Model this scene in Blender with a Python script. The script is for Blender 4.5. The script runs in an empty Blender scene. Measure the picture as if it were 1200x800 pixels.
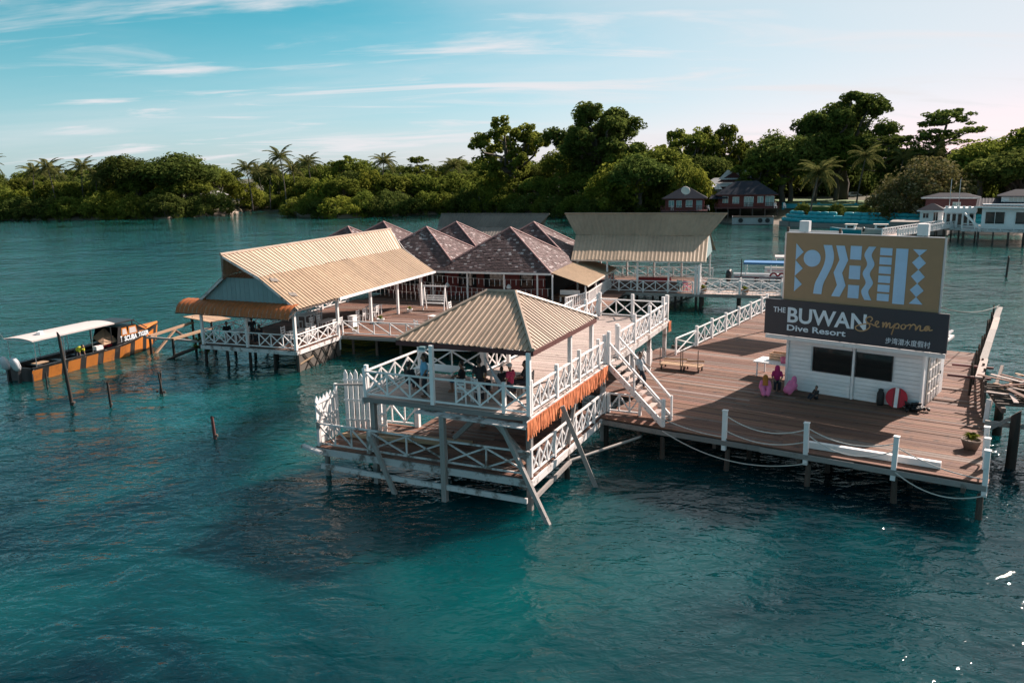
import bpy, bmesh, math, random
import numpy as np
from mathutils import Matrix, Vector

S = bpy.context.scene
COL = S.collection
R = math.radians
random.seed(7)
rng = np.random.default_rng(7)

# ------------------------------------------------------------------ camera
CAM_H = 12.2
PITCH = math.atan(200 / 950)
ROLL = R(1.0)
cam_data = bpy.data.cameras.new('camera')
cam_data.sensor_width = 36
cam_data.lens = 28.5
cam_data.clip_start = 0.5
cam_data.clip_end = 9000
cam = bpy.data.objects.new('camera', cam_data)
COL.objects.link(cam)
_u0 = Vector((0, math.sin(PITCH), math.cos(PITCH)))
_f = Vector((0, math.cos(PITCH), -math.sin(PITCH)))
_r0 = Vector((1, 0, 0))
_r = _r0 * math.cos(ROLL) - _u0 * math.sin(ROLL)
_u = _r0 * math.sin(ROLL) + _u0 * math.cos(ROLL)
cam.matrix_world = Matrix(((_r.x, _u.x, -_f.x, 0), (_r.y, _u.y, -_f.y, 0), (_r.z, _u.z, -_f.z, CAM_H), (0, 0, 0, 1)))
S.camera = cam

# ------------------------------------------------------------------ sky and sun
SUN_EL = R(34)
SUN_AZ = math.atan2(.62, .785)            # angle from +X, the sun stands behind the scene on the right
sun_vec = Vector((math.cos(SUN_EL) * math.cos(SUN_AZ), math.cos(SUN_EL) * math.sin(SUN_AZ), math.sin(SUN_EL)))
wd = bpy.data.worlds.new('World')
S.world = wd
wd.use_nodes = True
nt = wd.node_tree
nt.nodes.clear()
def N(t, typ, **kw):
    n = t.nodes.new(typ)
    for k, v in kw.items():
        setattr(n, k, v)
    return n
def setin(n, **kw):
    for k, v in kw.items():
        n.inputs[k.replace('_', ' ')].default_value = v
out = N(nt, 'ShaderNodeOutputWorld')
bg = N(nt, 'ShaderNodeBackground')
bg.inputs['Strength'].default_value = 0.072
sky = N(nt, 'ShaderNodeTexSky', sky_type='NISHITA')
sky.sun_disc = False
sky.sun_elevation = SUN_EL
sky.sun_rotation = math.pi / 2 - SUN_AZ
sky.altitude = 0
sky.air_density = 1.0
sky.dust_density = 0.4
sky.ozone_density = 1.0
# a teal-leaning sky: less red where the sky is deep, blue kept close to green
sr = N(nt, 'ShaderNodeSeparateColor'); nt.links.new(sky.outputs[0], sr.inputs[0])
def wmath(op, a, b):
    m_ = N(nt, 'ShaderNodeMath', operation=op)
    for i_, v_ in enumerate((a, b)):
        if isinstance(v_, (int, float)): m_.inputs[i_].default_value = v_
        else: nt.links.new(v_, m_.inputs[i_])
    return m_.outputs[0]
red = wmath('MULTIPLY', wmath('POWER', wmath('MULTIPLY', sr.outputs[0], .1), 2.3), 6.6)
grn = wmath('MULTIPLY', sr.outputs[1], .56)
blu = wmath('ADD', wmath('MULTIPLY', sr.outputs[1], .37), wmath('MULTIPLY', sr.outputs[2], .28))
tint = N(nt, 'ShaderNodeCombineColor')
for i_, v_ in enumerate((red, grn, blu)): nt.links.new(v_, tint.inputs[i_])
# cirrus: a thin sheet of ice cloud high above, streaked along one direction
tc = N(nt, 'ShaderNodeTexCoord')
sep = N(nt, 'ShaderNodeSeparateXYZ')
nt.links.new(tc.outputs['Generated'], sep.inputs[0])
zc = N(nt, 'ShaderNodeMath', operation='MAXIMUM'); zc.inputs[1].default_value = 0.0
nt.links.new(sep.outputs['Z'], zc.inputs[0])
za = N(nt, 'ShaderNodeMath', operation='ADD'); za.inputs[1].default_value = 0.12
nt.links.new(zc.outputs[0], za.inputs[0])
dx = N(nt, 'ShaderNodeMath', operation='DIVIDE'); dy = N(nt, 'ShaderNodeMath', operation='DIVIDE')
nt.links.new(sep.outputs['X'], dx.inputs[0]); nt.links.new(za.outputs[0], dx.inputs[1])
nt.links.new(sep.outputs['Y'], dy.inputs[0]); nt.links.new(za.outputs[0], dy.inputs[1])
cb = N(nt, 'ShaderNodeCombineXYZ')
nt.links.new(dx.outputs[0], cb.inputs[0]); nt.links.new(dy.outputs[0], cb.inputs[1])
def cloud(scale, rot, stretch, lo, hi, detail, off, dist=0.6):
    mp = N(nt, 'ShaderNodeMapping')
    mp.inputs['Rotation'].default_value = (0, 0, R(rot))
    mp.inputs['Scale'].default_value = (scale, scale * stretch, 1)
    mp.inputs['Location'].default_value = off
    nt.links.new(cb.outputs[0], mp.inputs['Vector'])
    no = N(nt, 'ShaderNodeTexNoise')
    no.inputs['Scale'].default_value = 1; no.inputs['Detail'].default_value = detail
    no.inputs['Roughness'].default_value = 0.58; no.inputs['Distortion'].default_value = dist
    nt.links.new(mp.outputs[0], no.inputs['Vector'])
    mr = N(nt, 'ShaderNodeMapRange', interpolation_type='SMOOTHSTEP')
    setin(mr, From_Min=lo, From_Max=hi, To_Min=0.0, To_Max=1.0)
    nt.links.new(no.outputs[0], mr.inputs['Value'])
    return mr.outputs[0]
c1 = cloud(0.20, -14, 2.8, 0.42, 0.86, 7, (3.1, 1.7, 0))
c2 = cloud(0.55, -10, 3.0, 0.475, 0.70, 7, (5.1, 2.2, 0), 0.8)
m1 = N(nt, 'ShaderNodeMath', operation='MULTIPLY'); m1.inputs[1].default_value = 0.5
m2 = N(nt, 'ShaderNodeMath', operation='MULTIPLY'); m2.inputs[1].default_value = 0.95
nt.links.new(c1, m1.inputs[0]); nt.links.new(c2, m2.inputs[0])
mx = N(nt, 'ShaderNodeMath', operation='MAXIMUM')
nt.links.new(m1.outputs[0], mx.inputs[0]); nt.links.new(m2.outputs[0], mx.inputs[1])
cm = N(nt, 'ShaderNodeMix', data_type='RGBA')
# thin ice cloud scatters light forwards: it whitens the sky towards the sun
sdv = N(nt, 'ShaderNodeVectorMath', operation='DOT_PRODUCT'); sdv.inputs[1].default_value = sun_vec
nt.links.new(tc.outputs['Generated'], sdv.inputs[0])
aur = N(nt, 'ShaderNodeMapRange', interpolation_type='SMOOTHSTEP'); setin(aur, From_Min=.45, From_Max=.93, To_Min=0.0, To_Max=.84)
nt.links.new(sdv.outputs['Value'], aur.inputs['Value'])
low = N(nt, 'ShaderNodeMapRange', interpolation_type='SMOOTHSTEP'); setin(low, From_Min=.22, From_Max=-.02, To_Min=0.0, To_Max=.30)
nt.links.new(sep.outputs['Z'], low.inputs['Value'])
def scr(a, b): return wmath('SUBTRACT', 1.0, wmath('MULTIPLY', wmath('SUBTRACT', 1.0, a), wmath('SUBTRACT', 1.0, b)))
nt.links.new(scr(scr(mx.outputs[0], aur.outputs[0]), low.outputs[0]), cm.inputs['Factor'])
nt.links.new(tint.outputs[0], cm.inputs['A'])
cm.inputs['B'].default_value = (4.75, 4.68, 4.85, 1)
nt.links.new(cm.outputs['Result'], bg.inputs['Color'])
nt.links.new(bg.outputs[0], out.inputs['Surface'])

sun_data = bpy.data.lights.new('sun', 'SUN')
sun_data.energy = 4.2
sun_data.angle = R(0.55)
sun_data.color = (1.0, 0.84, 0.735)
sun = bpy.data.objects.new('sun', sun_data)
COL.objects.link(sun)
sun.rotation_euler = sun_vec.to_track_quat('Z', 'Y').to_euler()

S.view_settings.view_transform = 'Standard'
S.view_settings.look = 'None'
S.view_settings.exposure = 1.3
S.view_settings.gamma = 1.0
S.view_settings.use_curve_mapping = False

# ------------------------------------------------------------------ materials
MATS = {}
def new_mat(name):
    m = bpy.data.materials.new(name)
    m.use_nodes = True
    t = m.node_tree
    b = t.nodes['Principled BSDF']
    MATS[name] = m
    return m, t, b
def ramp(t, fac, stops):
    r = N(t, 'ShaderNodeValToRGB')
    el = r.color_ramp.elements
    el[0].position, el[0].color = stops[0][0], (*stops[0][1], 1)
    el[1].position, el[1].color = stops[-1][0], (*stops[-1][1], 1)
    for p, c in stops[1:-1]:
        e = el.new(p); e.color = (*c, 1)
    t.links.new(fac, r.inputs[0])
    return r.outputs[0]
def noise(t, vec, scale, detail=4, rough=.6, mscale=None, dist=0):
    if mscale:
        mp = N(t, 'ShaderNodeMapping'); mp.inputs['Scale'].default_value = mscale
        t.links.new(vec, mp.inputs[0]); vec = mp.outputs[0]
    n = N(t, 'ShaderNodeTexNoise')
    setin(n, Scale=scale, Detail=detail, Roughness=rough, Distortion=dist)
    t.links.new(vec, n.inputs['Vector'])
    return n.outputs[0]
def mixc(t, fac, a, b, blend='MIX'):
    m = N(t, 'ShaderNodeMix', data_type='RGBA', blend_type=blend)
    for k, v in (('Factor', fac), ('A', a), ('B', b)):
        if isinstance(v, (int, float)):
            m.inputs[k].default_value = v
        elif isinstance(v, tuple):
            m.inputs[k].default_value = (*v, 1)
        else:
            t.links.new(v, m.inputs[k])
    return m.outputs['Result']
def bump(t, b, h, strength, dist=.02):
    n = N(t, 'ShaderNodeBump'); setin(n, Strength=strength, Distance=dist)
    t.links.new(h, n.inputs['Height']); t.links.new(n.outputs[0], b.inputs['Normal'])
def rnd_hsv(t, col, amount, hue=0.0):
    """brighten or darken each object a little, by its own random number"""
    oi = N(t, 'ShaderNodeObjectInfo')
    mr = N(t, 'ShaderNodeMapRange'); setin(mr, To_Min=1 - amount, To_Max=1 + amount)
    t.links.new(oi.outputs['Random'], mr.inputs['Value'])
    h = N(t, 'ShaderNodeHueSaturation')
    t.links.new(mr.outputs[0], h.inputs['Value']); t.links.new(col, h.inputs['Color'])
    if hue:
        mh = N(t, 'ShaderNodeMapRange'); setin(mh, To_Min=.5 - hue, To_Max=.5 + hue)
        wn = N(t, 'ShaderNodeMath', operation='FRACT'); w2 = N(t, 'ShaderNodeMath', operation='MULTIPLY'); w2.inputs[1].default_value = 17.3
        t.links.new(oi.outputs['Random'], w2.inputs[0]); t.links.new(w2.outputs[0], wn.inputs[0])
        t.links.new(wn.outputs[0], mh.inputs['Value']); t.links.new(mh.outputs[0], h.inputs['Hue'])
    return h.outputs[0]
def plain(name, col, rough=.6, var=.12, metal=0, scale=3, rnd=.06, bmp=0):
    """even paint or plastic with faint mottling"""
    m, t, b = new_mat(name)
    g = N(t, 'ShaderNodeNewGeometry')
    n = noise(t, g.outputs['Position'], scale, 5)
    c = ramp(t, n, [(.3, tuple(x * (1 - var) for x in col)), (.7, tuple(min(1, x * (1 + var)) for x in col))])
    t.links.new(rnd_hsv(t, c, rnd), b.inputs['Base Color'])
    setin(b, Roughness=rough, Metallic=metal)
    if bmp:
        bump(t, b, n, bmp)
    return m
def wood(name, cols, rough=.8, rnd=.22, grain=1.0, wear=None, wear_lo=.55, bmp=.4, hue=.008, spec=.3):
    """sawn timber: grain runs along each piece's own long (local X) axis; wear is worn or peeling colour"""
    m, t, b = new_mat(name)
    tcn = N(t, 'ShaderNodeTexCoord')
    oi = N(t, 'ShaderNodeObjectInfo')
    av = N(t, 'ShaderNodeVectorMath', operation='ADD')
    ml = N(t, 'ShaderNodeVectorMath', operation='SCALE'); ml.inputs['Scale'].default_value = 37.0
    cx = N(t, 'ShaderNodeCombineXYZ')
    for i in range(3):
        t.links.new(oi.outputs['Random'], cx.inputs[i])
    t.links.new(cx.outputs[0], ml.inputs[0]); t.links.new(ml.outputs[0], av.inputs[1])
    t.links.new(tcn.outputs['Object'], av.inputs[0])
    n = noise(t, av.outputs[0], 4, 6, .65, (2.2, 9 * grain, 9 * grain))
    c = ramp(t, n, [(.28, cols[0]), (.52, cols[1]), (.75, cols[2])])
    g = N(t, 'ShaderNodeNewGeometry')
    if wear:
        nw = noise(t, g.outputs['Position'], 1.7, 7, .68)
        f = ramp(t, nw, [(wear_lo, (0, 0, 0)), (wear_lo + .1, (1, 1, 1))])
        c = mixc(t, f, c, wear)
    t.links.new(rnd_hsv(t, c, rnd, hue), b.inputs['Base Color'])
    setin(b, Roughness=rough)
    b.inputs['Specular IOR Level'].default_value = spec
    bump(t, b, n, bmp)
    return m
# decks
wood('deck_wood', [(.092, .044, .030), (.172, .088, .062), (.255, .142, .105)], wear=(.085, .055, .048), wear_lo=.57, rnd=.3)
wood('deck_wood_grey', [(.11, .08, .068), (.185, .138, .12), (.27, .21, .19)], wear=(.10, .07, .06), wear_lo=.6, rnd=.3)
wood('deck_wood_dark', [(.06, .034, .028), (.11, .062, .05), (.17, .105, .085)], rnd=.25)
wood('pale_deck_wood', [(.30, .235, .205), (.43, .345, .31), (.54, .46, .42)], wear=(.24, .18, .16), wear_lo=.60, rnd=.14)
wood('old_wood', [(.05, .037, .031), (.10, .075, .063), (.17, .135, .115)], rnd=.3, wear=(.22, .19, .17), wear_lo=.64)
wood('wet_wood', [(.018, .015, .013), (.035, .028, .024), (.06, .05, .042)], rnd=.3, rough=.6)
wood('bare_wood', [(.30, .19, .12), (.44, .29, .19), (.56, .41, .29)], rnd=.25)
wood('grey_wood', [(.17, .15, .14), (.29, .265, .25), (.42, .39, .37)], rnd=.2, wear=(.10, .08, .07), wear_lo=.6)
wood('white_paint', [(.70, .665, .655), (.82, .79, .78), (.87, .85, .84)], rough=.55, rnd=.09, grain=.7, wear=(.40, .345, .31), wear_lo=.61, bmp=.15, hue=0)
wood('worn_white', [(.45, .42, .41), (.64, .61, .60), (.76, .73, .72)], rough=.65, rnd=.16, wear=(.20, .165, .145), wear_lo=.515, bmp=.3, hue=0)
wood('red_wall', [(.10, .02, .02), (.15, .03, .027), (.20, .045, .04)], rough=.6, rnd=.1)
wood('maroon', [(.085, .03, .03), (.12, .045, .042), (.16, .06, .055)], rough=.6, rnd=.1)
def mulf(t, a, k):
    mr = N(t, 'ShaderNodeMapRange', interpolation_type='SMOOTHSTEP'); setin(mr, From_Min=.45, From_Max=.8, To_Max=k)
    t.links.new(a, mr.inputs['Value']); return mr.outputs[0]
def roof_metal(name, col, rust=None, rough=.42, lo=.6):
    m, t, b = new_mat(name)
    g = N(t, 'ShaderNodeNewGeometry')
    n = noise(t, g.outputs['Position'], .55, 8, .62)
    n2 = noise(t, g.outputs['Position'], 6, 4, .6)
    c = ramp(t, n, [(.3, tuple(x * .84 for x in col)), (.55, col), (.75, tuple(min(1, x * 1.1) for x in col))])
    c = mixc(t, .25, c, ramp(t, n2, [(.3, tuple(x * .75 for x in col)), (.7, tuple(min(1, x * 1.15) for x in col))]))
    st_n = noise(t, g.outputs['Position'], 2.6, 5, .6, (1, 1, .12))            # dirt washed down the sheets
    c = mixc(t, mulf(t, st_n, .55), c, tuple(x * .55 for x in col))
    if rust:
        f = ramp(t, noise(t, g.outputs['Position'], 1.3, 8, .7), [(lo, (0, 0, 0)), (lo + .14, (.8, .8, .8))])
        c = mixc(t, f, c, rust)
    t.links.new(rnd_hsv(t, c, .085), b.inputs['Base Color'])
    setin(b, Roughness=rough)
    b.inputs['Specular IOR Level'].default_value = .04 if name == 'slate_roof' else .3
    return m
roof_metal('tan_roof', (.41, .285, .185), (.25, .155, .10), lo=.60)
roof_metal('tan_roof_pale', (.37, .265, .19), (.24, .155, .115), lo=.58)
roof_metal('tan_roof_faded', (.42, .32, .25), (.22, .14, .11), lo=.57)
roof_metal('grey_tan_roof', (.34, .255, .18), (.21, .16, .13), lo=.62)
roof_metal('dull_roof', (.17, .145, .125), (.12, .10, .09), lo=.6)
roof_metal('slate_roof', (.030, .034, .046), (.05, .045, .045), rough=.7)
roof_metal('tin_roof', (.42, .42, .43), (.25, .16, .12), rough=.35)
roof_metal('orange_awning', (.43, .125, .038), (.27, .085, .035), rough=.5, lo=.66)
def flat(name, col, rough=.5, **kw):
    return plain(name, col, rough, .05, **kw)
flat('sign_navy', (.020, .024, .034), .45)
flat('board_gold', (.345, .215, .115), .5)
flat('logo_blue', (.40, .59, .80), .5)
flat('letter_white', (.72, .78, .84), .5)
flat('letter_gold', (.50, .30, .14), .5)
flat('wall_white', (.82, .81, .81), .55)
flat('gable_teal', (.20, .30, .31), .6)
flat('cream', (.62, .56, .50), .6)
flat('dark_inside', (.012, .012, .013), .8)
flat('rope', (.62, .58, .54), .8)
flat('white_plastic', (.80, .79, .79), .4)
roof_metal('boat_orange', (.55, .185, .035), (.22, .09, .05), rough=.4, lo=.55)
flat('boat_black', (.022, .021, .023), .4)
flat('canvas_white', (.50, .45, .44), .85)
flat('canvas_blue', (.03, .17, .38), .6)
flat('engine_grey', (.55, .57, .60), .35)
flat('rubber_black', (.015, .015, .016), .6)
flat('steel', (.45, .45, .46), .3, metal=.8)
flat('signal_red', (.45, .012, .03), .6)
flat('red_cloth', (.42, .03, .035), .7)
flat('teal_paint', (.012, .30, .36), .6)
flat('tank_white', (.70, .69, .68), .4)
flat('pink', (.62, .16, .28), .6)
flat('yellow', (.62, .60, .04), .6)
flat('turf_green', (.07, .13, .03), .9)
flat('clay', (.16, .11, .085), .8)
flat('skirt_net', (.105, .09, .078), .9)
flat('stone_grey', (.24, .215, .20), .9)
flat('skin', (.27, .145, .095), .55, rnd=.25)
flat('hair', (.012, .010, .009), .5)
for nm, cl in dict(shirt_blue=(.16, .42, .62), shirt_black=(.018, .018, .022), shirt_yellow=(.62, .40, .05), shirt_red=(.40, .03, .08), shirt_grey=(.42, .42, .44),
                   trousers_dark=(.02, .024, .035), denim=(.05, .09, .17), magenta=(.42, .02, .13), orange_scarf=(.38, .15, .025), pink_dress=(.68, .17, .34), hat_grey=(.38, .38, .38)).items():
    flat(nm, cl, .85)
m, t, b = new_mat('window_glass')
setin(b, Roughness=.06, Base_Color=(.012, .016, .016, 1))
b.inputs['Specular IOR Level'].default_value = .6
m, t, b = new_mat('pane_teal')
setin(b, Roughness=.15, Base_Color=(.17, .33, .33, 1))
# shingles: each shingle carries its own tone in a colour attribute
m, t, b = new_mat('shingle')
at_ = N(t, 'ShaderNodeAttribute', attribute_name='tone')
g = N(t, 'ShaderNodeNewGeometry')
c = ramp(t, at_.outputs['Fac'], [(0, (.066, .040, .040)), (.6, (.105, .062, .062)), (.86, (.155, .098, .098)), (.95, (.30, .25, .25)), (1, (.42, .37, .37))])
t.links.new(c, b.inputs['Base Color'])
setin(b, Roughness=.8)
m, t, b = new_mat('ridge_cap')
setin(b, Roughness=.7, Base_Color=(.36, .20, .19, 1))
# fringe of dyed strips
m, t, b = new_mat('fringe')
at_ = N(t, 'ShaderNodeAttribute', attribute_name='tone')
t.links.new(ramp(t, at_.outputs['Fac'], [(0, (.52, .14, .05)), (1, (.82, .27, .11))]), b.inputs['Base Color'])
setin(b, Roughness=.8)
def leaf(name, dark, mid, light, trans=.25, hue=.012, rnd=.2):
    m, t, b = new_mat(name)
    at_ = N(t, 'ShaderNodeAttribute', attribute_name='tone')
    c = ramp(t, at_.outputs['Fac'], [(0, dark), (.55, mid), (1, light)])
    c = rnd_hsv(t, c, rnd, hue)
    t.links.new(c, b.inputs['Base Color'])
    setin(b, Roughness=.6)
    b.inputs['Specular IOR Level'].default_value = 0
    tr = N(t, 'ShaderNodeBsdfTranslucent'); t.links.new(c, tr.inputs['Color'])
    ms = N(t, 'ShaderNodeMixShader'); ms.inputs[0].default_value = trans
    t.links.new(b.outputs[0], ms.inputs[1]); t.links.new(tr.outputs[0], ms.inputs[2])
    t.links.new(ms.outputs[0], t.nodes['Material Output'].inputs['Surface'])
leaf('leaf_green', (.068, .092, .016), (.14, .17, .03), (.24, .27, .06), trans=.5)
leaf('leaf_dark', (.048, .066, .017), (.095, .125, .03), (.16, .195, .05), trans=.44)
leaf('leaf_olive', (.07, .075, .026), (.13, .125, .045), (.30, .27, .17), trans=.35)
leaf('leaf_lime', (.095, .115, .015), (.18, .20, .03), (.28, .29, .06), trans=.48)
leaf('palm_leaf', (.07, .08, .025), (.13, .14, .045), (.22, .21, .085), trans=.35)
wood('bark', [(.06, .048, .038), (.11, .09, .075), (.19, .165, .145)], rnd=.3)
# ground of the island: soil, litter, grass, pale beach close to the water line
m, t, b = new_mat('soil')
g = N(t, 'ShaderNodeNewGeometry')
n1 = noise(t, g.outputs['Position'], .08, 6)
c = ramp(t, n1, [(.35, (.025, .03, .012)), (.5, (.045, .045, .02)), (.68, (.09, .075, .04))])
sz = N(t, 'ShaderNodeSeparateXYZ'); t.links.new(g.outputs['Position'], sz.inputs[0])
fz = N(t, 'ShaderNodeMapRange'); setin(fz, From_Min=.5, From_Max=1.1)
t.links.new(sz.outputs['Z'], fz.inputs['Value'])
c = mixc(t, fz.outputs[0], (.27, .22, .18), c)
t.links.new(c, b.inputs['Base Color']); setin(b, Roughness=.95)
# sea
m, t, b = new_mat('sea')
g = N(t, 'ShaderNodeNewGeometry')
P = g.outputs['Position']
sp = N(t, 'ShaderNodeSeparateXYZ'); t.links.new(P, sp.inputs[0])
deep = ramp(t, noise(t, P, .055, 4, .55, dist=.8), [(.36, (.0004, .008, .015)), (.5, (.0006, .036, .043)), (.64, (.001, .066, .070))])
reef = ramp(t, noise(t, P, .07, 4, .55), [(.35, (.003, .034, .032)), (.6, (.006, .062, .054))])
fy = N(t, 'ShaderNodeMapRange', interpolation_type='SMOOTHSTEP'); setin(fy, From_Min=26, From_Max=75)
t.links.new(sp.outputs['Y'], fy.inputs['Value'])
t.links.new(mixc(t, fy.outputs[0], deep, reef), b.inputs['Base Color'])
setin(b, Roughness=.055, IOR=1.333, Subsurface_Weight=1.0, Subsurface_Scale=1.0)
b.subsurface_method = 'BURLEY'
b.inputs['Subsurface Radius'].default_value = (.5, 2.6, 2.8)      # the water scatters light some way sideways
mp = N(t, 'ShaderNodeMapping'); mp.inputs['Rotation'].default_value = (0, 0, R(24)); mp.inputs['Scale'].default_value = (.62, 1.0, 1)
t.links.new(P, mp.inputs[0])
w1 = noise(t, mp.outputs[0], .55, 3, .55, dist=.5)
w2 = noise(t, mp.outputs[0], 1.9, 3, .6, dist=.4)
w3 = noise(t, mp.outputs[0], .13, 2, .5)
w4 = noise(t, mp.outputs[0], 4.6, 2, .55, dist=.3)
def mul(t, a, k):
    m_ = N(t, 'ShaderNodeMath', operation='MULTIPLY'); t.links.new(a, m_.inputs[0])
    if isinstance(k, (int, float)): m_.inputs[1].default_value = k
    else: t.links.new(k, m_.inputs[1])
    return m_.outputs[0]
def add(t, a, b_):
    m_ = N(t, 'ShaderNodeMath', operation='ADD'); t.links.new(a, m_.inputs[0]); t.links.new(b_, m_.inputs[1]); return m_.outputs[0]
calm = ramp(t, noise(t, P, .035, 3), [(.38, (.2, .2, .2)), (.62, (1.0, 1.0, 1.0))])
hgt = add(t, add(t, add(t, mul(t, w1, .66), mul(t, mul(t, w2, .36), calm)), mul(t, w3, 1.0)), mul(t, mul(t, w4, .085), calm))
bump(t, b, hgt, 1.0, .42)

# ------------------------------------------------------------------ mesh helpers
WM = {}
def link(o, M=None, parent=None):
    M = M or Matrix.Identity(4)
    COL.objects.link(o)
    if parent:
        o.parent = parent
        o.matrix_parent_inverse = WM[parent.name].inverted()
    o.matrix_basis = M
    WM[o.name] = M
    return o
def tag(o, label=None, cat=None, group=None, kind=None):
    for k, v in (('label', label), ('category', cat), ('group', group), ('kind', kind)):
        if v: o[k] = v
    return o
def thing(name, label, cat, loc=(0, 0, 0), group=None):
    return tag(link(bpy.data.objects.new(name, None), Matrix.Translation(loc)), label, cat, group)
V = Vector
def v3(p, z=None):
    return V((p[0], p[1], p[2] if z is None else z))
class MB:
    def __init__(s): s.v = []; s.f = []; s.mi = []; s.tone = []
    def add(s, vs, fs, mi=0, tone=0.5):
        o = len(s.v); s.v += [tuple(x) for x in vs]
        for f in fs:
            s.f.append([o + i for i in f]); s.mi.append(mi); s.tone.append(tone)
        return s
    def box(s, c, size, M=None, mi=0):
        x, y, z = size[0] / 2, size[1] / 2, size[2] / 2
        vs = [V((sx * x, sy * y, sz * z)) for sx in (-1, 1) for sy in (-1, 1) for sz in (-1, 1)]
        vs = [(M @ q if M else q) + V(c) for q in vs]
        return s.add(vs, [(0, 1, 3, 2), (4, 6, 7, 5), (0, 4, 5, 1), (2, 3, 7, 6), (0, 2, 6, 4), (1, 5, 7, 3)], mi)
    def beam(s, p0, p1, w, h, mi=0, up=(0, 0, 1)):
        p0, p1 = V(p0), V(p1); x = p1 - p0; L = x.length; x.normalize()
        y = V(up).cross(x)
        if y.length < 1e-4: y = V((0, 1, 0)).cross(x)
        y.normalize(); z = x.cross(y)
        M = Matrix((x, y, z)).transposed()
        return s.box((p0 + p1) / 2, (L, w, h), M, mi)
    def prism(s, poly, z0, z1, mi=0):
        n = len(poly)
        vs = [(p[0], p[1], z0) for p in poly] + [(p[0], p[1], z1) for p in poly]
        fs = [list(range(n))[::-1], list(range(n, 2 * n))] + [(i, (i + 1) % n, n + (i + 1) % n, n + i) for i in range(n)]
        return s.add(vs, fs, mi)
    def tube(s, pts, rad, n=8, mi=0, caps=True):
        pts = [V(p) for p in pts]
        rad = rad if hasattr(rad, '__len__') else [rad] * len(pts)
        rings = []
        for i, p in enumerate(pts):
            d = (pts[min(i + 1, len(pts) - 1)] - pts[max(i - 1, 0)]).normalized()
            a = d.orthogonal().normalized() if i == 0 else (a - d * a.dot(d)).normalized()
            b_ = d.cross(a)
            rings.append([p + (a * math.cos(k * 2 * math.pi / n) + b_ * math.sin(k * 2 * math.pi / n)) * rad[i] for k in range(n)])
        vs = [q for r_ in rings for q in r_]
        fs = [(i * n + k, i * n + (k + 1) % n, (i + 1) * n + (k + 1) % n, (i + 1) * n + k) for i in range(len(pts) - 1) for k in range(n)]
        if caps: fs += [tuple(range(n))[::-1], tuple(range(len(vs) - n, len(vs)))]
        return s.add(vs, fs, mi)
    def lathe(s, prof, c=(0, 0, 0), n=14, mi=0):
        vs = [(c[0] + r_ * math.cos(k * 2 * math.pi / n), c[1] + r_ * math.sin(k * 2 * math.pi / n), c[2] + z) for r_, z in prof for k in range(n)]
        fs = [(i * n + k, i * n + (k + 1) % n, (i + 1) * n + (k + 1) % n, (i + 1) * n + k) for i in range(len(prof) - 1) for k in range(n)]
        fs += [tuple(range(n))[::-1], tuple(range(len(vs) - n, len(vs)))]
        return s.add(vs, fs, mi)
    def slab(s, poly, thick, mi=0):
        """flat polygon in space given thickness downwards along its normal"""
        poly = [V(p) for p in poly]
        nrm = V((0, 0, 0))
        for i in range(len(poly)):
            nrm += (poly[i] - poly[0]).cross(poly[(i + 1) % len(poly)] - poly[0])
        nrm.normalize()
        if nrm.z < 0: nrm = -nrm
        n = len(poly)
        vs = poly + [p - nrm * thick for p in poly]
        return s.add(vs, [list(range(n)), list(range(n, 2 * n))[::-1]] + [(i, n + i, n + (i + 1) % n, (i + 1) % n) for i in range(n)], mi)
    def mesh(s, name, mats, smooth=False):
        me = bpy.data.meshes.new(name)
        me.from_pydata(s.v, [], s.f)
        for m_ in (mats if isinstance(mats, (list, tuple)) else [mats]):
            me.materials.append(MATS[m_])
        if any(s.mi): me.polygons.foreach_set('material_index', s.mi)
        a = me.attributes.new('tone', 'FLOAT', 'FACE'); a.data.foreach_set('value', s.tone)
        if smooth: me.polygons.foreach_set('use_smooth', [True] * len(s.f))
        bm = bmesh.new(); bm.from_mesh(me); bmesh.ops.recalc_face_normals(bm, faces=bm.faces); bm.to_mesh(me); bm.free()
        return me
    def build(s, name, mats, parent=None, M=None, smooth=False):
        return link(bpy.data.objects.new(name, s.mesh(name, mats, smooth)), M, parent)
UNIT = {}
def unit(kind, mat):
    if (kind, mat) not in UNIT:
        b_ = MB()
        if kind == 'box': b_.box((0, 0, 0), (1, 1, 1))
        else: b_.tube([(-.5, 0, 0), (-.17, 0, .03), (.2, .03, 0), (.5, 0, 0)], [.5, .48, .47, .43], 9)
        UNIT[kind, mat] = b_.mesh(mat + '_' + kind, mat, kind != 'box')
    return UNIT[kind, mat]
def frame(p0, p1, w, h, up=(0, 0, 1)):
    p0, p1 = V(p0), V(p1); x = p1 - p0; L = x.length; x.normalize()
    y = V(up).cross(x)
    if y.length < 1e-3: y = V((.6, .8, 0)).cross(x)
    y.normalize(); z = x.cross(y); c = (p0 + p1) / 2
    return Matrix(((x.x * L, y.x * w, z.x * h, c.x), (x.y * L, y.y * w, z.y * h, c.y), (x.z * L, y.z * w, z.z * h, c.z), (0, 0, 0, 1)))
def bar(name, p0, p1, w, h, mat, parent=None, up=(0, 0, 1)):
    """one straight piece of timber with its own object, long axis = local X"""
    return link(bpy.data.objects.new(name, unit('box', mat)), frame(p0, p1, w, h, up), parent)
def pole(name, p0, p1, d, mat, parent=None):
    return link(bpy.data.objects.new(name, unit('rod', mat)), frame(p0, p1, d, d), parent)
def post(name, xy, z0, z1, w, mat, parent=None, ax=(1, 0)):
    return bar(name, (xy[0], xy[1], z0), (xy[0], xy[1], z1), w, w, mat, parent, up=(ax[0], ax[1], 0))
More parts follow.
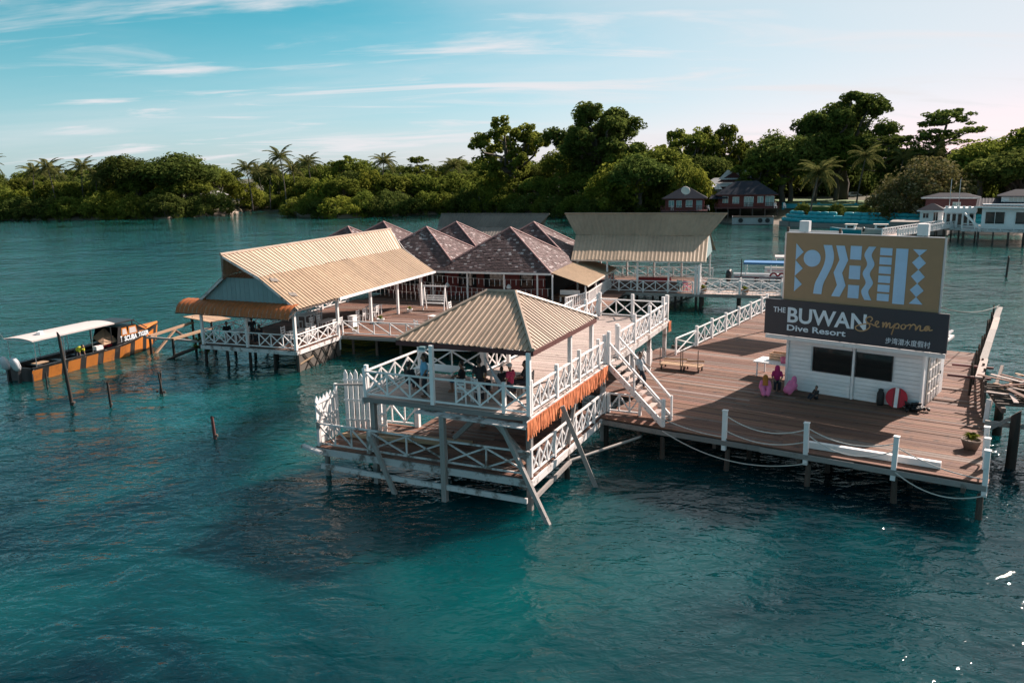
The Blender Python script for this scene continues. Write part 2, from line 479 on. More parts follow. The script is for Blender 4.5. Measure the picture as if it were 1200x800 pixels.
class G:
    """a plan grid: origin and two horizontal axes"""
    def __init__(s, o, a, b): s.o, s.a, s.b = o, a, b
    def __call__(s, a, b, z=0):
        return V((s.o[0] + s.a[0] * a + s.b[0] * b, s.o[1] + s.a[1] * a + s.b[1] * b, z))
PAV = G((.57, 27.9), (.908, -.419), (.419, .908))        # look-out tower
DEK = G((3.9, 34.6), (.83, -.56), (.56, .83))            # big deck on the right
HAL = G((-13.5, 49.7), (-.939, .345), (.345, .939))      # left hall: a to the left, b along it
TER = G((-11.8, 54.6), (.95, -.312), (.312, .95))        # terrace
SHI = G((3.1, 66.3), (.95, -.312), (.312, .95))          # shingled block, front right corner
HL2 = G((7.9, 73.3), (.95, -.312), (.312, .95))          # far hall
HUT = G((13.55, 38.84), (.765, -.644), (.644, .765))     # white hut with signs
DZ = 1.4
UZ = 3.6
def rail(label, pts, z, h=1.0, bay=1.0, post_every=2, mat='white_paint', pw=.12, rw=.062, extra=.18, parent=None, style='X', group='white cross-braced railings', ends=(1, 1), low=.12, name='railing', cat='railing'):
    t_ = thing(name, label, cat, (pts[0][0], pts[0][1], z), group)
    for i in range(len(pts) - 1):
        p0, p1 = v3(pts[i], z), v3(pts[i + 1], z)
        d = p1 - p0; L = d.length; d.normalize(); n = max(1, round(L / bay)); st = L / n
        upz = V((0, 0, 1))
        for k in range(n + 1):
            if k == 0 and i > 0: continue
            q = p0 + d * st * k
            big = k % post_every == 0 or k == n
            j = random.uniform(-.03, .03)
            if big: bar('post', v3(q, z - .02), v3(q, z + h + extra + j) + V((random.gauss(0, .012), random.gauss(0, .012), 0)), pw, pw, mat, t_, up=(d.x, d.y, 0))
            else: post('baluster', q, z + low, z + h - .03, rw * .9, mat, t_, d)
            if k < n:
                q2 = q + d * st
                o_ = d.cross(upz) * .025
                zl, zh = z + low + .03 + random.uniform(-.02, .03), z + h - .06 + random.uniform(-.03, .02)
                if style == 'X' or (style == 'N' and k % 2 == 0):
                    bar('diagonal_brace', v3(q + o_, zl), v3(q2 + o_, zh), .045, rw, mat, t_)
                if style == 'X' or (style == 'N' and k % 2 == 1):
                    bar('diagonal_brace', v3(q - o_, zh), v3(q2 - o_, zl), .045, rw, mat, t_)
                if style == 'S':
                    bar('diagonal_brace', v3(q - o_, zh), v3(q2 - o_, zl), .045, rw, mat, t_)
        bar('top_rail', v3(p0, z + h), v3(p1, z + h), rw * 1.35, rw, mat, t_)
        bar('bottom_rail', v3(p0, z + low), v3(p1, z + low), rw, rw, mat, t_)
    return t_
def planks(par, grid, a0, a1, b0, b1, z, w=.22, along='a', mat='deck_wood', splits=1, thick=.05, skew=None):
    """boards laid side by side; each board is its own piece with a gap, a bit uneven"""
    lo, hi = (b0, b1) if along == 'a' else (a0, a1)
    n = max(1, round((hi - lo) / w)); st = (hi - lo) / n
    for i in range(n):
        c_ = lo + (i + .5) * st
        e0, e1 = (a0, a1) if along == 'a' else (b0, b1)
        if skew: e0, e1 = skew(c_, e0, e1)
        cuts = [e0] + sorted(e0 + (e1 - e0) * ((k + 1) / splits + random.uniform(-.16, .16) / splits) for k in range(splits - 1)) + [e1]
        for k in range(splits):
            q0, q1 = cuts[k] + (.006 if k else random.uniform(-.04, .04)), cuts[k + 1] - (.006 if k < splits - 1 else random.uniform(-.04, .04))
            zz = z - thick / 2 + random.uniform(-.008, .004)
            ww = st - random.uniform(.012, .03)
            k_ = random.random(); mt_ = mat
            if mat == 'deck_wood': mt_ = 'deck_wood_grey' if k_ < .16 else ('deck_wood_dark' if k_ > .90 else mat)
            w0, w1 = random.gauss(0, .006), random.gauss(0, .006); z1_ = zz + random.gauss(0, .004)
            if along == 'a': bar('plank', grid(q0, c_ + w0, zz), grid(q1, c_ + w1, z1_), ww, thick, mt_, par)
            else: bar('plank', grid(c_ + w0, q0, zz), grid(c_ + w1, q1, z1_), ww, thick, mt_, par)
def sheet(e0, e1, t0, t1, pitch, h=.035, thick=.02, wmin=0.0, prof=None, top=None):
    """ribbed metal sheeting between an eave line e0-e1 and an upper line t0-t1 (or top(f) giving the upper point)"""
    e0, e1, t0, t1 = V(e0), V(e1), V(t0), V(t1)
    L = (e1 - e0).length; n = max(2, int(L / pitch))
    nrm = (e1 - e0).cross(t0 - e0)
    if nrm.length < 1e-6: nrm = (e1 - e0).cross(t1 - e0)
    nrm.normalize()
    if nrm.z < 0: nrm = -nrm
    prof = prof or [(0, 0), (.52, 0), (.62, 1), (.88, 1)]
    fr = [((i + f) / n, hh) for i in range(n) for f, hh in prof] + [(1, 0)]
    b_ = MB(); vs = []
    for f, hh in fr:
        lo = e0.lerp(e1, f); hi = top(f) if top else t0.lerp(t1, f)
        o_ = nrm * (hh * h)
        vs += [lo + o_, hi + o_, lo + o_ - nrm * thick, hi + o_ - nrm * thick]
    fs = []
    for i in range(len(fr) - 1):
        a_, c_ = i * 4, i * 4 + 4
        fs += [(a_, c_, c_ + 1, a_ + 1), (a_ + 2, a_ + 3, c_ + 3, c_ + 2), (a_, a_ + 2, c_ + 2, c_), (a_ + 1, c_ + 1, c_ + 3, a_ + 3)]
    k = (len(fr) - 1) * 4
    fs += [(0, 1, 3, 2), (k, k + 2, k + 3, k + 1)]
    return b_.add(vs, fs)
def panelled(name, mat, par, e0, e1, t0, t1, pitch, h, prof=None, top=None, width=1.1):
    """a roof slope laid from separate ribbed sheets that lap and sit a little unevenly"""
    e0, e1, t0, t1 = V(e0), V(e1), V(t0), V(t1)
    L = (e1 - e0).length; n = max(1, round(L / width))
    for i in range(n):
        f0, f1 = i / n, min(1, (i + 1) / n + .04 / L)
        tp = (lambda f, a=f0, b=f1: top(a + (b - a) * f)) if top else None
        lift = V((0, 0, .012 * (i % 2) + random.uniform(0, .01)))
        dn = ((e0.lerp(e1, f0) - t0.lerp(t1, f0)).normalized()) * random.uniform(-.02, .03)
        b_ = sheet(e0.lerp(e1, f0) + dn, e0.lerp(e1, f1) + dn, t0.lerp(t1, f0), t0.lerp(t1, f1), pitch, h, .012, prof=prof, top=tp)
        b_.build(name, mat, par, Matrix.Translation(lift))
def sag(p0, p1, drop, n=12):
    p0, p1 = V(p0), V(p1)
    return [p0.lerp(p1, i / n) - V((0, 0, 1)) * drop * 4 * (i / n) * (1 - i / n) for i in range(n + 1)]
def text_mesh(body, w, h, mat, name, bold=.0, depth=.015, shear=0):
    """lettering from the built-in typeface, scaled to width w and height h, standing in the local XZ plane"""
    cu = bpy.data.curves.new('lettering', 'FONT'); cu.body = body; cu.extrude = .02; cu.offset = bold; cu.resolution_u = 3; cu.shear = shear
    o = bpy.data.objects.new('lettering', cu); COL.objects.link(o)
    bpy.context.view_layer.update()
    me = bpy.data.meshes.new_from_object(o.evaluated_get(bpy.context.evaluated_depsgraph_get()))
    bpy.data.objects.remove(o); bpy.data.curves.remove(cu)
    n = len(me.vertices); co = np.empty(n * 3); me.vertices.foreach_get('co', co); co = co.reshape(-1, 3)
    mn, mxx = co.min(0), co.max(0)
    q = np.empty_like(co)
    q[:, 0] = (co[:, 0] - mn[0]) / (mxx[0] - mn[0]) * w
    q[:, 2] = (co[:, 1] - mn[1]) / (mxx[1] - mn[1]) * h
    q[:, 1] = -(co[:, 2] - mn[2]) / (mxx[2] - mn[2]) * depth
    me.vertices.foreach_set('co', q.ravel()); me.materials.clear(); me.materials.append(MATS[mat]); me.name = name
    me.update()
    return me
def face_matrix(origin, ax):
    """local X along ax (horizontal), local Z up, local -Y facing outwards"""
    x = V((ax[0], ax[1], 0)).normalized(); z = V((0, 0, 1)); y = z.cross(x)
    return Matrix(((x.x, y.x, z.x, origin[0]), (x.y, y.y, z.y, origin[1]), (x.z, y.z, z.z, origin[2]), (0, 0, 0, 1)))
# ================================================================== THE SETTING: sea, island
b_ = MB()
# a fine enough sheet in the middle, one big sheet out to the horizon
b_.add([(-7000, -300, 0), (7000, -300, 0), (7000, 8000, 0), (-7000, 8000, 0)], [(0, 1, 2, 3)])
tag(b_.build('sea', 'sea'), 'teal sea with small wind ripples', None, None, 'structure')

SHORE = [(-620, 330), (-300, 275), (-157, 253), (-138, 247), (-119, 246), (-101, 245), (-90, 262), (-92, 287), (-75, 284), (-62, 243), (-47, 229), (-36, 233), (-20, 245), (1, 231), (22, 208), (33, 190), (48, 184), (56, 176), (60, 166), (68, 158), (76, 152), (82, 142), (96, 128), (150, 105), (300, 70), (640, 20)]
b_ = MB()
rows = [(-6, -.9), (0, .05), (2.5, .75), (9, 1.5), (26, 2.6), (70, 4.2), (180, 6.0), (900, 7.5)]
n = len(SHORE)
vs = []
for off, z in rows:
    for i, p in enumerate(SHORE):
        k = .06 if off > 30 else 0
        dirv = V((p[0] * .25, 1.0 * 100, 0)).normalized() if off > 0 else V((0, 1, 0))
        j = (rng.normal() * .25 if off > 5 else 0)
        vs.append((p[0] + dirv.x * off, p[1] + dirv.y * off, z + j * .5))
fs = [(r_ * n + i, r_ * n + i + 1, (r_ + 1) * n + i + 1, (r_ + 1) * n + i) for r_ in range(len(rows) - 1) for i in range(n - 1)]
b_.add(vs, fs)
tag(b_.build('island_ground', 'soil', smooth=True), 'low wooded island shore', None, None, 'structure')

# ================================================================== BIG DECK ON THE RIGHT
dk = thing('plank_deck', 'broad weathered brown plank deck around the white hut', 'deck', DEK(0, 0, DZ))
def dskew(q, e0, e1):
    a1 = 14.95 - .085 * q
    if q > 22: a1 = 3.6
    a0 = -.05 if q < 3.6 else (-3.6 if q < 14.6 else -1.95)
    return a0, a1
planks(dk, DEK, 0, 15, .0, 31, DZ, .242, 'a', 'deck_wood', 2, skew=dskew)
for a0, a1 in ((0, 3.6), (3.6, 7.1), (7.1, 10.6), (10.6, 14.9)):
    bar('edge_beam', DEK(a0, -.05, DZ - .19), DEK(a1, -.05, DZ - .19 + random.uniform(-.02, .02)), .09, .2, 'grey_wood', dk)
for q in (.35, 4, 8, 12, 16, 20):
    bar('joist', DEK(-.1 if q < 3.6 else -3.4, q, DZ - .2), DEK(14.7 - .085 * q, q, DZ - .2), .12, .22, 'old_wood', dk)
for a in (-1.5, 1.8, 5.2, 8.6, 12.0, 14.2):
    bar('cross_beam', DEK(a, .02 if a > 0 else 4, DZ - .42), DEK(a, 21 if a > 3 else 30, DZ - .42), .14, .2, 'old_wood', dk)
bar('edge_beam', DEK(14.9, .0, DZ - .2), DEK(13.2, 21.5, DZ - .2), .1, .22, 'grey_wood', dk)
for a in (2.9, 5.75, 8.95, 12.0, 14.75):
    for q in (.12, 4.2, 8.4, 13, 18):
        if q > 9 and a < 13: continue
        aa = min(a, 14.75 - .085 * q)
        top = DEK(aa, q, DZ - .5)
        pole('pile', DEK(aa + random.uniform(-.1, .1), q, -1.6), top, .24, 'wet_wood' if q > 1 else 'old_wood', dk)
for a, q in ((-3.4, 4.2), (-3.4, 9), (-3.4, 14), (-1.8, 18), (-1.8, 23), (-1.8, 28), (0.1, .3), (3.4, 23), (3.4, 28)):
    pole('pile', DEK(a, q, -1.6), DEK(a, q, DZ - .5), .24, 'wet_wood', dk)
for a in (5.75, 8.95, 12.0):
    pole('pile', DEK(a + .3, 2.0, -1.6), DEK(a + .3, 2.0, DZ - .5), .22, 'wet_wood', dk)

rope_posts = [DEK(5.62, 0.02), DEK(8.85, .02), DEK(11.95, .03), DEK(14.85, .02), DEK(14.72, 1.45), DEK(14.62, 2.9)]
for i, p in enumerate(rope_posts):
    pl = ['first white mooring post on the deck edge, nearest the stairs', 'second white mooring post on the deck edge right of the stairs', 'third white mooring post on the deck edge, beside the white beam',
          'white corner post at the near right corner of the deck', 'white post just behind the corner post on the right deck edge', 'white post on the right deck edge beside the potted plant'][i]
    t_ = thing('mooring_post', pl, 'post', (p.x, p.y, DZ - .35), 'white posts along the deck edge')
    lean = V((random.uniform(-.03, .03), random.uniform(-.03, .03), 0))
    bar('shaft', v3(p, DZ - .5), v3(p, DZ + 1.15) + lean, .17, .17, 'white_paint', t_, up=(.83, -.56, 0))
    b2 = MB().box((0, 0, 0), (.21, .21, .04)); b2.build('cap', 'white_paint', t_, Matrix.Translation(v3(p, DZ + 1.17) + lean) @ Matrix.Rotation(-.6, 4, 'Z'))
newel = DEK(2.9, 0)
def rope(label, pts, r_=.022, mat='rope', name='rope'):
    return tag(MB().tube(pts, r_, 6).build(name, mat, smooth=True), label, 'rope', 'mooring ropes on the deck edge')
P_ = [v3(newel)] + [v3(p) for p in rope_posts]
rope('rope sagging low over the planks between stair newel and first mooring post', sag(v3(P_[0], DZ + .42), v3(P_[1], DZ + .05), .12))
rope('long slack rope hanging over the water below the first mooring post', sag(v3(P_[0], DZ - .1) + V((0, -.12, 0)), v3(P_[2], DZ - .42) + V((0, -.12, 0)), .62, 18))
rope('upper rope sagging between first and second mooring posts', sag(v3(P_[1], DZ + .98), v3(P_[2], DZ + .92), .42))
rope('lower rope sagging between first and second mooring posts', sag(v3(P_[1], DZ + .35), v3(P_[2], DZ + .42), .33))
rope('upper rope sagging between second and third mooring posts', sag(v3(P_[2], DZ + .98), v3(P_[3], DZ + .9), .36))
rope('lower rope sagging over the white beam between second and third posts', sag(v3(P_[2], DZ + .72), v3(P_[3], DZ + .62), .5))
rope('upper rope sagging from third mooring post to the corner post', sag(v3(P_[3], DZ + .8), v3(P_[4], DZ + .12), .2))
rope('rope hanging over the water from third mooring post to the corner pile', sag(v3(P_[3], DZ - .15) + V((0, -.15, 0)), v3(P_[4], DZ - .4) + V((0, -.15, 0)), .45))
rope('thick white hose looped between the corner post and its neighbour', sag(v3(P_[4], DZ + .95), v3(P_[5], DZ + .98), .62), .035)
rope('thick white hose looped between the two rear right posts', sag(v3(P_[5], DZ + .98), v3(P_[6], DZ + 1.05), .7), .035)
tag(bar('painted_beam', DEK(8.7, .62, DZ + .13), DEK(13.4, .72, DZ + .13), .22, .24, 'white_paint'), 'long white painted beam lying along the deck edge', 'beam')

# railing on the far left edge of the deck
rail('white cross-braced railing on the far left edge of the big deck, left of the signs', [DEK(-1.85, 16.2), DEK(-1.85, 30.5)], DZ, 1.1, 1.35, 2, pw=.16)
rail('thin white cross-braced railing low behind the luggage trolley', [PAV(.4, 20.8), DEK(-1.85, 16.0)], DZ, 1.0, 2.3, 1, rw=.06, pw=.09, extra=.02)
# dark old railing at the right edge
t_ = thing('old_railing', 'dark weathered railing of mismatched sticks on the right deck edge', 'railing', DEK(13.9, 9, DZ))
for q in np.arange(8.2, 16.4, .62):
    a = 14.86 - .085 * q
    post('post', DEK(a + random.uniform(-.05, .05), q), DZ - .1, DZ + random.uniform(.95, 1.45), random.uniform(.06, .1), 'old_wood', t_)
for z in (.45, .95):
    bar('rail', DEK(14.16, 8.2, DZ + z), DEK(13.5, 16.3, DZ + z + .06), .06, .09, 'old_wood', t_)
bar('white_board', DEK(14.3, 7.6, DZ - .1), DEK(14.35, 7.7, DZ + 1.0), .2, .05, 'white_paint', t_)

# ------------------------------------------------------------------ white hut and its signs
hut = thing('white_hut', 'small white boarded hut under the two big resort signs', 'hut', HUT(0, 0, DZ))
W_, D_ = 6.13, 3.9
HZ = 4.0
nb = 14
def boards(a0, a1, z0, z1, out):
    for i in range(max(1, round((z1 - z0) / .186))):
        k = (z1 - z0) / max(1, round((z1 - z0) / .186))
        zc_ = z0 + (i + .5) * k
        bar('wall_board', HUT(a0, out, zc_), HUT(a1, out, zc_), .05, k - .012, 'wall_white', hut)
b2 = MB()
b2.prism([HUT(.03, .06), HUT(W_ - .03, .06), HUT(W_ - .03, D_), HUT(.03, D_)], DZ, HZ - .02)
b2.build('wall_core', 'wall_white', hut)
for z0, z1, segs in ((DZ, 2.5, [(0, 3.1), (3.2, W_)]), (2.5, 3.68, [(0, 1.22), (4.87, W_)]), (3.68, HZ, [(0, 3.1), (3.2, W_)])):
    for s0, s1 in segs: boards(s0 + .06, s1 - .06, z0, z1, .03)
for k in range(14):
    zc_ = DZ + (k + .5) * 2.6 / 14
    bar('wall_board', HUT(W_ - .01, .05, zc_), HUT(W_ - .01, .35, zc_), .05, .175, 'wall_white', hut)
    bar('wall_board', HUT(W_ - .01, 3.25, zc_), HUT(W_ - .01, D_, zc_), .05, .175, 'wall_white', hut)
    bar('wall_board', HUT(.02, .05, zc_), HUT(.02, D_, zc_), .05, .175, 'wall_white', hut)
for a in (.0, 3.15, W_):
    bar('corner_post', HUT(a, -.03, DZ), HUT(a, -.03, HZ), .13, .1, 'white_paint', hut, up=(.765, -.644, 0))
for s0, s1 in ((1.24, 3.06), (3.24, 4.85)):
    wn_ = MB().box((0, 0, 0), (s1 - s0, .04, 1.18)).build('window', 'window_glass', hut, face_matrix(HUT((s0 + s1) / 2, .045, 3.09), HUT.a))
    for z in (2.51, 3.67): bar('window_frame', HUT(s0, .0, z), HUT(s1, .0, z), .06, .035, 'boat_black', wn_)
    for s in (s0 + .01, s1 - .01): bar('window_frame', HUT(s, .0, 2.5), HUT(s, .0, 3.68), .06, .035, 'boat_black', wn_, up=(.765, -.644, 0))
# panelled door in the right side wall
dr = MB().box((0, 0, 0), (2.1, .05, 2.35)).build('door', 'cream', hut, face_matrix(HUT(W_ + .02, 1.95, DZ + 1.2), HUT.b))
for i in range(4):
    for j in range(4):
        bar('door_panel', HUT(W_ + .055, 1.02 + .52 * i, DZ + .32 + j * .56), HUT(W_ + .055, 1.02 + .52 * i + .34, DZ + .32 + j * .56), .03, .4, 'worn_white', dr)
pole('door_handle', HUT(W_ + .1, 2.86, DZ + 1.1), HUT(W_ + .1, 2.86, DZ + 1.25), .05, 'rubber_black', dr)
b2 = MB().prism([HUT(-.95, -.45), HUT(6.4, -.45), HUT(6.4, 4.3), HUT(-.95, 4.3)], HZ + .02, HZ + .13)
rf = b2.build('roof', 'worn_white', hut)
bar('fascia', HUT(-.97, -.5, HZ + .06), HUT(7.05, -.5, HZ + .06), .05, .2, 'white_paint', rf)
sh = sheet(HUT(-.9, -.3, HZ + .16), HUT(6.36, -.3, HZ + .16), HUT(-.9, 4.25, HZ + .34), HUT(6.36, 4.25, HZ + .34), .3, .05)
sh.build('roof_sheeting', 'tin_roof', rf)
for a in (-.8,):
    bar('eave_post', HUT(a, 3.9, DZ), HUT(a, 3.9, HZ), .1, .1, 'white_paint', hut, up=(.765, -.644, 0))

# name sign
sg = thing('name_sign', 'long navy sign board with white resort name above the hut', 'sign', HUT(-1, -.6, 4.2))
SW, SH_ = 8.09, 1.72
Fm = face_matrix(HUT(-1.0, -.62, 4.2), HUT.a)
MB().box((SW / 2, .07, SH_ / 2), (SW, .14, SH_)).build('board', 'sign_navy', sg, Fm)
def put(me, x, z, par, F, name='letters', y=-.003):
    return link(bpy.data.objects.new(name, me), F @ Matrix.Translation((x, y, z)), par)
put(text_mesh('THE', .60, .25, 'letter_white', 'letters', .012), .42, SH_ - .62, sg, Fm)
put(text_mesh('BUWAN', 3.62, .74, 'letter_white', 'letters', .022), 1.13, SH_ - 1.07, sg, Fm)
put(text_mesh('Dive Resort', 2.75, .29, 'letter_white', 'letters', .02), 1.13, SH_ - 1.46, sg, Fm)
put(text_mesh('步湾潜水度假村', 1.83, .29, 'letter_white', 'letters', .004), 5.62, SH_ - 1.56, sg, Fm)
# brush-script word, drawn as one running stroke
def script_word():
    S_ = [(.62, .50), (.70, .62), (.60, .70), (.45, .62), (.45, .50), (.58, .40), (.60, .26), (.42, .12), (.18, .08), (.02, .16), (.06, .27), (.30, .36), (.62, .42)]
    e = [(.80, .36), (.92, .44), (.96, .52), (.88, .54), (.83, .44), (.90, .32), (1.02, .34)]
    m_ = [(1.12, .46), (1.16, .52), (1.15, .32), (1.22, .48), (1.29, .52), (1.28, .32), (1.36, .48), (1.43, .51), (1.43, .34), (1.52, .36)]
    p = [(1.62, .48), (1.64, .52), (1.58, .28), (1.52, .06), (1.60, .34), (1.70, .52), (1.80, .48), (1.76, .36), (1.66, .34), (1.82, .36)]
    o = [(1.96, .52), (1.88, .44), (1.92, .34), (2.03, .36), (2.06, .47), (1.97, .53), (2.10, .48)]
    r_ = [(2.22, .54), (2.26, .50), (2.22, .34), (2.26, .46), (2.36, .56), (2.44, .52)]
    n_ = [(2.48, .34), (2.46, .52), (2.47, .34), (2.56, .50), (2.64, .52), (2.64, .36), (2.74, .36)]
    a_ = [(2.98, .52), (2.86, .52), (2.80, .42), (2.86, .36), (2.96, .44), (3.0, .52), (2.99, .38), (3.12, .42)]
    return [[S_ + e], [m_ + p], [o + r_], [n_ + a_]]
def catmull(pts, k=4):
    q = [V((*p, 0)) for p in pts]; out_ = []
    for i in range(len(q) - 1):
        p0, p1, p2, p3 = q[max(i - 1, 0)], q[i], q[i + 1], q[min(i + 2, len(q) - 1)]
        for j in range(k):
            t = j / k
            out_.append(.5 * ((2 * p1) + (p2 - p0) * t + (2 * p0 - 5 * p1 + 4 * p2 - p3) * t * t + (3 * p1 - p0 - 3 * p2 + p3) * t ** 3))
    out_.append(q[-1]); return out_
def ribbon(b2, pts, w, y0=0.0, y1=-.012):
    """flat brush stroke of width w in the local XZ plane"""
    L, Rr = [], []
    for i, p in enumerate(pts):
        d = (pts[min(i + 1, len(pts) - 1)] - pts[max(i - 1, 0)]);
        if d.length < 1e-6: d = V((1, 0, 0))
        d.normalize(); nrm = V((-d.y, d.x, 0)) * w / 2
        L.append(p + nrm); Rr.append(p - nrm)
    n_ = len(pts)
    vs = [(q.x, y1, q.y) for q in L] + [(q.x, y1, q.y) for q in Rr] + [(q.x, y0, q.y) for q in L] + [(q.x, y0, q.y) for q in Rr]
    fs = []
    for i in range(n_ - 1):
        fs += [(i, i + 1, n_ + i + 1, n_ + i), (i, 2 * n_ + i, 2 * n_ + i + 1, i + 1), (n_ + i, n_ + i + 1, 3 * n_ + i + 1, 3 * n_ + i)]
    return b2.add(vs, fs)
for grp in script_word():
    b2 = MB()
    for st_ in grp:
        ribbon(b2, catmull([(x * 1.03 + 4.28, z * 1.12 + .52) for x, z in st_]), .052, 0, -.02)
    b2.build('script_letters', 'letter_gold', sg, Fm @ Matrix.Translation((0, -.002, 0)))
for a in (.2, 2.6, 5.2, 6.9):
    bar('bracket', HUT(a, -.46, HZ + .0), HUT(a, -.46, 5.9), .06, .08, 'steel', sg, up=(.765, -.644, 0))

# patterned billboard
bb = thing('pattern_billboard', 'tall ochre billboard with pale blue abstract shapes on top', 'billboard', HUT(0, -.5, 5.9))
BW, BH = 6.77, 3.22
Fb = face_matrix(HUT(-.17, -.5, 5.9), HUT.a)
MB().box((BW / 2, .09, BH / 2), (BW, .16, BH)).build('board', 'board_gold', bb, Fb)
for x0, z0, x1, z1 in ((0, 0, 0, BH), (BW, 0, BW, BH), (0, BH, BW, BH)):
    b2 = MB().beam((x0, .09, z0), (x1, .09, z1), .19, .022, up=(0, 1, 0) if x0 == x1 else (0, 0, 1)); b2.build('edge_trim', 'steel', bb, Fb)
def shape(polys):
    b2 = MB()
    for pl in polys:
        n_ = len(pl)
        vs = [(u * BW, -.012, BH * (1 - v)) for u, v in pl] + [(u * BW, .012, BH * (1 - v)) for u, v in pl]
        b2.add(vs, [list(range(n_))] + [(i, (i + 1) % n_, n_ + (i + 1) % n_, n_ + i) for i in range(n_)])
    return b2.build('shape', 'logo_blue', bb, Fb)
for v0, v1 in ((.155, .395), (.40, .63), (.635, .86)):
    shape([[(.073, v0), (.126, (v0 + v1) / 2), (.073, v1)]])
shape([[(.187 + .058 * math.cos(k * math.pi / 16), .36 + .122 * math.sin(k * math.pi / 16)) for k in range(32)]])
def stroke(pts, w):
    c_ = catmull(pts, 5)
    n_ = len(c_)
    L = [(p.x - w / 2, p.y) for p in c_]; Rr = [(p.x + w / 2, p.y) for p in c_]
    return [[L[i], Rr[i], Rr[i + 1], L[i + 1]] for i in range(n_ - 1)]
shape(stroke([(.288, .16), (.305, .30), (.298, .44), (.268, .60), (.245, .72), (.236, .87)], .056))
zz = [(.372, .16), (.40, .36), (.366, .545), (.394, .72), (.36, .885)]
shape([[(a0 - .028, b0), (a0 + .028, b0), (a1 + .028, b1), (a1 - .028, b1)] for (a0, b0), (a1, b1) in zip(zz, zz[1:])])
for v0, v1 in ((.155, .345), (.43, .62), (.705, .89)): shape([[(.44, v0), (.511, v0), (.511, v1), (.44, v1)]])
shape(stroke([(.578, .155), (.553, .27), (.575, .40), (.550, .53), (.574, .66), (.549, .78), (.572, .90)], .045))
for k in range(6):
    v0 = .165 + k * .126; shape([[(.628, v0), (.702, v0), (.702, v0 + .10), (.628, v0 + .10)]])
shape([[(.725, .165), (.797, .165), (.797, .92), (.725, .92)]])
shape([[(.825, .165), (.907, .165), (.866, .25)]])
for v0 in (.25, .435, .62): shape([[(.866, v0), (.907, v0 + .0925), (.866, v0 + .185), (.825, v0 + .0925)]])
shape([[(.866, .805), (.907, .90), (.825, .90)]])
for u in (.5, 3.4, 6.2):
    bar('strut', HUT(u, -.2, 5.95), HUT(u, 2.6, HZ + .3), .07, .07, 'steel', bb)
    bar('frame_post', HUT(u, -.3, HZ + .3), HUT(u, -.3, 9.0), .08, .08, 'steel', bb, up=(.765, -.644, 0))
for u, lb in ((.62, 'white floodlight box on the left top edge of the billboard'), (5.72, 'white floodlight box on the right top edge of the billboard')):
    fl = thing('floodlight', lb, 'lamp', HUT(u, -.3, 9.12), 'billboard floodlights')
    MB().box((0, 0, .26), (.44, .3, .5)).build('housing', 'wall_white', fl, face_matrix(HUT(u, -.3, 9.16), HUT.a))
    pole('bracket', HUT(u, -.3, 9.1), HUT(u, -.3, 9.22), .06, 'steel', fl)

# unseen board added behind the signs to cast the shade patch on the planks
bk = thing('added_shade_board', 'unseen boarded panel added behind the hut to shade the deck', 'panel', (19.6, 53.6, DZ))
for s in (-1.7, 1.7):
    bar('post', V((19.9, 53.4, 0)) + V((.765, -.644, 0)) * s + V((0, 0, DZ)), V((19.9, 53.4, 0)) + V((.765, -.644, 0)) * s + V((0, 0, 8.2)), .14, .14, 'old_wood', bk)
for k in range(10):
    bar('board', V((18.55, 54.5, 5.0 + k * .32)), V((21.3, 52.2, 5.0 + k * .32)), .04, .31, 'white_paint', bk)

# things standing about the hut
tb = thing('white_table', 'white table with a crate and pink bucket left of the hut', 'table', HUT(-1.3, 2.0, DZ))
MB().box((0, 0, 0), (2.2, 1.3, .06)).build('table_top', 'white_plastic', tb, face_matrix(HUT(-1.25, 2.0, DZ + .8), HUT.a))
for da in (-2.2, -.3):
    for db in (1.6, 2.6): post('leg', HUT(da, db), DZ, DZ + .78, .07, 'white_plastic', tb, HUT.a)
ct = thing('wooden_crate', 'open wooden crate on the white table', 'crate', HUT(-.6, 2.4, DZ + .83))
for z in (.08, .2, .32):
    for (p0, p1) in ((HUT(-1.75, 2.05), HUT(-.75, 2.05)), (HUT(-1.75, 2.6), HUT(-.75, 2.6)), (HUT(-1.75, 2.05), HUT(-1.75, 2.6)), (HUT(-.75, 2.05), HUT(-.75, 2.6))):
        bar('slat', v3(p0, DZ + .83 + z), v3(p1, DZ + .83 + z), .025, .1, 'bare_wood', ct)
MB().box((0, 0, 0), (1.0, .55, .03)).build('bottom', 'bare_wood', ct, face_matrix(HUT(-1.25, 2.32, DZ + .85), HUT.a))
bk2 = thing('bucket', 'pink plastic bucket at the right end of the white table', 'bucket', HUT(-.5, 1.75, DZ + .83))
MB().lathe([(.13, 0), (.17, .32), (.15, .32), (.12, .02)], HUT(-.85, 1.7, DZ + .835), 12).build('pail', 'pink', bk2, smooth=True)
MB().tube([HUT(-.85, 1.7, DZ + 1.14) + V((.165 * math.cos(a), 0, .16 * math.sin(a))) for a in np.linspace(0, math.pi, 9)], .008, 5).build('handle', 'steel', bk2)
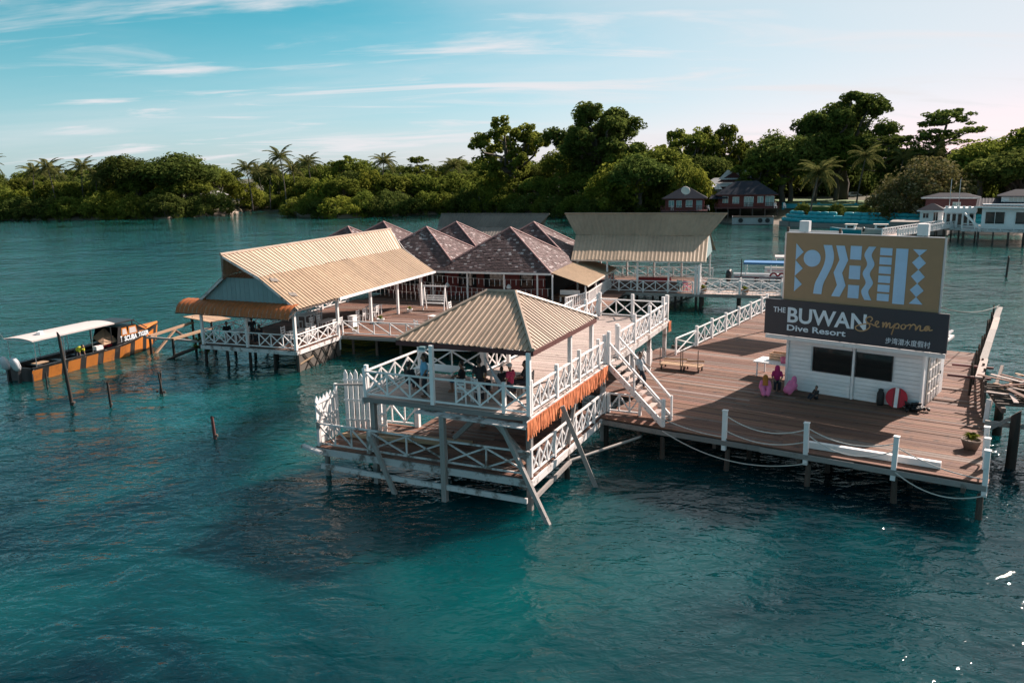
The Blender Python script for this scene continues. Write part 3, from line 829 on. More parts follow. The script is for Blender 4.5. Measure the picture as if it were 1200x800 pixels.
# round dive flag disc
df = thing('dive_disc', 'round red board with white vertical stripe leaning on the hut', 'sign', HUT(5.3, -.3, DZ))
Mt = face_matrix(HUT(5.2, -.34, DZ + .48), HUT.a) @ Matrix.Rotation(R(-10), 4, 'X')
ring = [(math.cos(k * math.pi / 18) * .46, math.sin(k * math.pi / 18) * .46) for k in range(36)]
MB().add([(x, 0, z) for x, z in ring] + [(x, .05, z) for x, z in ring], [list(range(36)), list(range(36, 72))] + [(i, (i + 1) % 36, 36 + (i + 1) % 36, 36 + i) for i in range(36)]).build('disc', 'signal_red', df, Mt)
MB().box((0, -.008, 0), (.15, .02, .9)).build('stripe', 'wall_white', df, Mt)
for x in (-.13, .13): MB().box((x, -.008, 0), (.015, .018, .84)).build('trim', 'boat_black', df, Mt)
def rockheap(name, label, cat, c, size, mat, n=26, seed=1):
    r_ = random.Random(seed); t2 = thing(name, label, cat, c)
    for i in range(n):
        p = V(c) + V((r_.gauss(0, .3) * size[0], r_.gauss(0, .3) * size[1], abs(r_.gauss(0, .35)) * size[2]))
        b3 = MB(); k = r_.uniform(.1, .22)
        pts = [p + V((r_.uniform(-k, k), r_.uniform(-k, k), r_.uniform(-.03, .1))) for _ in range(4)]
        b3.tube(pts, [.05, .08, .07, .03], 6)
        b3.build('fold', mat, t2, smooth=True)
    return t2
rockheap('net_heap', 'tangled heap of black netting beside the red disc', 'net', HUT(5.95, -.35, DZ + .05), (.8, .5, .35), 'rubber_black')
bg_ = thing('dry_bag', 'black upright bag left of the red disc', 'bag', HUT(4.4, -.2, DZ))
MB().lathe([(.14, 0), (.17, .1), (.16, .55), (.1, .68), (.12, .74)], HUT(4.5, -.25, DZ), 10).build('body', 'rubber_black', bg_, smooth=True)
MB().tube(sag(HUT(4.4, -.28, DZ + .66), HUT(4.6, -.28, DZ + .66), -.12, 6), .015, 5).build('handle', 'rubber_black', bg_)
# potted plant
def leaf_tuft(b2, c, n, r_, h, lw, rr):
    for i in range(n):
        a = rr.uniform(0, 6.28); l_ = rr.uniform(.5, 1) * r_; hh = rr.uniform(.4, 1) * h
        d = V((math.cos(a), math.sin(a), 0)); s = V((-d.y, d.x, 0)) * lw
        p0 = V(c); p1 = p0 + d * l_ * .5 + V((0, 0, hh)); p2 = p0 + d * l_ + V((0, 0, hh * .75))
        b2.add([p0, p1 + s, p2, p1 - s], [(0, 1, 2, 3)], 0, rr.random())
def potted(label, c, s, mat='clay', group='flower pots', leafm='leaf_lime'):
    t2 = thing('potted_plant', label, 'plant', c, group)
    MB().lathe([(.2 * s, 0), (.3 * s, .28 * s), (.33 * s, .34 * s), (.28 * s, .34 * s), (.26 * s, .26 * s)], c, 14).build('pot', mat, t2, smooth=True)
    b2 = MB(); leaf_tuft(b2, (c[0], c[1], c[2] + .28 * s), 46, .36 * s, .3 * s, .05 * s, random.Random(int(c[0] * 99)))
    b2.build('foliage', leafm, t2)
potted('bushy yellow-green plant in a brown pot near the right deck corner', DEK(14.1, 3.6, DZ), 1.15)
# luggage trolleys / pallets
def trolley(label, o, ang, w=1.3, l=.9):
    t2 = thing('flat_trolley', label, 'trolley', o, 'slatted flat trolleys')
    M = Matrix.Translation(o) @ Matrix.Rotation(ang, 4, 'Z')
    for k in range(6):
        bar('slat', M @ V((-w / 2, -l / 2 + (k + .5) * l / 6, .32)), M @ V((w / 2, -l / 2 + (k + .5) * l / 6, .32)), l / 6 - .03, .03, 'bare_wood', t2)
    for x in (-w / 2 + .1, w / 2 - .1):
        bar('bearer', M @ V((x, -l / 2, .26)), M @ V((x, l / 2, .26)), .07, .09, 'bare_wood', t2)
        for y in (-l / 2 + .1, l / 2 - .1): pole('leg', M @ V((x, y, 0)), M @ V((x, y, .24)), .09, 'rubber_black', t2)
    bar('handle_post', M @ V((-w / 2 + .05, -l / 2, .3)), M @ V((-w / 2 + .05, -l / 2, 1.25)), .035, .035, 'old_wood', t2)
    bar('handle_post', M @ V((w / 2 - .1, -l / 2, .3)), M @ V((w / 2 - .1, -l / 2, 1.25)), .035, .035, 'old_wood', t2)
    bar('side_slat', M @ V((-w / 2, l / 2, .42)), M @ V((w / 2, l / 2, .5)), .03, .1, 'bare_wood', t2)
trolley('slatted wooden flat trolley on the deck, nearer the scuba tanks', DEK(-.75, 9.9, DZ), -.5)
trolley('slatted wooden flat trolley on the deck, nearer the hut', DEK(.35, 10.0, DZ), -.55, 1.0, .8)
tank_where = ['at the front', 'second from the front', 'third from the front', 'fourth from the front', 'fifth from the front', 'sixth from the front', 'at the back']
for i in range(7):
    c_ = DEK(-2.15 - .04 * i + .12 * (i % 2), 7.6 + i * .46, DZ)
    t2 = thing('scuba_tank', 'white scuba tank behind the stairs, %s of the row' % tank_where[i], 'tank', c_, 'row of scuba tanks behind the stairs')
    MB().lathe([(.02, 0), (.17, .02), (.175, .1), (.175, .74), (.13, .86), (.05, .93), (.05, .98)], c_, 12).build('cylinder', 'tank_white', t2, smooth=True)
    MB().lathe([(.035, 0), (.05, .03), (.05, .1), (.03, .12)], c_ + V((0, 0, .98)), 8).build('valve', 'steel', t2, smooth=True)

# ------------------------------------------------------------------ neighbour's platform with loose planks
nb_ = thing('neighbour_platform', 'rough timber platform on piles right of the deck', 'platform', (19.3, 32.2, 2.4))
NB = G((19.2, 32.3), (.93, -.36), (.36, .93))
for k in range(9): bar('bearer', NB(.8, .3 + k * .42, 2.4), NB(7.5, .3 + k * .42, 2.4), .1, .1, 'old_wood', nb_)
for x in (1.0, 3.9, 7.2): bar('cross_beam', NB(x, -.1, 2.24), NB(x, 4.2, 2.24), .16, .2, 'old_wood', nb_)
for x, y in ((1.35, -.6), (1.6, 3.9), (5.2, -.3), (5.2, 3.9)): pole('pile', NB(x, y, -1.5), NB(x, y, 2.3), .42, 'wet_wood', nb_)
bar('tie_beam', NB(.35, -.25, 1.72), NB(6, -.35, 1.55), .12, .2, 'grey_wood', nb_)
bar('diagonal_brace', NB(-.5, -.1, .7), NB(1.3, -.45, 2.1), .1, .14, 'grey_wood', nb_)
for k, (x0, z0, x1, z1) in enumerate(((-1.2, .95, -.5, .2), (-1.1, 1.2, 0, .1), (-.9, .5, .1, -.3))):
    pole('loose_strut', NB(x0, -.9 - .2 * k, z0), NB(x1, -.8 - .2 * k, z1), .1, 'wet_wood', nb_)
hp = thing('plank_heap', 'untidy heap of sawn planks and offcuts on the neighbouring platform', 'planks', NB(2, 1.6, 2.5))
for i in range(130):
    x, y = random.uniform(1.3, 8.0), random.uniform(.0, 4.0); l_ = random.uniform(.6, 1.9); a = random.choice((1.2, 1.7, 2.0, .2, 2.4)) + random.gauss(0, .25)
    dz = random.gauss(0, .08); z = 2.55 + random.uniform(0, .32)
    d = V((math.cos(a), math.sin(a), 0)) * l_ / 2; c_ = NB(x, y, z)
    bar('loose_plank', c_ - d - V((0, 0, dz)), c_ + d + V((0, 0, dz)), random.uniform(.1, .24), .035, random.choice(('bare_wood', 'bare_wood', 'grey_wood', 'deck_wood', 'pale_deck_wood')), hp)
# narrow gangway running out behind the platform
gw = thing('narrow_gangway', 'long narrow weathered gangway running out behind the plank heap', 'gangway', (21.6, 36.2, 2.5))
g0, g1 = V((21.55, 36.3, 2.45)), V((33.05, 54.0, 2.6))
gd = (g1 - g0).normalized(); gs = V((gd.y, -gd.x, 0)).normalized()
for k in range(5):
    for j in range(1):
        a0, a1 = g0.lerp(g1, k / 5), g0.lerp(g1, (k + 1) / 5 - .003)
        o_ = gs * random.uniform(-.06, .06)
        bar('board', a0 + o_ + V((0, 0, random.uniform(-.03, .03))), a1 + o_ * .3, .34, .08, 'grey_wood' if (k + j) % 3 else 'pale_deck_wood', gw)
for k in range(9):
    p = g0.lerp(g1, (k + .3) / 9) - gs * .3
    pole('pile', V((p.x - .1, p.y, -1.5)), V((p.x, p.y, 2.75 + random.uniform(-.3, .25))), .13, 'wet_wood', gw)
for k in (0.02, .13): 
    p = g0.lerp(g1, k); bar('cross_bar', p - gs * 1.3 - V((0, 0, .1)), p + gs * .5 - V((0, 0, .1)), .14, .1, 'maroon', gw)
tag(MB().tube(sag(HUT(6.6, -.3, 6.15), V((33.0, 54.0, 2.75)), .35, 16), .022, 5).build('cable', 'rubber_black'), 'dark cable strung from the billboard to the far gangway end', 'cable')
# ================================================================== TWO-STOREY LOOK-OUT TOWER AND WALKWAY
tw = thing('upper_deck', 'raised pale plank deck and walkway on white posts', 'deck', PAV(0, 0, UZ))
planks(tw, PAV, -7.0, .05, -.05, 4.3, UZ, .2, 'a', 'pale_deck_wood', 2)
planks(tw, PAV, -4.25, .05, 4.3, 20.2, UZ, .2, 'a', 'pale_deck_wood', 1)
bar('edge_beam', PAV(-7.05, -.1, UZ - .11), PAV(.1, -.1, UZ - .11), .08, .15, 'grey_wood', tw)
bar('edge_beam', PAV(-7.1, -.1, UZ - .17), PAV(-7.1, 4.3, UZ - .17), .08, .26, 'worn_white', tw)
bar('edge_beam', PAV(.1, -.1, UZ - .17), PAV(.1, 20.2, UZ - .17), .08, .26, 'worn_white', tw)
bar('edge_beam', PAV(-4.3, 4.3, UZ - .17), PAV(-4.3, 20.2, UZ - .17), .08, .26, 'worn_white', tw)
bar('edge_beam', PAV(-4.3, 20.25, UZ - .17), PAV(.1, 20.25, UZ - .17), .08, .26, 'worn_white', tw)
for q in np.arange(.8, 20.2, 1.15):
    bar('joist', PAV(-7.0 if q < 4.2 else -4.25, q, UZ - .15), PAV(0, q, UZ - .15), .08, .16, 'worn_white', tw)
for a in (-6.8, -3.9, -2, -.2):
    bar('cross_beam', PAV(a, 0, UZ - .33), PAV(a, 4.2 if a < -4 else 20, UZ - .33), .12, .18, 'worn_white', tw)
# skewed board shelf along the front lower edge
bar('front_board', PAV(-4.5, -.28, UZ - .24), PAV(.15, -.42, UZ - .3), .5, .04, 'worn_white', tw)
for a, q, zb in ((0, 0, -1.6), (-3.3, -.5, -1.6), (-6.75, .1, -1.6), (-6.8, 3.4, DZ), (0, 3.5, -1.6), (-4.1, 4.4, DZ), (0, 8.4, -1.6), (-4.1, 9, DZ), (-.1, 12.6, DZ), (-4.1, 14, DZ), (-.1, 16.6, DZ), (-.1, 20, -1.6), (-4.1, 20, -1.6), (-2, 20, -1.6)):
    bar('support_post', PAV(a, q, zb), PAV(a, q, UZ - .25), .2, .2, 'grey_wood' if q < 8 else 'worn_white', tw, up=(.908, -.419, 0))
for p0, p1 in ((PAV(-.95, -.42, 3.35), PAV(1.3, -.95, -.4)), (PAV(.3, 2.5, 3.3), PAV(1.65, 3.05, -.4)), (PAV(-6.45, -.62, 2.2), PAV(-5.25, -.62, -.5)), (PAV(.1, 4.6, 3.35), PAV(.25, 3.3, 1.5)), (PAV(-1.2, -.3, 3.3), PAV(0, -.1, 1.9)), (PAV(-2.1, -.2, 3.3), PAV(-3.2, .2, 2.3))):
    bar('diagonal_brace', p0, p1, .13, .17, 'grey_wood', tw)
# posts that carry the roof
rfz = 5.95
hr = thing('hip_roof_shelter', 'tan ribbed metal hip roof on white posts over the raised deck', 'roof', PAV(-2.7, 3.5, rfz))
for a, q in ((-3.95, -.02), (-.02, .05), (-.02, 4.2), (-4.0, 4.6), (-.05, 6.9), (-4.0, 6.9)):
    bar('roof_post', PAV(a, q, UZ), PAV(a, q, rfz - .06), .15, .15, 'white_paint', hr, up=(.908, -.419, 0))
A0, A1, B0, B1 = -5.55, .12, .1, 7.05
zt = 7.42
r0, r1 = PAV(-2.75, 3.1, zt), PAV(-2.35, 4.5, zt)
c00, c10, c11, c01 = PAV(A0, B0, rfz), PAV(A1, B0, rfz), PAV(A1, B1, rfz), PAV(A0, B1, rfz)
rL, rR = PAV(-3.35, 3.6, zt), PAV(-2.1, 3.6, zt)
def hip(e0, e1, k0, k1, pitch=.21, mat='tan_roof_pale', par=None):
    """slope with ribs square to the eave, cut along the hips and the ridge k0-k1"""
    E0_, E1_, K0, K1 = V(e0), V(e1), V(k0), V(k1)
    d = (E1_ - E0_); L = d.length; d.normalize()
    s0, s1 = (K0 - E0_).dot(d), (K1 - E0_).dot(d)
    h0 = (K0 - E0_) - d * s0; h1 = (K1 - E0_) - d * s1
    def top(f):
        s = f * L
        if s < s0: return E0_ + d * s + h0 * (s / max(s0, 1e-5))
        if s > s1: return E0_ + d * s + h1 * ((L - s) / max(L - s1, 1e-5))
        return E0_ + d * s + h0.lerp(h1, (s - s0) / max(s1 - s0, 1e-5))
    panelled('roof_sheet', mat, par, E0_, E1_, K0, K1, pitch, .032, [(0, 0), (.56, 0), (.64, 1), (.92, 1)], top, 1.05)
hip(c00, c10, rL, rR, par=hr)
hip(c10, c11, rR, rR, par=hr)
hip(c11, c01, rR, rL, par=hr)
hip(c01, c00, rL, rL, par=hr)
for p, q in ((c00, rL), (c10, rR), (c11, rR), (c01, rL), (rL, rR)):
    b2 = MB().tube([V(p) + V((0, 0, .04)), V(q) + V((0, 0, .05))], .085, 6); b2.build('ridge_cap', 'tan_roof_faded', hr)
for p, q in ((c00, c10), (c10, c11), (c11, c01), (c01, c00)):
    bar('fascia', V(p) - V((0, 0, .1)), V(q) - V((0, 0, .1)), .05, .17, 'maroon', hr)
for k in range(5):
    bar('rafter', PAV(A0 + .3 + k * 1.27, B0 + .1, rfz - .08), PAV(A0 + .3 + k * 1.27, B1 - .1, rfz - .08), .06, .1, 'old_wood', hr)
lm = thing('porch_lamp', 'small teal lamp under the eave of the hip roof', 'lamp', PAV(-4.2, -.05, 5.75))
MB().box((0, 0, 0), (.26, .2, .12)).build('housing', 'gable_teal', lm, face_matrix(PAV(-4.25, -.1, 5.78), PAV.a))
MB().box((0, -.1, -.09), (.28, .06, .05)).build('lens', 'white_plastic', lm, face_matrix(PAV(-4.25, -.1, 5.78), PAV.a))

rail('blue-white shaded railing along the front of the raised deck', [PAV(-7.0, .0), PAV(-3.95, .0), PAV(0, .0)], UZ, 1.02, 1.0, 3, pw=.13, extra=.1)
rail('white railing on the left side of the raised deck', [PAV(-7.0, .1), PAV(-7.0, 4.15)], UZ, 1.02, 1.05, 4, pw=.14, extra=.25)
rail('white railing along the back of the raised deck under the roof', [PAV(-6.9, 4.2), PAV(-4.35, 4.9)], UZ, 1.02, 1.2, 2, pw=.14, extra=.25)
rail('white railing on the far side of the raised walkway', [PAV(-4.2, 5.0), PAV(-4.2, 20.1)], UZ, 1.02, 1.1, 4, pw=.15, extra=.3)
rail('white railing across the far end of the raised walkway', [PAV(-4.1, 20.15), PAV(-.05, 20.2)], UZ, 1.02, 1.0, 2, pw=.16, extra=.4)
rail('white railing above the orange fringe', [PAV(0, .15), PAV(0, 8.6)], UZ, 1.02, .85, 3, pw=.14, extra=.28)
rail('white railing on the raised walkway beyond the stairs', [PAV(0, 10.5), PAV(0, 20.05)], UZ, 1.02, .95, 3, pw=.16, extra=.45)
# fringe of orange strips under the edge
fr = thing('orange_fringe', 'ragged orange fringe hanging from the raised deck edge', 'fringe', PAV(.17, 0, UZ - .1))
def fringe(parent, q0, q1, a, n, h0, h1, zt_):
    b2 = MB()
    for i in range(n):
        q = q0 + (q1 - q0) * (i + random.uniform(-.4, .4)) / n; w = random.uniform(.05, .1); l_ = random.uniform(h0, h1)
        p0, p1 = PAV(a + random.uniform(0, .05), q, zt_), PAV(a + random.uniform(-.03, .07), q + random.gauss(0, .03), zt_ - l_)
        s = V((.419, .908, 0)) * w / 2
        b2.add([p0 - s, p0 + s, p1 + s * .7, p1 - s * .7], [(0, 1, 2, 3)], 0, random.random())
    o = b2.build('strips', 'fringe', parent); o['kind'] = 'stuff'
fringe(fr, -.6, 8.5, .17, 330, .5, .72, UZ - .06)
fringe(fr, 19.8, 20.3, .17, 24, .45, .65, UZ - .06)
bar('backing_strip', PAV(.155, -.6, UZ - .09), PAV(.155, 8.5, UZ - .09), .02, .1, 'worn_white', fr)

# lower landing
lw = thing('lower_landing', 'low weathered plank landing underneath the raised deck', 'deck', PAV(-4, 0, DZ))
LZ = DZ - .02
planks(lw, PAV, -9.3, .2, -.4, 3.35, LZ, .2, 'a', 'deck_wood', 3)
planks(lw, PAV, -6.7, .2, 3.35, 8.3, LZ, .2, 'a', 'deck_wood', 2)
for p, q in ((PAV(-9.3, -.45), PAV(.25, -.45)), (PAV(.25, -.45), PAV(.25, 8.4)), (PAV(-9.35, -.4), PAV(-9.35, 3.4)), (PAV(-9.3, 3.4), PAV(-6.7, 3.4))):
    bar('edge_beam', v3(p, LZ - .18), v3(q, LZ - .18), .09, .26, 'worn_white', lw)
for q in (0, 1.6, 3.2, 5, 7): bar('joist', PAV(-9.2 if q < 3.3 else -6.6, q, LZ - .18), PAV(.2, q, LZ - .18), .1, .2, 'old_wood', lw)
bar('tie_beam', PAV(-9.0, -.5, .62), PAV(.1, -.5, .55), .1, .2, 'worn_white', lw)
bar('tie_beam', PAV(.3, -.3, .6), PAV(.3, 3.4, .75), .1, .16, 'grey_wood', lw)
bar('outer_sleeper', PAV(-9.9, -.5, LZ - .02), PAV(-8.8, -.75, LZ - .12), .2, .12, 'worn_white', lw)
for a, q in ((-9.15, .07), (-9.15, 3.2), (-5, 3.2), (-6.6, 7.9), (-3, 7.9), (.15, 3.4), (.2, 8.3), (-2, 3)):
    pole('pile', PAV(a, q, -1.6), PAV(a, q, LZ - .05), .24, 'grey_wood' if q < 1 else 'wet_wood', lw)
pole('loose_strut', PAV(.1, 3.1, .75), PAV(2.2, 7.0, -.1 + 1.0), .13, 'grey_wood', lw)
pole('loose_strut', PAV(.25, 3.3, 1.0), PAV(.15, 3.5, -.4), .12, 'grey_wood', lw)
rail('low railing along the front of the landing, left of the leaning brace', [PAV(-9.2, -.3), PAV(-6.8, -.3)], LZ, .95, .8, 3, style='S', mat='worn_white', extra=.05)
rail('cross-braced railing along the front of the landing below the roofed deck', [PAV(-6.75, -.3), PAV(0.1, -.3)], LZ, .95, 1.65, 2, mat='worn_white', extra=.02)
rail('white railing on the right edge of the landing under the fringe', [PAV(.15, -.25), PAV(.15, 8.2)], LZ, 1.0, .78, 3, rw=.065, extra=.0)
rail('short white railing at the back of the landing beside the pickets', [PAV(-8.6, 3.2), PAV(-6.75, 3.35)], LZ, .95, .62, 3, style='N', pw=.2, extra=.12)
rail('short white railing at the deck edge below the stairs', [PAV(.3, 8.35), PAV(1.75, 8.35)], DZ, .9, .48, 3, style='N', extra=.0)
# picket fences
def pickets(label, p0, p1, z, h, n, wear=0, brace=True, name='picket_fence'):
    t2 = thing(name, label, 'fence', v3(p0, z), 'white picket fence panels')
    p0, p1 = v3(p0, z), v3(p1, z); d = (p1 - p0); L = d.length; d.normalize(); out_ = d.cross(V((0, 0, 1)))
    w = L / n * .74
    for i in range(n):
        c_ = p0 + d * L * (i + .5) / n; hh = h + random.uniform(-.12, .1)
        b2 = MB(); s = d * w / 2; th = out_ * .02
        prof = [c_ - s, c_ + s, c_ + s + V((0, 0, hh - .16)), c_ + V((0, 0, hh)), c_ - s + V((0, 0, hh - .16))]
        vs = [q + th for q in prof] + [q - th for q in prof]
        b2.add(vs, [(0, 1, 2, 3, 4), (9, 8, 7, 6, 5)] + [(k, 5 + k, 5 + (k + 1) % 5, (k + 1) % 5) for k in range(5)])
        b2.build('picket', 'white_paint', t2)
    for f in (.18, .52, .86): bar('rail', p0 + out_ * .05 + V((0, 0, h * f)), p1 + out_ * .05 + V((0, 0, h * f)), .04, .09, 'white_paint', t2)
    if brace:
        bar('diagonal_brace', p0 + out_ * .09 + V((0, 0, h * .2)), p1 + out_ * .09 + V((0, 0, h * .5)), .03, .09, 'white_paint', t2)
        bar('diagonal_brace', p0 + out_ * .09 + V((0, 0, h * .85)), p1 + out_ * .09 + V((0, 0, h * .1)), .03, .09, 'white_paint', t2)
pickets('tall white picket panel standing at the outer left edge of the landing', PAV(-9.3, -.3), PAV(-9.45, 1.25), LZ, 2.05, 6)
pickets('tallest white picket panel beside the raised deck corner', PAV(-9.45, 1.85), PAV(-8.35, 2.15), LZ, 2.6, 5, brace=False)
pickets('short white picket panel right of the tallest pickets', PAV(-8.28, 2.15), PAV(-7.6, 2.3), LZ, 1.5, 3, brace=False)
gt = thing('gate_beam', 'grey horizontal bar linking the two tall picket panels', 'beam', PAV(-9.3, 1.3, LZ + 2.2))
bar('bar', PAV(-9.45, 1.25, LZ + 2.15), PAV(-7.1, 1.6, LZ + 2.3), .07, .09, 'grey_wood', gt)
post('post', PAV(-9.45, 1.3), LZ, LZ + 2.2, .12, 'white_paint', gt, PAV.a)
tag(bar('spare_timber', PAV(-9.0, 1.0, LZ + .1), PAV(-4.6, 1.5, LZ + .12), .18, .14, 'bare_wood'), 'orange-brown timber lying on the landing, left of the rear one', 'timber', 'loose timbers on the landing')
tag(bar('spare_timber', PAV(-8.0, 1.7, LZ + .1), PAV(-3.4, 2.0, LZ + .12), .18, .14, 'bare_wood'), 'orange-brown timber lying on the landing nearer the back', 'timber', 'loose timbers on the landing')
lad = thing('boarding_ladder', 'brown wooden ladder hung off the landing behind the pickets', 'ladder', PAV(-9.3, 3.2, 0))
for q in (2.6, 3.1): bar('side_rail', PAV(-9.7, q, -.5), PAV(-9.4, q, LZ + 1.0), .07, .07, 'old_wood', lad)
for k in range(5): bar('rung', PAV(-9.66 + .05 * k, 2.6, .2 + k * .32), PAV(-9.66 + .05 * k, 3.1, .2 + k * .32), .05, .05, 'old_wood', lad)

# stairs from the walkway to the big deck
st = thing('stairs', 'white open-tread timber stairs from the raised walkway to the deck', 'stairs', PAV(3, 8, DZ))
tL, tR = PAV(.15, 8.75, UZ - .05), PAV(.15, 10.2, UZ - .05)
bL, bR = PAV(3.1, 7.15, DZ), PAV(3.2, 8.2, DZ)
def skirt(p, q):
    bar('stringer', p - V((0, 0, .1)), q + V((0, 0, .08)), .06, .28, 'white_paint', st)
skirt(tL, bL); skirt(tR, bR)
for k in range(10):
    f = (k + .6) / 10.4
    p, q = tL.lerp(bL, f), tR.lerp(bR, f)
    bar('tread', p + V((0, 0, .02)), q + V((0, 0, .02)), .27, .045, 'pale_deck_wood', st)
for p, q, nm in ((tL, bL, 0), (tR, bR, 1)):
    up = V((0, 0, .98))
    bar('handrail', p + up, q + up, .07, .09, 'white_paint', st)
    bar('mid_rail', p + up * .5, q + up * .5, .05, .06, 'white_paint', st) if nm == 5 else None
    bar('newel_post', q + V((0, 0, -.05)), q + V((0, 0, 1.12 + .1 * (1 - nm))), .13 if nm == 0 else .08, .13 if nm == 0 else .08, 'white_paint', st, up=(.83, -.56, 0))
    m_ = p.lerp(q, .48); bar('baluster', m_, m_ + up, .08, .08, 'white_paint', st, up=(.83, -.56, 0))
    bar('newel_post', p, p + V((0, 0, 1.5)), .15, .15, 'white_paint', st, up=(.83, -.56, 0))
# ================================================================== OPEN HALL ON THE LEFT
hl = thing('open_hall', 'open-sided hall with swept-up tan ribbed roof and white posts on the left', 'hall', HAL(3.6, 0, DZ))
planks(hl, HAL, 0, 7.3, -.05, 19.4, DZ, .24, 'a', 'deck_wood', 1)
bar('edge_beam', HAL(-.05, -.1, DZ - .17), HAL(7.35, -.1, DZ - .17), .08, .24, 'worn_white', hl)
bar('edge_beam', HAL(-.06, -.1, DZ - .17), HAL(-.06, 5.4, DZ - .17), .08, .24, 'worn_white', hl)
for q in (.2, 2.5, 5, 7.5, 10, 14, 18): bar('joist', HAL(0, q, DZ - .2), HAL(7.3, q, DZ - .2), .12, .24, 'old_wood', hl)
for a in (.1, 1.8, 3.7, 5.5, 7.2):
    for q in (.15, 3, 6.5, 10.5):
        if q > 6 and a < 7: continue
        pole('pile', HAL(a + random.uniform(-.1, .1), q, -1.6), HAL(a, q, DZ - .25), .22, 'wet_wood', hl)
EV, CR, RG = 4.15, 5.97, 7.52           # eave, crease and ridge heights
for q in (0, 4.95, 9.45, 13.6, 17.7):
    bar('post', HAL(.05, q, DZ - (1.0 if q == 4.95 else 0)), HAL(.05, q, EV - .05), .17, .17, 'white_paint', hl, up=(.345, .939, 0))
for q in (.0, 4.9, 9.5, 14, 18): bar('post', HAL(7.2, q, DZ), HAL(7.2, q, EV), .15, .15, 'white_paint', hl, up=(.345, .939, 0))
bar('post', HAL(3.7, 0, DZ), HAL(3.7, 0, 4.3), .15, .15, 'white_paint', hl, up=(.345, .939, 0))
pr = [(0, 0), (.40, 0), (.55, 1), (.85, 1)]
ov = -.35
panelled('lower_roof_slope_sheet', 'tan_roof', hl, HAL(ov, -.15, EV - .1), HAL(ov, 19.5, EV - .1), HAL(2.2, -.3, CR), HAL(2.2, 18.7, CR), .36, .045, pr, None, 1.08)
panelled('upper_roof_slope_sheet', 'tan_roof', hl, HAL(2.2, -.3, CR + .02), HAL(2.2, 18.7, CR + .02), HAL(3.62, -1.9, RG), HAL(3.62, 19.6, RG), .36, .045, pr, None, 1.08)
panelled('lower_roof_slope_sheet', 'tan_roof', hl, HAL(7.2 - ov, -.15, EV - .1), HAL(7.2 - ov, 19.5, EV - .1), HAL(5.0, -.3, CR), HAL(5.0, 18.7, CR), .36, .045, pr, None, 1.08)
panelled('upper_roof_slope_sheet', 'tan_roof', hl, HAL(5.0, -.3, CR + .02), HAL(5.0, 18.7, CR + .02), HAL(3.63, -1.9, RG), HAL(3.63, 19.6, RG), .36, .045, pr, None, 1.08)
MB().tube([HAL(3.62, -1.93, RG + .02), HAL(3.62, 19.62, RG + .02)], .09, 6).build('ridge_cap', 'tan_roof_faded', hl)
bar('eave_gutter', HAL(ov - .06, 4.6, EV - .17), HAL(ov - .06, 19.55, EV - .17), .12, .16, 'white_paint', hl)
bar('eave_board', HAL(ov + .05, -.2, EV - .2), HAL(ov + .05, 4.6, EV - .2), .06, .08, 'old_wood', hl)
for q in (-.1, 19.3):
    for s_ in (1, -1):
        a0, a1, a2 = (ov, 2.2, 3.6) if s_ == 1 else (7.2 - ov, 5.0, 3.6)
        bar('barge_board', HAL(a0, q - .03, EV - .2), HAL(a1, q - .15, CR - .12), .05, .16, 'worn_white', hl)
        bar('barge_board', HAL(a1, q - .15, CR - .12), HAL(a2, q + (-1.7 if q < 1 else .2), RG - .12), .05, .14, 'worn_white', hl)
# clad gable: boards side by side under the slopes
gbl = 18
for k in range(gbl):
    a = .5 + (k + .5) * 6.2 / gbl
    t_ = min(a, 7.2 - a)
    ztop = EV + (CR - EV) * min(1, (t_ + .3) / 2.5) - .12
    if ztop > EV + .05:
        bar('gable_board', HAL(a, .06, EV - .1), HAL(a, .06, ztop), .06, 6.2 / gbl - .012, 'gable_teal', hl, up=(-.939, .345, 0))
bar('lintel', HAL(-.2, .02, EV - .16), HAL(7.4, .02, EV - .16), .14, .14, 'grey_wood', hl)
for q in (5, 10, 15): bar('tie_beam', HAL(0, q, EV - .1), HAL(7.2, q, EV - .1), .1, .14, 'old_wood', hl)
for a in (.02, 7.2): bar('wall_plate', HAL(a, 0, EV - .16), HAL(a, 19.3, EV - .16), .12, .12, 'old_wood', hl)
# two skylight patches of newer sheet
for (a, q) in ((1.75, .55), (.55, .75)):
    f_ = (a - ov) / (2.2 - ov); z = EV - .1 + (CR - EV + .1) * f_ + .09
    bar('patch_sheet', HAL(a - .12, q, z - .09), HAL(a + .12, q + .1, z + .1), .6, .02, 'dull_roof', hl, up=(.3, 0, 1))
# curved orange awning
aw = thing('barrel_awning', 'curved orange ribbed awning across the front of the left hall', 'awning', HAL(3.6, -.6, 3.9))
n_ = 26
for k in range(n_):
    a0, a1 = -.35 + k * 8.6 / n_, -.35 + (k + 1) * 8.6 / n_ - .015
    b2 = MB(); prof = [(.1, 4.32), (-.35, 4.28), (-.75, 4.12), (-1.02, 3.86), (-1.12, 3.55)]
    vs = []
    for a in (a0, (a0 + a1) / 2, a1):
        bump_ = .05 if a not in (a0, a1) else 0
        for s, z in prof:
            f = (a + .35) / 8.6
            vs.append(HAL(a, s - bump_ * .8, z + bump_ * .5 + .1 * f))
    m5 = len(prof)
    fs = [(i, i + 1, m5 + i + 1, m5 + i) for i in range(m5 - 1)] + [(m5 + i, m5 + i + 1, 2 * m5 + i + 1, 2 * m5 + i) for i in range(m5 - 1)]
    b2.add(vs, fs); b2.build('awning_rib', 'orange_awning', aw, smooth=True)
bar('front_bar', HAL(-.35, -1.12, 3.53), HAL(8.25, -1.12, 3.63), .05, .06, 'old_wood', aw)
for a in (-.3, 2.6, 5.4, 8.2): bar('arm', HAL(a, -1.1, 3.58), HAL(a, .05, 4.1), .04, .05, 'old_wood', aw)
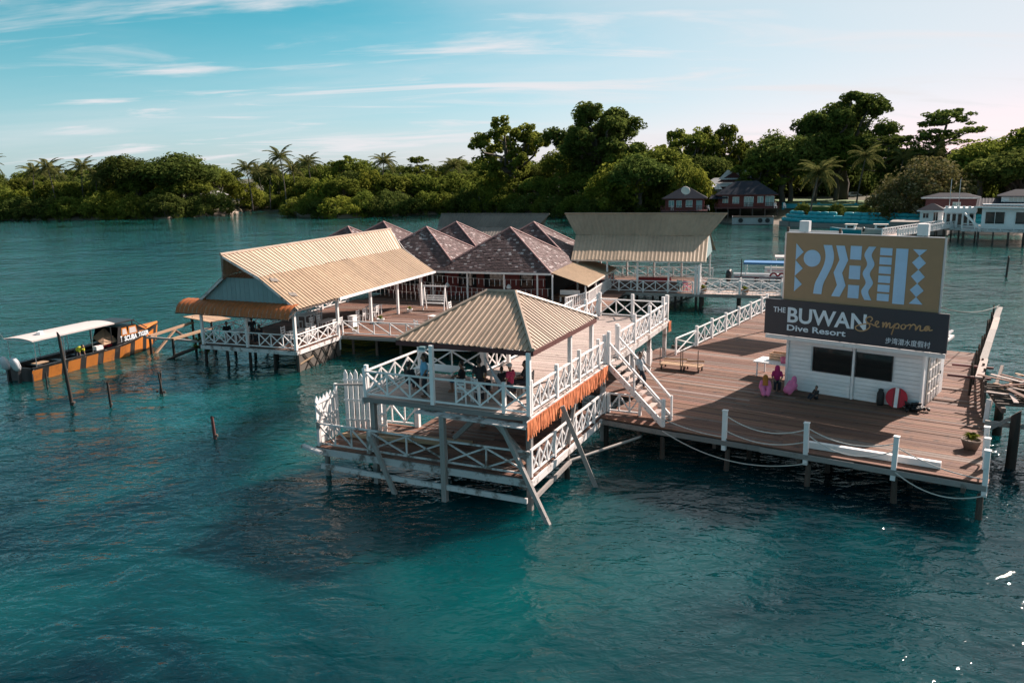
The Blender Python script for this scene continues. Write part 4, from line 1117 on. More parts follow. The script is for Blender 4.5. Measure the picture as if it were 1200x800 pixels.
# dark skirting below the near right corner
sk = thing('pier_skirt', 'dark mesh skirt with cross battens below the hall corner', 'skirt', HAL(0, 0, 0))
MB().prism([HAL(-.02, .05), HAL(-.02, 5.0), HAL(.06, 5.0), HAL(.06, .05)], -.3, DZ - .3).build('mesh_sheet', 'skirt_net', sk)
bar('corner_batten', HAL(-.06, .05, -.4), HAL(-.06, .05, DZ - .2), .12, .1, 'old_wood', sk, up=(.345, .939, 0))
for k in range(4):
    bar('cross_batten', HAL(-.06, .4 + k * 1.15, -.3), HAL(-.06, 1.8 + k * .95, DZ - .35), .04, .07, 'wet_wood', sk)
    bar('cross_batten', HAL(-.075, 1.9 + k * .9, -.3), HAL(-.075, .6 + k * 1.1, DZ - .35), .04, .07, 'wet_wood', sk)
bar('cross_batten', HAL(-.1, .1, .5), HAL(-.1, 1.6, .72), .05, .08, 'bare_wood', sk)
rail('white railing across the front of the left hall under the awning', [HAL(7.2, .02), HAL(3.7, .02), HAL(.1, .02)], DZ, .95, .95, 4, extra=.0, pw=.1)
rail('white railing on the right side of the left hall beside the dark skirt', [HAL(.05, .1), HAL(.05, 4.85)], DZ, .95, 1.2, 4, extra=.0, pw=.1)
rail('white railing on the far left side of the left hall', [HAL(7.2, .1), HAL(7.2, 18.0)], DZ, .95, 1.5, 3, extra=.0, pw=.1)

# terrace between hall, shingled block and tower
tr = thing('terrace', 'reddish plank terrace beside the left hall', 'deck', TER(0, 0, DZ))
def tsk(q, e0, e1):
    return max(e0, -.0 + 0.02 * q), e1
planks(tr, TER, .25, 13.5, .0, 12.2, DZ, .22, 'a', 'deck_wood', 2)
bar('edge_beam', TER(.1, -.05, DZ - .17), TER(13.5, -.05, DZ - .17), .08, .22, 'grey_wood', tr)
for q in (.5, 3, 6, 9): bar('joist', TER(.2, q, DZ - .2), TER(13.5, q, DZ - .2), .1, .22, 'old_wood', tr)
for a in (.8, 2.6, 4.4, 6.2, 8, 10, 12, 13.3):
    for q in (.3, 4): pole('pile', TER(a, q, -1.6), TER(a, q, DZ - .25), .2, 'old_wood' if q < 1 else 'wet_wood', tr)
rail('white slanting-brace railing along the front of the terrace', [TER(.2, .05), TER(6.2, .05)], DZ, .95, 1.15, 6, style='S', extra=.0, pw=.09)
rail('white railing along the terrace front behind the hip roof', [TER(7.2, .05), TER(13.4, .05)], DZ, .95, 1.15, 3, extra=.1, pw=.09)
rail('white picket-like railing on the right edge of the terrace', [TER(13.4, .2), TER(13.4, 12)], DZ, .95, .5, 6, style='0', extra=.1, pw=.1, rw=.06)

# ------------------------------------------------------------------ shingled block
sb = thing('shingled_block', 'red-walled block under a cluster of dark shingled pyramid roofs', 'building', SHI(-8, 5, DZ))
HWF = 5.1; SPX = 8.1; SPD = 7.35; KS = .645; ZA = 7.2
planks(sb, TER, -6.0, 15.5, 12.3, 30, DZ, .5, 'a', 'deck_wood', 1)
def clip(poly, ax, lim, sign):
    out_ = []
    for i in range(len(poly)):
        p, q = poly[i], poly[(i + 1) % len(poly)]
        dp, dq = sign * (lim - p[ax]), sign * (lim - q[ax])
        if dp >= 0: out_.append(p)
        if dp * dq < 0:
            f = dp / (dp - dq); out_.append((p[0] + (q[0] - p[0]) * f, p[1] + (q[1] - p[1]) * f))
    return out_
def inside(poly, x, y):
    c_ = False; n_ = len(poly)
    for i in range(n_):
        (x0, y0), (x1, y1) = poly[i], poly[(i + 1) % n_]
        if (y0 > y) != (y1 > y) and x < (x1 - x0) * (y - y0) / (y1 - y0) + x0: c_ = not c_
    return c_
def pyramid(sx, sd, lims, bump_z=0):
    """one pyramid roof clipped to its own cell; each face a slope with shingles laid in courses"""
    za = ZA + bump_z
    x0, x1, y0, y1 = lims
    for fx, fy in ((0, -1), (1, 0), (0, 1), (-1, 0)):
        t1 = (-fy, fx)
        tri = [(0, 0), (fx * HWF + t1[0] * HWF, fy * HWF + t1[1] * HWF), (fx * HWF - t1[0] * HWF, fy * HWF - t1[1] * HWF)]
        pl = clip(clip(clip(clip(tri, 0, x1, 1), 0, x0, -1), 1, y1, 1), 1, y0, -1)
        if len(pl) < 3: continue
        def P3(p, up=0):
            d = abs(p[0] * fx + p[1] * fy)
            return SHI(sx + p[0], sd + p[1], za - KS * d + up)
        b2 = MB(); b2.slab([P3(p) for p in pl], .06)
        sl = b2.build('roof_slope', 'maroon', sb)
        if (fx, fy) in ((0, 1), (-1, 0)): continue
        b2 = MB(); step = .17; wdt = .28
        k = 0
        d = .16
        while d < HWF + .1:
            off = random.random() * wdt
            s = -HWF + off
            while s < HWF:
                if random.random() < .985:
                    cx_, cy_ = fx * (d - step * .5) + t1[0] * s, fy * (d - step * .5) + t1[1] * s
                    if abs(s) < d - .05 and inside(pl, cx_, cy_):
                        hw = wdt / 2 - .012; dd = random.gauss(0, .02)
                        pts = [(d + dd, s - hw), (d + dd, s + hw), (d - step * 1.15, s + hw), (d - step * 1.15, s - hw)]
                        up_ = [.055, .055, .02, .02]
                        top = [P3((fx * e + t1[0] * w, fy * e + t1[1] * w), u + random.uniform(0, .01)) for (e, w), u in zip(pts, up_)]
                        bot = [P3((fx * e + t1[0] * w, fy * e + t1[1] * w), .012) for (e, w) in pts[:2]]
                        tn = random.random() ** 1.1
                        b2.add(top + bot, [(0, 1, 2, 3), (0, 4, 5, 1)], 0, tn)
                s += wdt
            d += step; k += 1
        o = b2.build('shingles', 'shingle', sl); o['kind'] = 'stuff'
    for cx_, cy_ in ((HWF, -HWF), (HWF, HWF), (-HWF, -HWF)):
        f = min(abs((x1 if cx_ > 0 else x0) / HWF), abs((y1 if cy_ > 0 else y0) / HWF), 1)
        e = SHI(sx + cx_ * f, sd + cy_ * f, za - KS * HWF * f)
        MB().tube([SHI(sx, sd, za + .09), e + V((0, 0, .09))], .075, 6).build('hip_cap', 'ridge_cap', sb)
cols = [-4.9, -4.9 - SPX, -4.9 - 2 * SPX]
for j in range(2):
    for i, sx in enumerate(cols):
        lims = (-SPX / 2 if i < 2 else -HWF, SPX / 2 if i > 0 else HWF, -HWF if j == 0 else -SPD / 2, SPD / 2 if j == 0 else HWF)
        pyramid(sx, 5.0 + j * SPD, lims)
ez = ZA - KS * HWF
bar('eave_board', SHI(.25, -.12, ez - .08), SHI(-26.2, -.12, ez - .08), .06, .16, 'white_paint', sb)
bar('eave_board', SHI(.25, -.12, ez - .08), SHI(.25, 17.3, ez - .08), .06, .16, 'maroon', sb)
# walls: red piers; a near-black block behind them paints the shade inside
MB().prism([SHI(-25.5, 2.6), SHI(-.8, 2.6), SHI(-.8, 16.8), SHI(-25.5, 16.8)], DZ, ez - .02).build('interior_shade_block', 'dark_inside', sb)
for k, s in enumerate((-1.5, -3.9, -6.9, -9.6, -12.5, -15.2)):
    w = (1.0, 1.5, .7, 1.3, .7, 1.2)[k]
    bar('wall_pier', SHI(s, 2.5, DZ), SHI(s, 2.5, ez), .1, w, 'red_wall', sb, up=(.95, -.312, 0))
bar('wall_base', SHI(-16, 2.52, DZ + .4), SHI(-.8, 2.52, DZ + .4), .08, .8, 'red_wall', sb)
for s in (-2.7, -5.4, -8.2, -11):
    wn_ = MB().box((0, 0, 0), (1.2, .04, 1.2)).build('window', 'window_glass', sb, face_matrix(SHI(s, 2.46, DZ + 1.5), SHI.a))
    for dz in (-.6, 0, .6): bar('window_frame', SHI(s - .6, 2.43, DZ + 1.5 + dz), SHI(s + .6, 2.43, DZ + 1.5 + dz), .03, .05, 'maroon', wn_)
for s in (-1, -3.9, -7.2, -10.4): bar('post', SHI(s, .1, DZ), SHI(s, .1, ez - .1), .12, .12, 'white_paint', sb, up=(.95, -.312, 0))
for k, s in enumerate((-3.6, -9.2)):
    tn = thing('wall_lantern', ('white lantern hanging under the shingled eave, nearer the right end', 'white lantern hanging under the shingled eave, nearer the left hall')[k], 'lamp', SHI(s, .5, 2.6), 'lanterns under the shingled eave')
    MB().lathe([(.05, .3), (.2, .12), (.24, .0), (.1, -.12)], SHI(s, .4, 2.55), 8).build('shade', 'white_plastic', tn, smooth=True)
    pole('cord', SHI(s, .4, 2.8), SHI(s, .4, ez - .1), .02, 'rubber_black', tn)
# strings of hanging light tubes
def lightstring(label, p0, p1, drop, n_, l0):
    t2 = thing('light_string', label, 'lights', p0, 'strings of hanging light tubes')
    pts = sag(p0, p1, drop, 20)
    MB().tube(pts, .012, 4).build('cable', 'rope', t2)
    for i in range(n_):
        f = (i + .5) / n_; k = f * 20; a = pts[int(k)].lerp(pts[min(int(k) + 1, 20)], k - int(k))
        pole('light_tube', a, a - V((0, 0, l0 * random.uniform(.8, 1.1))), .035, 'white_plastic', t2)
lightstring('upper string of white light tubes under the shingled eave', SHI(-12.5, -.05, ez - .15), SHI(-.2, -.05, ez - .5), .25, 26, .55)
lightstring('middle string of white light tubes sagging below the shingled eave', SHI(-13.2, -.1, ez - .65), SHI(.2, -.1, ez - 1.25), .45, 28, .6)
lightstring('lowest string of white light tubes above the terrace', SHI(-12, -.6, DZ + 1.05), SHI(-4.5, -.6, DZ + 1.0), .2, 20, .75)
lightstring('string of white light tubes across the end of the left hall', HAL(5.5, 18.8, EV - .5), HAL(.3, 18.8, EV - 1.1), .3, 14, .55)
lightstring('lower string of white light tubes across the end of the left hall', HAL(5.8, 18.6, DZ + 1.5), HAL(.0, 18.6, DZ + .95), .2, 14, .65)
# tan lean-to on the right of the shingled block
ln = thing('lean_to', 'tan sheet lean-to roof at the right end of the shingled block', 'roof', SHI(1.5, 4, 3.2))
sheet(SHI(3.4, -.6, 3.05), SHI(3.4, 11.8, 3.05), SHI(.2, .1, 3.95), SHI(.2, 11.6, 3.95), .3, .02, .03).build('roof_slope', 'tan_roof', ln)
bar('fascia', SHI(3.42, -.6, 2.98), SHI(3.42, 11.8, 2.98), .05, .1, 'cream', ln)
for q in (-.4, 3.5, 7.5, 11.4): bar('post', SHI(3.2, q, DZ), SHI(3.2, q, 3.0), .11, .11, 'white_paint', ln, up=(.95, -.312, 0))
bar('post', SHI(.4, -.3, DZ), SHI(.4, -.3, 3.8), .11, .11, 'white_paint', ln, up=(.95, -.312, 0))
rail('dense white railing under the tan lean-to roof', [SHI(2.2, -3.0), SHI(3.3, .2), SHI(3.3, 9.5)], DZ, 1.0, .28, 10, style='0', extra=.05, pw=.1, rw=.07)
bt = thing('bench', 'brown bench under the tan lean-to roof', 'bench', SHI(1.6, 1.5, DZ))
bar('seat', SHI(.6, 1.2, DZ + .45), SHI(2.3, 1.2, DZ + .45), .45, .06, 'bare_wood', bt)
bar('backrest', SHI(.6, 1.42, DZ + .75), SHI(2.3, 1.42, DZ + .75), .04, .4, 'white_paint', bt)
for s in (.7, 2.2):
    for q in (1.05, 1.38): post('leg', SHI(s, q), DZ, DZ + .43, .06, 'white_paint', bt)

# ------------------------------------------------------------------ far hall and its twin behind
def swept_hall(name, label, gr, s0, s1, depth, ev, cr, rg, over, mat, cd=2.3):
    rd = depth / 2
    t2 = thing(name, label, 'hall', gr(s0, 0, DZ))
    panelled('lower_roof_slope_sheet', mat, t2, gr(s0, -.35, ev), gr(s1, -.35, ev), gr(s0 - .6, cd, cr), gr(s1 - .2, cd, cr), .33, .022, pr, None, 1.32)
    panelled('upper_roof_slope_sheet', mat, t2, gr(s0 - .6, cd, cr + .02), gr(s1 - .2, cd, cr + .02), gr(s0 - over[0], rd, rg), gr(s1 + over[1], rd, rg), .33, .022, pr, None, 1.32)
    panelled('lower_roof_slope_sheet', mat, t2, gr(s0, depth + .35, ev), gr(s1, depth + .35, ev), gr(s0 - .6, depth - cd, cr), gr(s1 - .2, depth - cd, cr), .33, .022, pr, None, 1.32)
    panelled('upper_roof_slope_sheet', mat, t2, gr(s0 - .6, depth - cd, cr + .02), gr(s1 - .2, depth - cd, cr + .02), gr(s0 - over[0], rd + .01, rg), gr(s1 + over[1], rd + .01, rg), .33, .022, pr, None, 1.32)
    MB().tube([gr(s0 - over[0], rd, rg + .03), gr(s1 + over[1], rd, rg + .03)], .09, 6).build('ridge_cap', mat, t2)
    bar('fascia', gr(s0, -.4, ev - .06), gr(s1, -.4, ev - .06), .05, .12, 'cream', t2)
    for s in np.linspace(s0 + .5, s1 - .5, 5):
        for q in (.05, depth - .05): bar('post', gr(s, q, DZ), gr(s, q, ev + .1), .15, .15, 'white_paint', t2, up=(.95, -.312, 0))
    for q in (0, depth):
        bar('wall_plate', gr(s0, q, ev + .02), gr(s1, q, ev + .02), .1, .12, 'old_wood', t2)
    k = 14
    for gq in (s1 - .3,):
        for i in range(k):
            a = .3 + (i + .5) * (depth - .6) / k; t_ = min(a, depth - a)
            zt_ = ev + (cr - ev) * min(1, (t_ + .3) / (cd + .3)) - .15
            if zt_ > ev: bar('gable_board', gr(gq, a, ev - .1), gr(gq, a, zt_), (depth - .6) / k - .012, .05, 'gable_teal', t2, up=(.95, -.312, 0))
    return t2
h2 = swept_hall('far_hall', 'open hall with swept-up grey-tan ribbed roof beyond the raised walkway', HL2, -2.4, 9.6, 10.4, 4.2, 6.05, 8.0, (2.0, 1.3), 'grey_tan_roof', 4.0)
planks(h2, HL2, -2.4, 9.0, -.2, 10.5, DZ, .3, 'a', 'deck_wood', 1)
bar('edge_beam', HL2(-2.4, -.25, DZ - .17), HL2(9.0, -.25, DZ - .17), .1, .26, 'grey_wood', h2)
for s in (-1.5, .5, 2.8, 5, 7, 8.8):
    for q in (.1, 5, 10): pole('pile', HL2(s, q, -1.6), HL2(s, q, DZ - .15), .26, 'wet_wood', h2)
bar('diagonal_brace', HL2(5.2, 0, -.2), HL2(8.6, 0, DZ - .3), .1, .14, 'wet_wood', h2)
bar('diagonal_brace', HL2(.6, 0, -.2), HL2(2.7, 0, DZ - .3), .1, .14, 'wet_wood', h2)
rail('white cross-braced railing along the front of the far hall', [HL2(-.2, -.15), HL2(8.5, -.15)], DZ, 1.0, 1.1, 2, extra=.0, pw=.1)
rail('white railing along the rear of the far hall', [HL2(-2.2, 10.3), HL2(9.4, 10.3)], DZ, 1.0, 1.3, 2, extra=.0, pw=.1)
RH = G(SHI(-14.5, 26.5)[:2], (.95, -.312), (.312, .95))
h3 = swept_hall('rear_hall', 'grey swept-up hall roof showing behind the shingled pyramids', RH, -7.5, 5.0, 9.5, 4.1, 5.5, 7.0, (.6, 1.0), 'dull_roof', 3.4)
for s in (-6, 0, 4.5): pole('pile', RH(s, .1, -1.6), RH(s, .1, DZ), .26, 'wet_wood', h3)
planks(h3, RH, -7.5, 5, -.2, 7.7, DZ, .5, 'a', 'deck_wood', 1)
# link walkway to the right
wk = thing('link_walkway', 'narrow plank walkway from the far hall towards the right', 'walkway', HL2(9, .8, DZ))
planks(wk, HL2, 9.05, 26.5, -.2, 2.0, DZ, .28, 'b', 'pale_deck_wood', 1)
bar('edge_beam', HL2(9.0, -.25, DZ - .17), HL2(26.5, -.25, DZ - .17), .1, .24, 'grey_wood', wk)
bar('edge_beam', HL2(9.0, 2.05, DZ - .17), HL2(26.5, 2.05, DZ - .17), .1, .24, 'grey_wood', wk)
for s in (9.2, 12.4, 15.9, 19.5, 23, 26):
    for q in (.1, 1.8): pole('pile', HL2(s, q, -1.6), HL2(s, q, DZ - .1), .34, 'wet_wood', wk)
rail('near white cross-braced railing of the link walkway', [HL2(9.0, -.12), HL2(26.4, -.12)], DZ, 1.05, 1.75, 2, extra=.15, pw=.16)
rail('far white cross-braced railing of the link walkway', [HL2(9.0, 1.95), HL2(26.4, 1.95)], DZ, 1.05, 1.75, 2, extra=.15, pw=.14)
for k, s in enumerate((9.35, 12.9, 16.2, 16.9)):
    potted(['yellow-green plant in a pot by the gate of the link walkway', 'yellow-green plant in a pot half way along the link walkway', 'yellow-green plant in a pot near the hidden end of the link walkway', 'small reddish pot plant beside the last pot on the link walkway'][k], HL2(s, .35, DZ), 1.2 if k < 3 else .9, 'clay', 'pots on the link walkway')
gp = thing('gate_post', 'pair of tall white gate posts where the link walkway meets the far hall', 'gate', HL2(8.9, -.2, DZ))
for s in (8.75, 9.02): bar('post', HL2(s, -.3, DZ - .1), HL2(s, -.3, 3.9), .2, .2, 'white_paint', gp, up=(.95, -.312, 0))
# ------------------------------------------------------------------ furniture
def chair_parts(M, mat, par, sc=1.0):
    def q(x, y, z): return M @ V((x * sc, y * sc, z * sc))
    for sx in (-.2, .2):
        bar('leg', q(sx, -.2, 0), q(sx, -.2, .44), .05, .05, mat, par)
        bar('leg', q(sx, .2, 0), q(sx, .27, 1.0), .05, .05, mat, par)
    for k in range(4): bar('seat_slat', q(-.23, -.19 + k * .125, .45), q(.23, -.19 + k * .125, .45), .1, .03, mat, par)
    for z in (.6, .76, .92): bar('back_slat', q(-.21, .2 + .07 * (z - .44) / .56, z), q(.21, .2 + .07 * (z - .44) / .56, z), .03, .09, mat, par)
def chair(label, loc, ang, mat='white_paint', group='white slatted chairs', sc=1.0):
    t2 = thing('chair', label, 'chair', loc, group)
    chair_parts(Matrix.Translation(loc) @ Matrix.Rotation(ang, 4, 'Z'), mat, t2, sc)
def table(label, loc, ang, l=1.6, w=.85, mat='white_paint', group='white dining tables', top=None):
    t2 = thing('dining_table', label, 'table', loc, group)
    M = Matrix.Translation(loc) @ Matrix.Rotation(ang, 4, 'Z')
    for k in range(5): bar('top_slat', M @ V((-l / 2, -w / 2 + (k + .5) * w / 5, .75)), M @ V((l / 2, -w / 2 + (k + .5) * w / 5, .75)), w / 5 - .01, .04, top or mat, t2)
    for sx in (-1, 1):
        for sy in (-1, 1): bar('leg', M @ V((sx * (l / 2 - .1), sy * (w / 2 - .08), 0)), M @ V((sx * (l / 2 - .1), sy * (w / 2 - .08), .73)), .07, .07, mat, t2)
ha = math.atan2(.939, .345)
def hchair(label, a, q, ang): chair(label, HAL(a, q, DZ), ha + ang, 'white_paint', 'white chairs in the left hall')
table('white table just inside the near right corner of the left hall', HAL(1.5, 2.4, DZ), ha, 1.5, .8)
hchair('white chair at the corner table, nearest the hall corner post', .95, 1.3, 1.57)
hchair('white chair at the corner table, second from the corner post', .9, 2.2, 1.57 * 2)
hchair('white chair at the corner table, third from the corner post', .9, 2.9, 1.57 * 2)
hchair('white chair on the far side of the corner table', 2.3, 2.2, 0)
hchair('white chair at the far end of the corner table', 1.6, 3.6, -1.57)
table('white table in the left hall behind the railing', HAL(1.7, 6.2, DZ), ha, 1.5, .8)
hchair('white chair beside the second hall post, front one', 1.0, 5.6, 1.57 * 2)
hchair('white chair beside the second hall post, rear one', 1.0, 6.4, 1.57 * 2)
hchair('white chair on the far side of the second hall table', 2.5, 5.8, 0)
hchair('white chair at the back of the second hall table', 2.5, 6.7, 0)
for k, lab in enumerate(('nearest the camera', 'second from the camera', 'third from the camera', 'farthest from the camera')):
    hchair('white high-backed chair in the row along the hall side, ' + lab, 1.3 - .1 * k, 9.2 + .8 * k, 3.14)
table('white table at the end of the row of high-backed chairs', HAL(1.6, 12.6, DZ), ha, 1.3, .8)
table('long white table in the dim middle of the left hall', HAL(4.5, 8, DZ), ha, 2.0, .9)
hchair('white chair in the dim middle of the left hall, near one', 4.4, 6.6, 1.57)
hchair('white chair in the dim middle of the left hall, far one', 4.6, 9.4, -1.57)
table('white table by the front railing where the dark figures sit', HAL(5.6, 1.4, DZ), ha, 1.4, .8)
hchair('white chair at the front table under the awning', 4.9, 1.6, 3.14)
# white cloth-covered sideboard beside the second post
wb = thing('white_cabinet', 'plain white cabinet beside the second hall post', 'cabinet', HAL(.6, 8.0, DZ))
MB().box((0, 0, .4), (.6, .4, .8)).build('body', 'white_plastic', wb, face_matrix(HAL(.7, 7.9, DZ), HAL.b))
MB().box((0, 0, .82), (.66, .46, .04)).build('top', 'white_plastic', wb, face_matrix(HAL(.7, 7.9, DZ), HAL.b))
# swing bench and others on the terrace
sw = thing('swing_bench', 'white slatted swing bench at the back of the terrace', 'bench', TER(3.0, 10.6, DZ))
for s in (-.9, .9):
    for dq in (-.35, .35): bar('leg', TER(2.4 + s, 10.9 + dq, DZ), TER(2.4 + s, 10.9, DZ + 1.9), .07, .07, 'white_paint', sw)
bar('top_beam', TER(1.4, 10.9, DZ + 1.9), TER(3.4, 10.9, DZ + 1.9), .08, .1, 'white_paint', sw)
for k in range(4): bar('seat_slat', TER(1.6, 10.65 + k * .12, DZ + .55), TER(3.2, 10.65 + k * .12, DZ + .55), .1, .03, 'white_paint', sw)
for z in (.75, .92, 1.09): bar('back_slat', TER(1.6, 11.15, DZ + z), TER(3.2, 11.15, DZ + z), .03, .1, 'white_paint', sw)
chair('white folding chair at the terrace front, turned sideways', TER(5.7, .7, DZ), 2.2, 'white_paint', 'white chairs on the terrace', 1.15)
chair('white chair on the terrace just behind the hip roof', TER(4.9, 8.6, DZ), 1.2, 'white_paint', 'white chairs on the terrace', 1.1)
chair('white chair on the terrace close to the eave, half hidden', TER(7.9, 9.2, DZ), .5, 'white_paint', 'white chairs on the terrace', 1.1)
def lounger(label, p, ang):
    t2 = thing('lounger', label, 'lounger', p, 'white loungers on the terrace')
    M = Matrix.Translation(p) @ Matrix.Rotation(ang, 4, 'Z')
    for k in range(7): bar('slat', M @ V((-.28, -.6 + k * .17, .3)), M @ V((.28, -.6 + k * .17, .3)), .14, .03, 'white_paint', t2)
    for sx in (-.25, .25):
        for sy in (-.5, .4): bar('leg', M @ V((sx, sy, 0)), M @ V((sx, sy, .29)), .05, .05, 'white_paint', t2)
lounger('white low slatted lounger on the terrace behind the hip roof', TER(4.2, 6.6, DZ), .8)
potted('plant in a white pot at the foot of the third hall post', TER(.75, 4.6, DZ), .95, 'white_plastic', 'white pots by the hall posts', 'leaf_green')
potted('plant in a white pot at the foot of the fourth hall post', TER(.9, 9.3, DZ), .8, 'white_plastic', 'white pots by the hall posts', 'leaf_lime')
potted('small pot of pink flowers by the terrace railing post', TER(.8, .7, DZ), .75, 'white_plastic', 'white pots by the hall posts', 'leaf_olive')
# far hall: red tables
def clothtable(label, c, l=1.6):
    t2 = thing('red_table', label, 'table', c, 'red-clothed tables in the far hall')
    M = face_matrix(c, HL2.a)
    MB().box((0, 0, .74), (l, .9, .05)).build('table_top', 'red_cloth', t2, M)
    b2 = MB()
    for sx in (-1, 1): b2.box((sx * (l / 2 - .01), 0, .56), (.02, .9, .32))
    for sy in (-1, 1): b2.box((0, sy * .445, .56), (l - .04, .02, .32))
    b2.build('cloth_drop', 'red_cloth', t2, M)
    for sx in (-.4, .4):
        for sy in (-.3, .3): post('leg', M @ V((sx * l, sy, 0)), DZ, DZ + .7, .06, 'old_wood', t2)
clothtable('red-clothed long table in the middle of the far hall', HL2(4.6, 3.8, DZ), 3.0)
clothtable('red-clothed table at the left end of the far hall', HL2(-1.4, 4.0, DZ), 1.6)
for k, (s, q) in enumerate(((-2.6, 3.2), (-.2, 3.4), (.4, 4.6))):
    chair(['red chair left of the far hall table', 'red chair right of the small far hall table', 'red chair behind the small far hall table'][k], HL2(s, q, DZ), k * 1.3, 'red_cloth', 'red chairs in the far hall')
chair('teal folding chair near the right end of the far hall', HL2(7.3, 1.2, DZ), 2.5, 'pane_teal', 'lounge chairs in the far hall')
chair('pink folding chair near the right end of the far hall', HL2(7.9, 1.0, DZ), 2.3, 'pink', 'lounge chairs in the far hall')
# tower: white table and chairs on the raised deck
pa = math.atan2(-.419, .908)
table('white table at the left end of the raised deck', PAV(-5.1, 2.5, UZ), pa, 1.9, 1.0, top='white_plastic', group='tables on the raised deck')
table('white table on the right half of the raised deck', PAV(-2.2, 2.5, UZ), pa, 1.6, .9, group='tables on the raised deck')
chair('white chair at the front railing under the hip roof, left', PAV(-3.0, .7, UZ), pa + 3.1, 'white_paint', 'chairs on the raised deck')
chair('white chair at the front railing under the hip roof, middle', PAV(-2.4, .9, UZ), pa + 2.6, 'white_paint', 'chairs on the raised deck')
chair('grey chair holding the person in black near the right post', PAV(-1.15, 2.35, UZ), pa - 1.4, 'grey_wood', 'chairs on the raised deck')
tag(MB().tube(sag(PAV(-2.2, 1.0, UZ + 1.75), PAV(-.7, .35, UZ + .45), .25, 10), [.02, .03, .05, .07, .08, .08, .08, .07, .05, .03, .02], 8).build('hammock', 'shirt_grey', smooth=True), 'pale grey hammock slung beside the front railing', 'hammock')
# ================================================================== BOATS, POLES, JETTY FRAME
def loft(b2, secs, mis=None):
    """secs: list of cross-section point lists (same count); closed skin between sections"""
    n_ = len(secs[0]); vs = [q for s_ in secs for q in s_]
    for i in range(len(secs) - 1):
        for k in range(n_ - 1):
            a = i * n_ + k
            b2.add([vs[a], vs[a + 1], vs[a + n_ + 1], vs[a + n_]], [(0, 1, 2, 3)], mis(i, k) if mis else 0)
    return b2
BD = V((.364, .931, 0)); BO = V((-30.45, 48.7, 0)); BS = .93
BM = Matrix(((BD.x * BS, -BD.y, 0, BO.x), (BD.y * BS, BD.x, 0, BO.y), (0, 0, 1.22, 0), (0, 0, 0, 1)))    # local x to the bow, y to port
bo = thing('dive_boat', 'black and orange tiger-striped dive boat with white canopy moored at the left', 'boat', BO)
NS = 49
def bsec(x):
    f = x / 11.9
    w = 1.22 * (1 - max(0, (f - .62) / .38) ** 2.1) * (.94 + .06 * min(1, f * 4)) + .03
    g_ = .72 + .10 * f + .55 * max(0, (f - .55) / .45) ** 1.6
    k_ = -.45 + .75 * max(0, (f - .82) / .18) ** 2
    return w, g_, k_
def hull_side(sgn):
    secs = []
    for i in range(NS):
        x = i * 11.9 / (NS - 1); w, g_, k_ = bsec(x); rake = .5 * max(0, (x - 10) / 1.9)
        pr_ = [(x, 0, k_), (x + rake * .1, sgn * w * .8, min(-.05 + .4 * max(0, (x - 9.5) / 2.4), g_ - .3)), (x + rake * .6, sgn * w * .98, g_ - .13), (x + rake, sgn * w * 1.04, g_), (x + rake, sgn * (w * 1.04 - .12), g_ + .01), (x + rake, sgn * max(w - .2, 0), g_ - .05)]
        secs.append([V(p) for p in pr_])
    def mi(i, k):
        if k >= 2: return 1
        ph = (i + (1 if k == 1 else 0)) % 6
        return 0 if ph < 4 else 1
    return loft(MB(), secs, mi)
for s_ in (-1, 1): hull_side(s_).build('hull_side', ['boat_orange', 'boat_black'], bo, BM)
b2 = MB(); ds = [(x, *bsec(x)) for x in np.linspace(0, 11.9, 20)]
loft(b2, [[V((x + .3 * max(0, (x - 10) / 1.9), -max(w - .15, 0.01), .28 if x < 8 else g_ - .03)), V((x + .3 * max(0, (x - 10) / 1.9), max(w - .15, .01), .28 if x < 8 else g_ - .03))] for x, w, g_, k_ in ds]); b2.build('deck_floor', ['boat_black'], bo, BM)
MB().box((.02, 0, .2), (.08, 2.2, 1.0)).build('transom', 'boat_black', bo, BM)
b2 = MB(); loft(b2, [[V((x, -w, z)), V((x, -w * .5, z + .1)), V((x, w * .5, z + .1)), V((x, w, z))] for x, w, z in ((9.4, .95, 1.22), (10.3, .75, 1.26), (11.2, .4, 1.3), (12.2, .05, 1.34))]); b2.build('fore_deck', 'boat_orange', bo, BM)
# inner lining and seats
for s_ in (-1, 1):
    MB().box((4.2, s_ * .98, .5), (7.2, .08, .45)).build('inner_side', 'boat_black', bo, BM)
    MB().box((4.0, s_ * .75, .52), (5.5, .4, .08)).build('bench_seat', 'boat_black', bo, BM)
for x in (1.4, 3.0, 4.6): MB().box((x, 0, .55), (.35, 1.1, .1)).build('cross_seat', 'boat_black', bo, BM)
for s_ in (-1, 1):
    MB().box((1.0, s_ * .7, .82), (.9, .5, .04)).build('stern_locker', 'bare_wood' if s_ < 0 else 'boat_black', bo, BM)
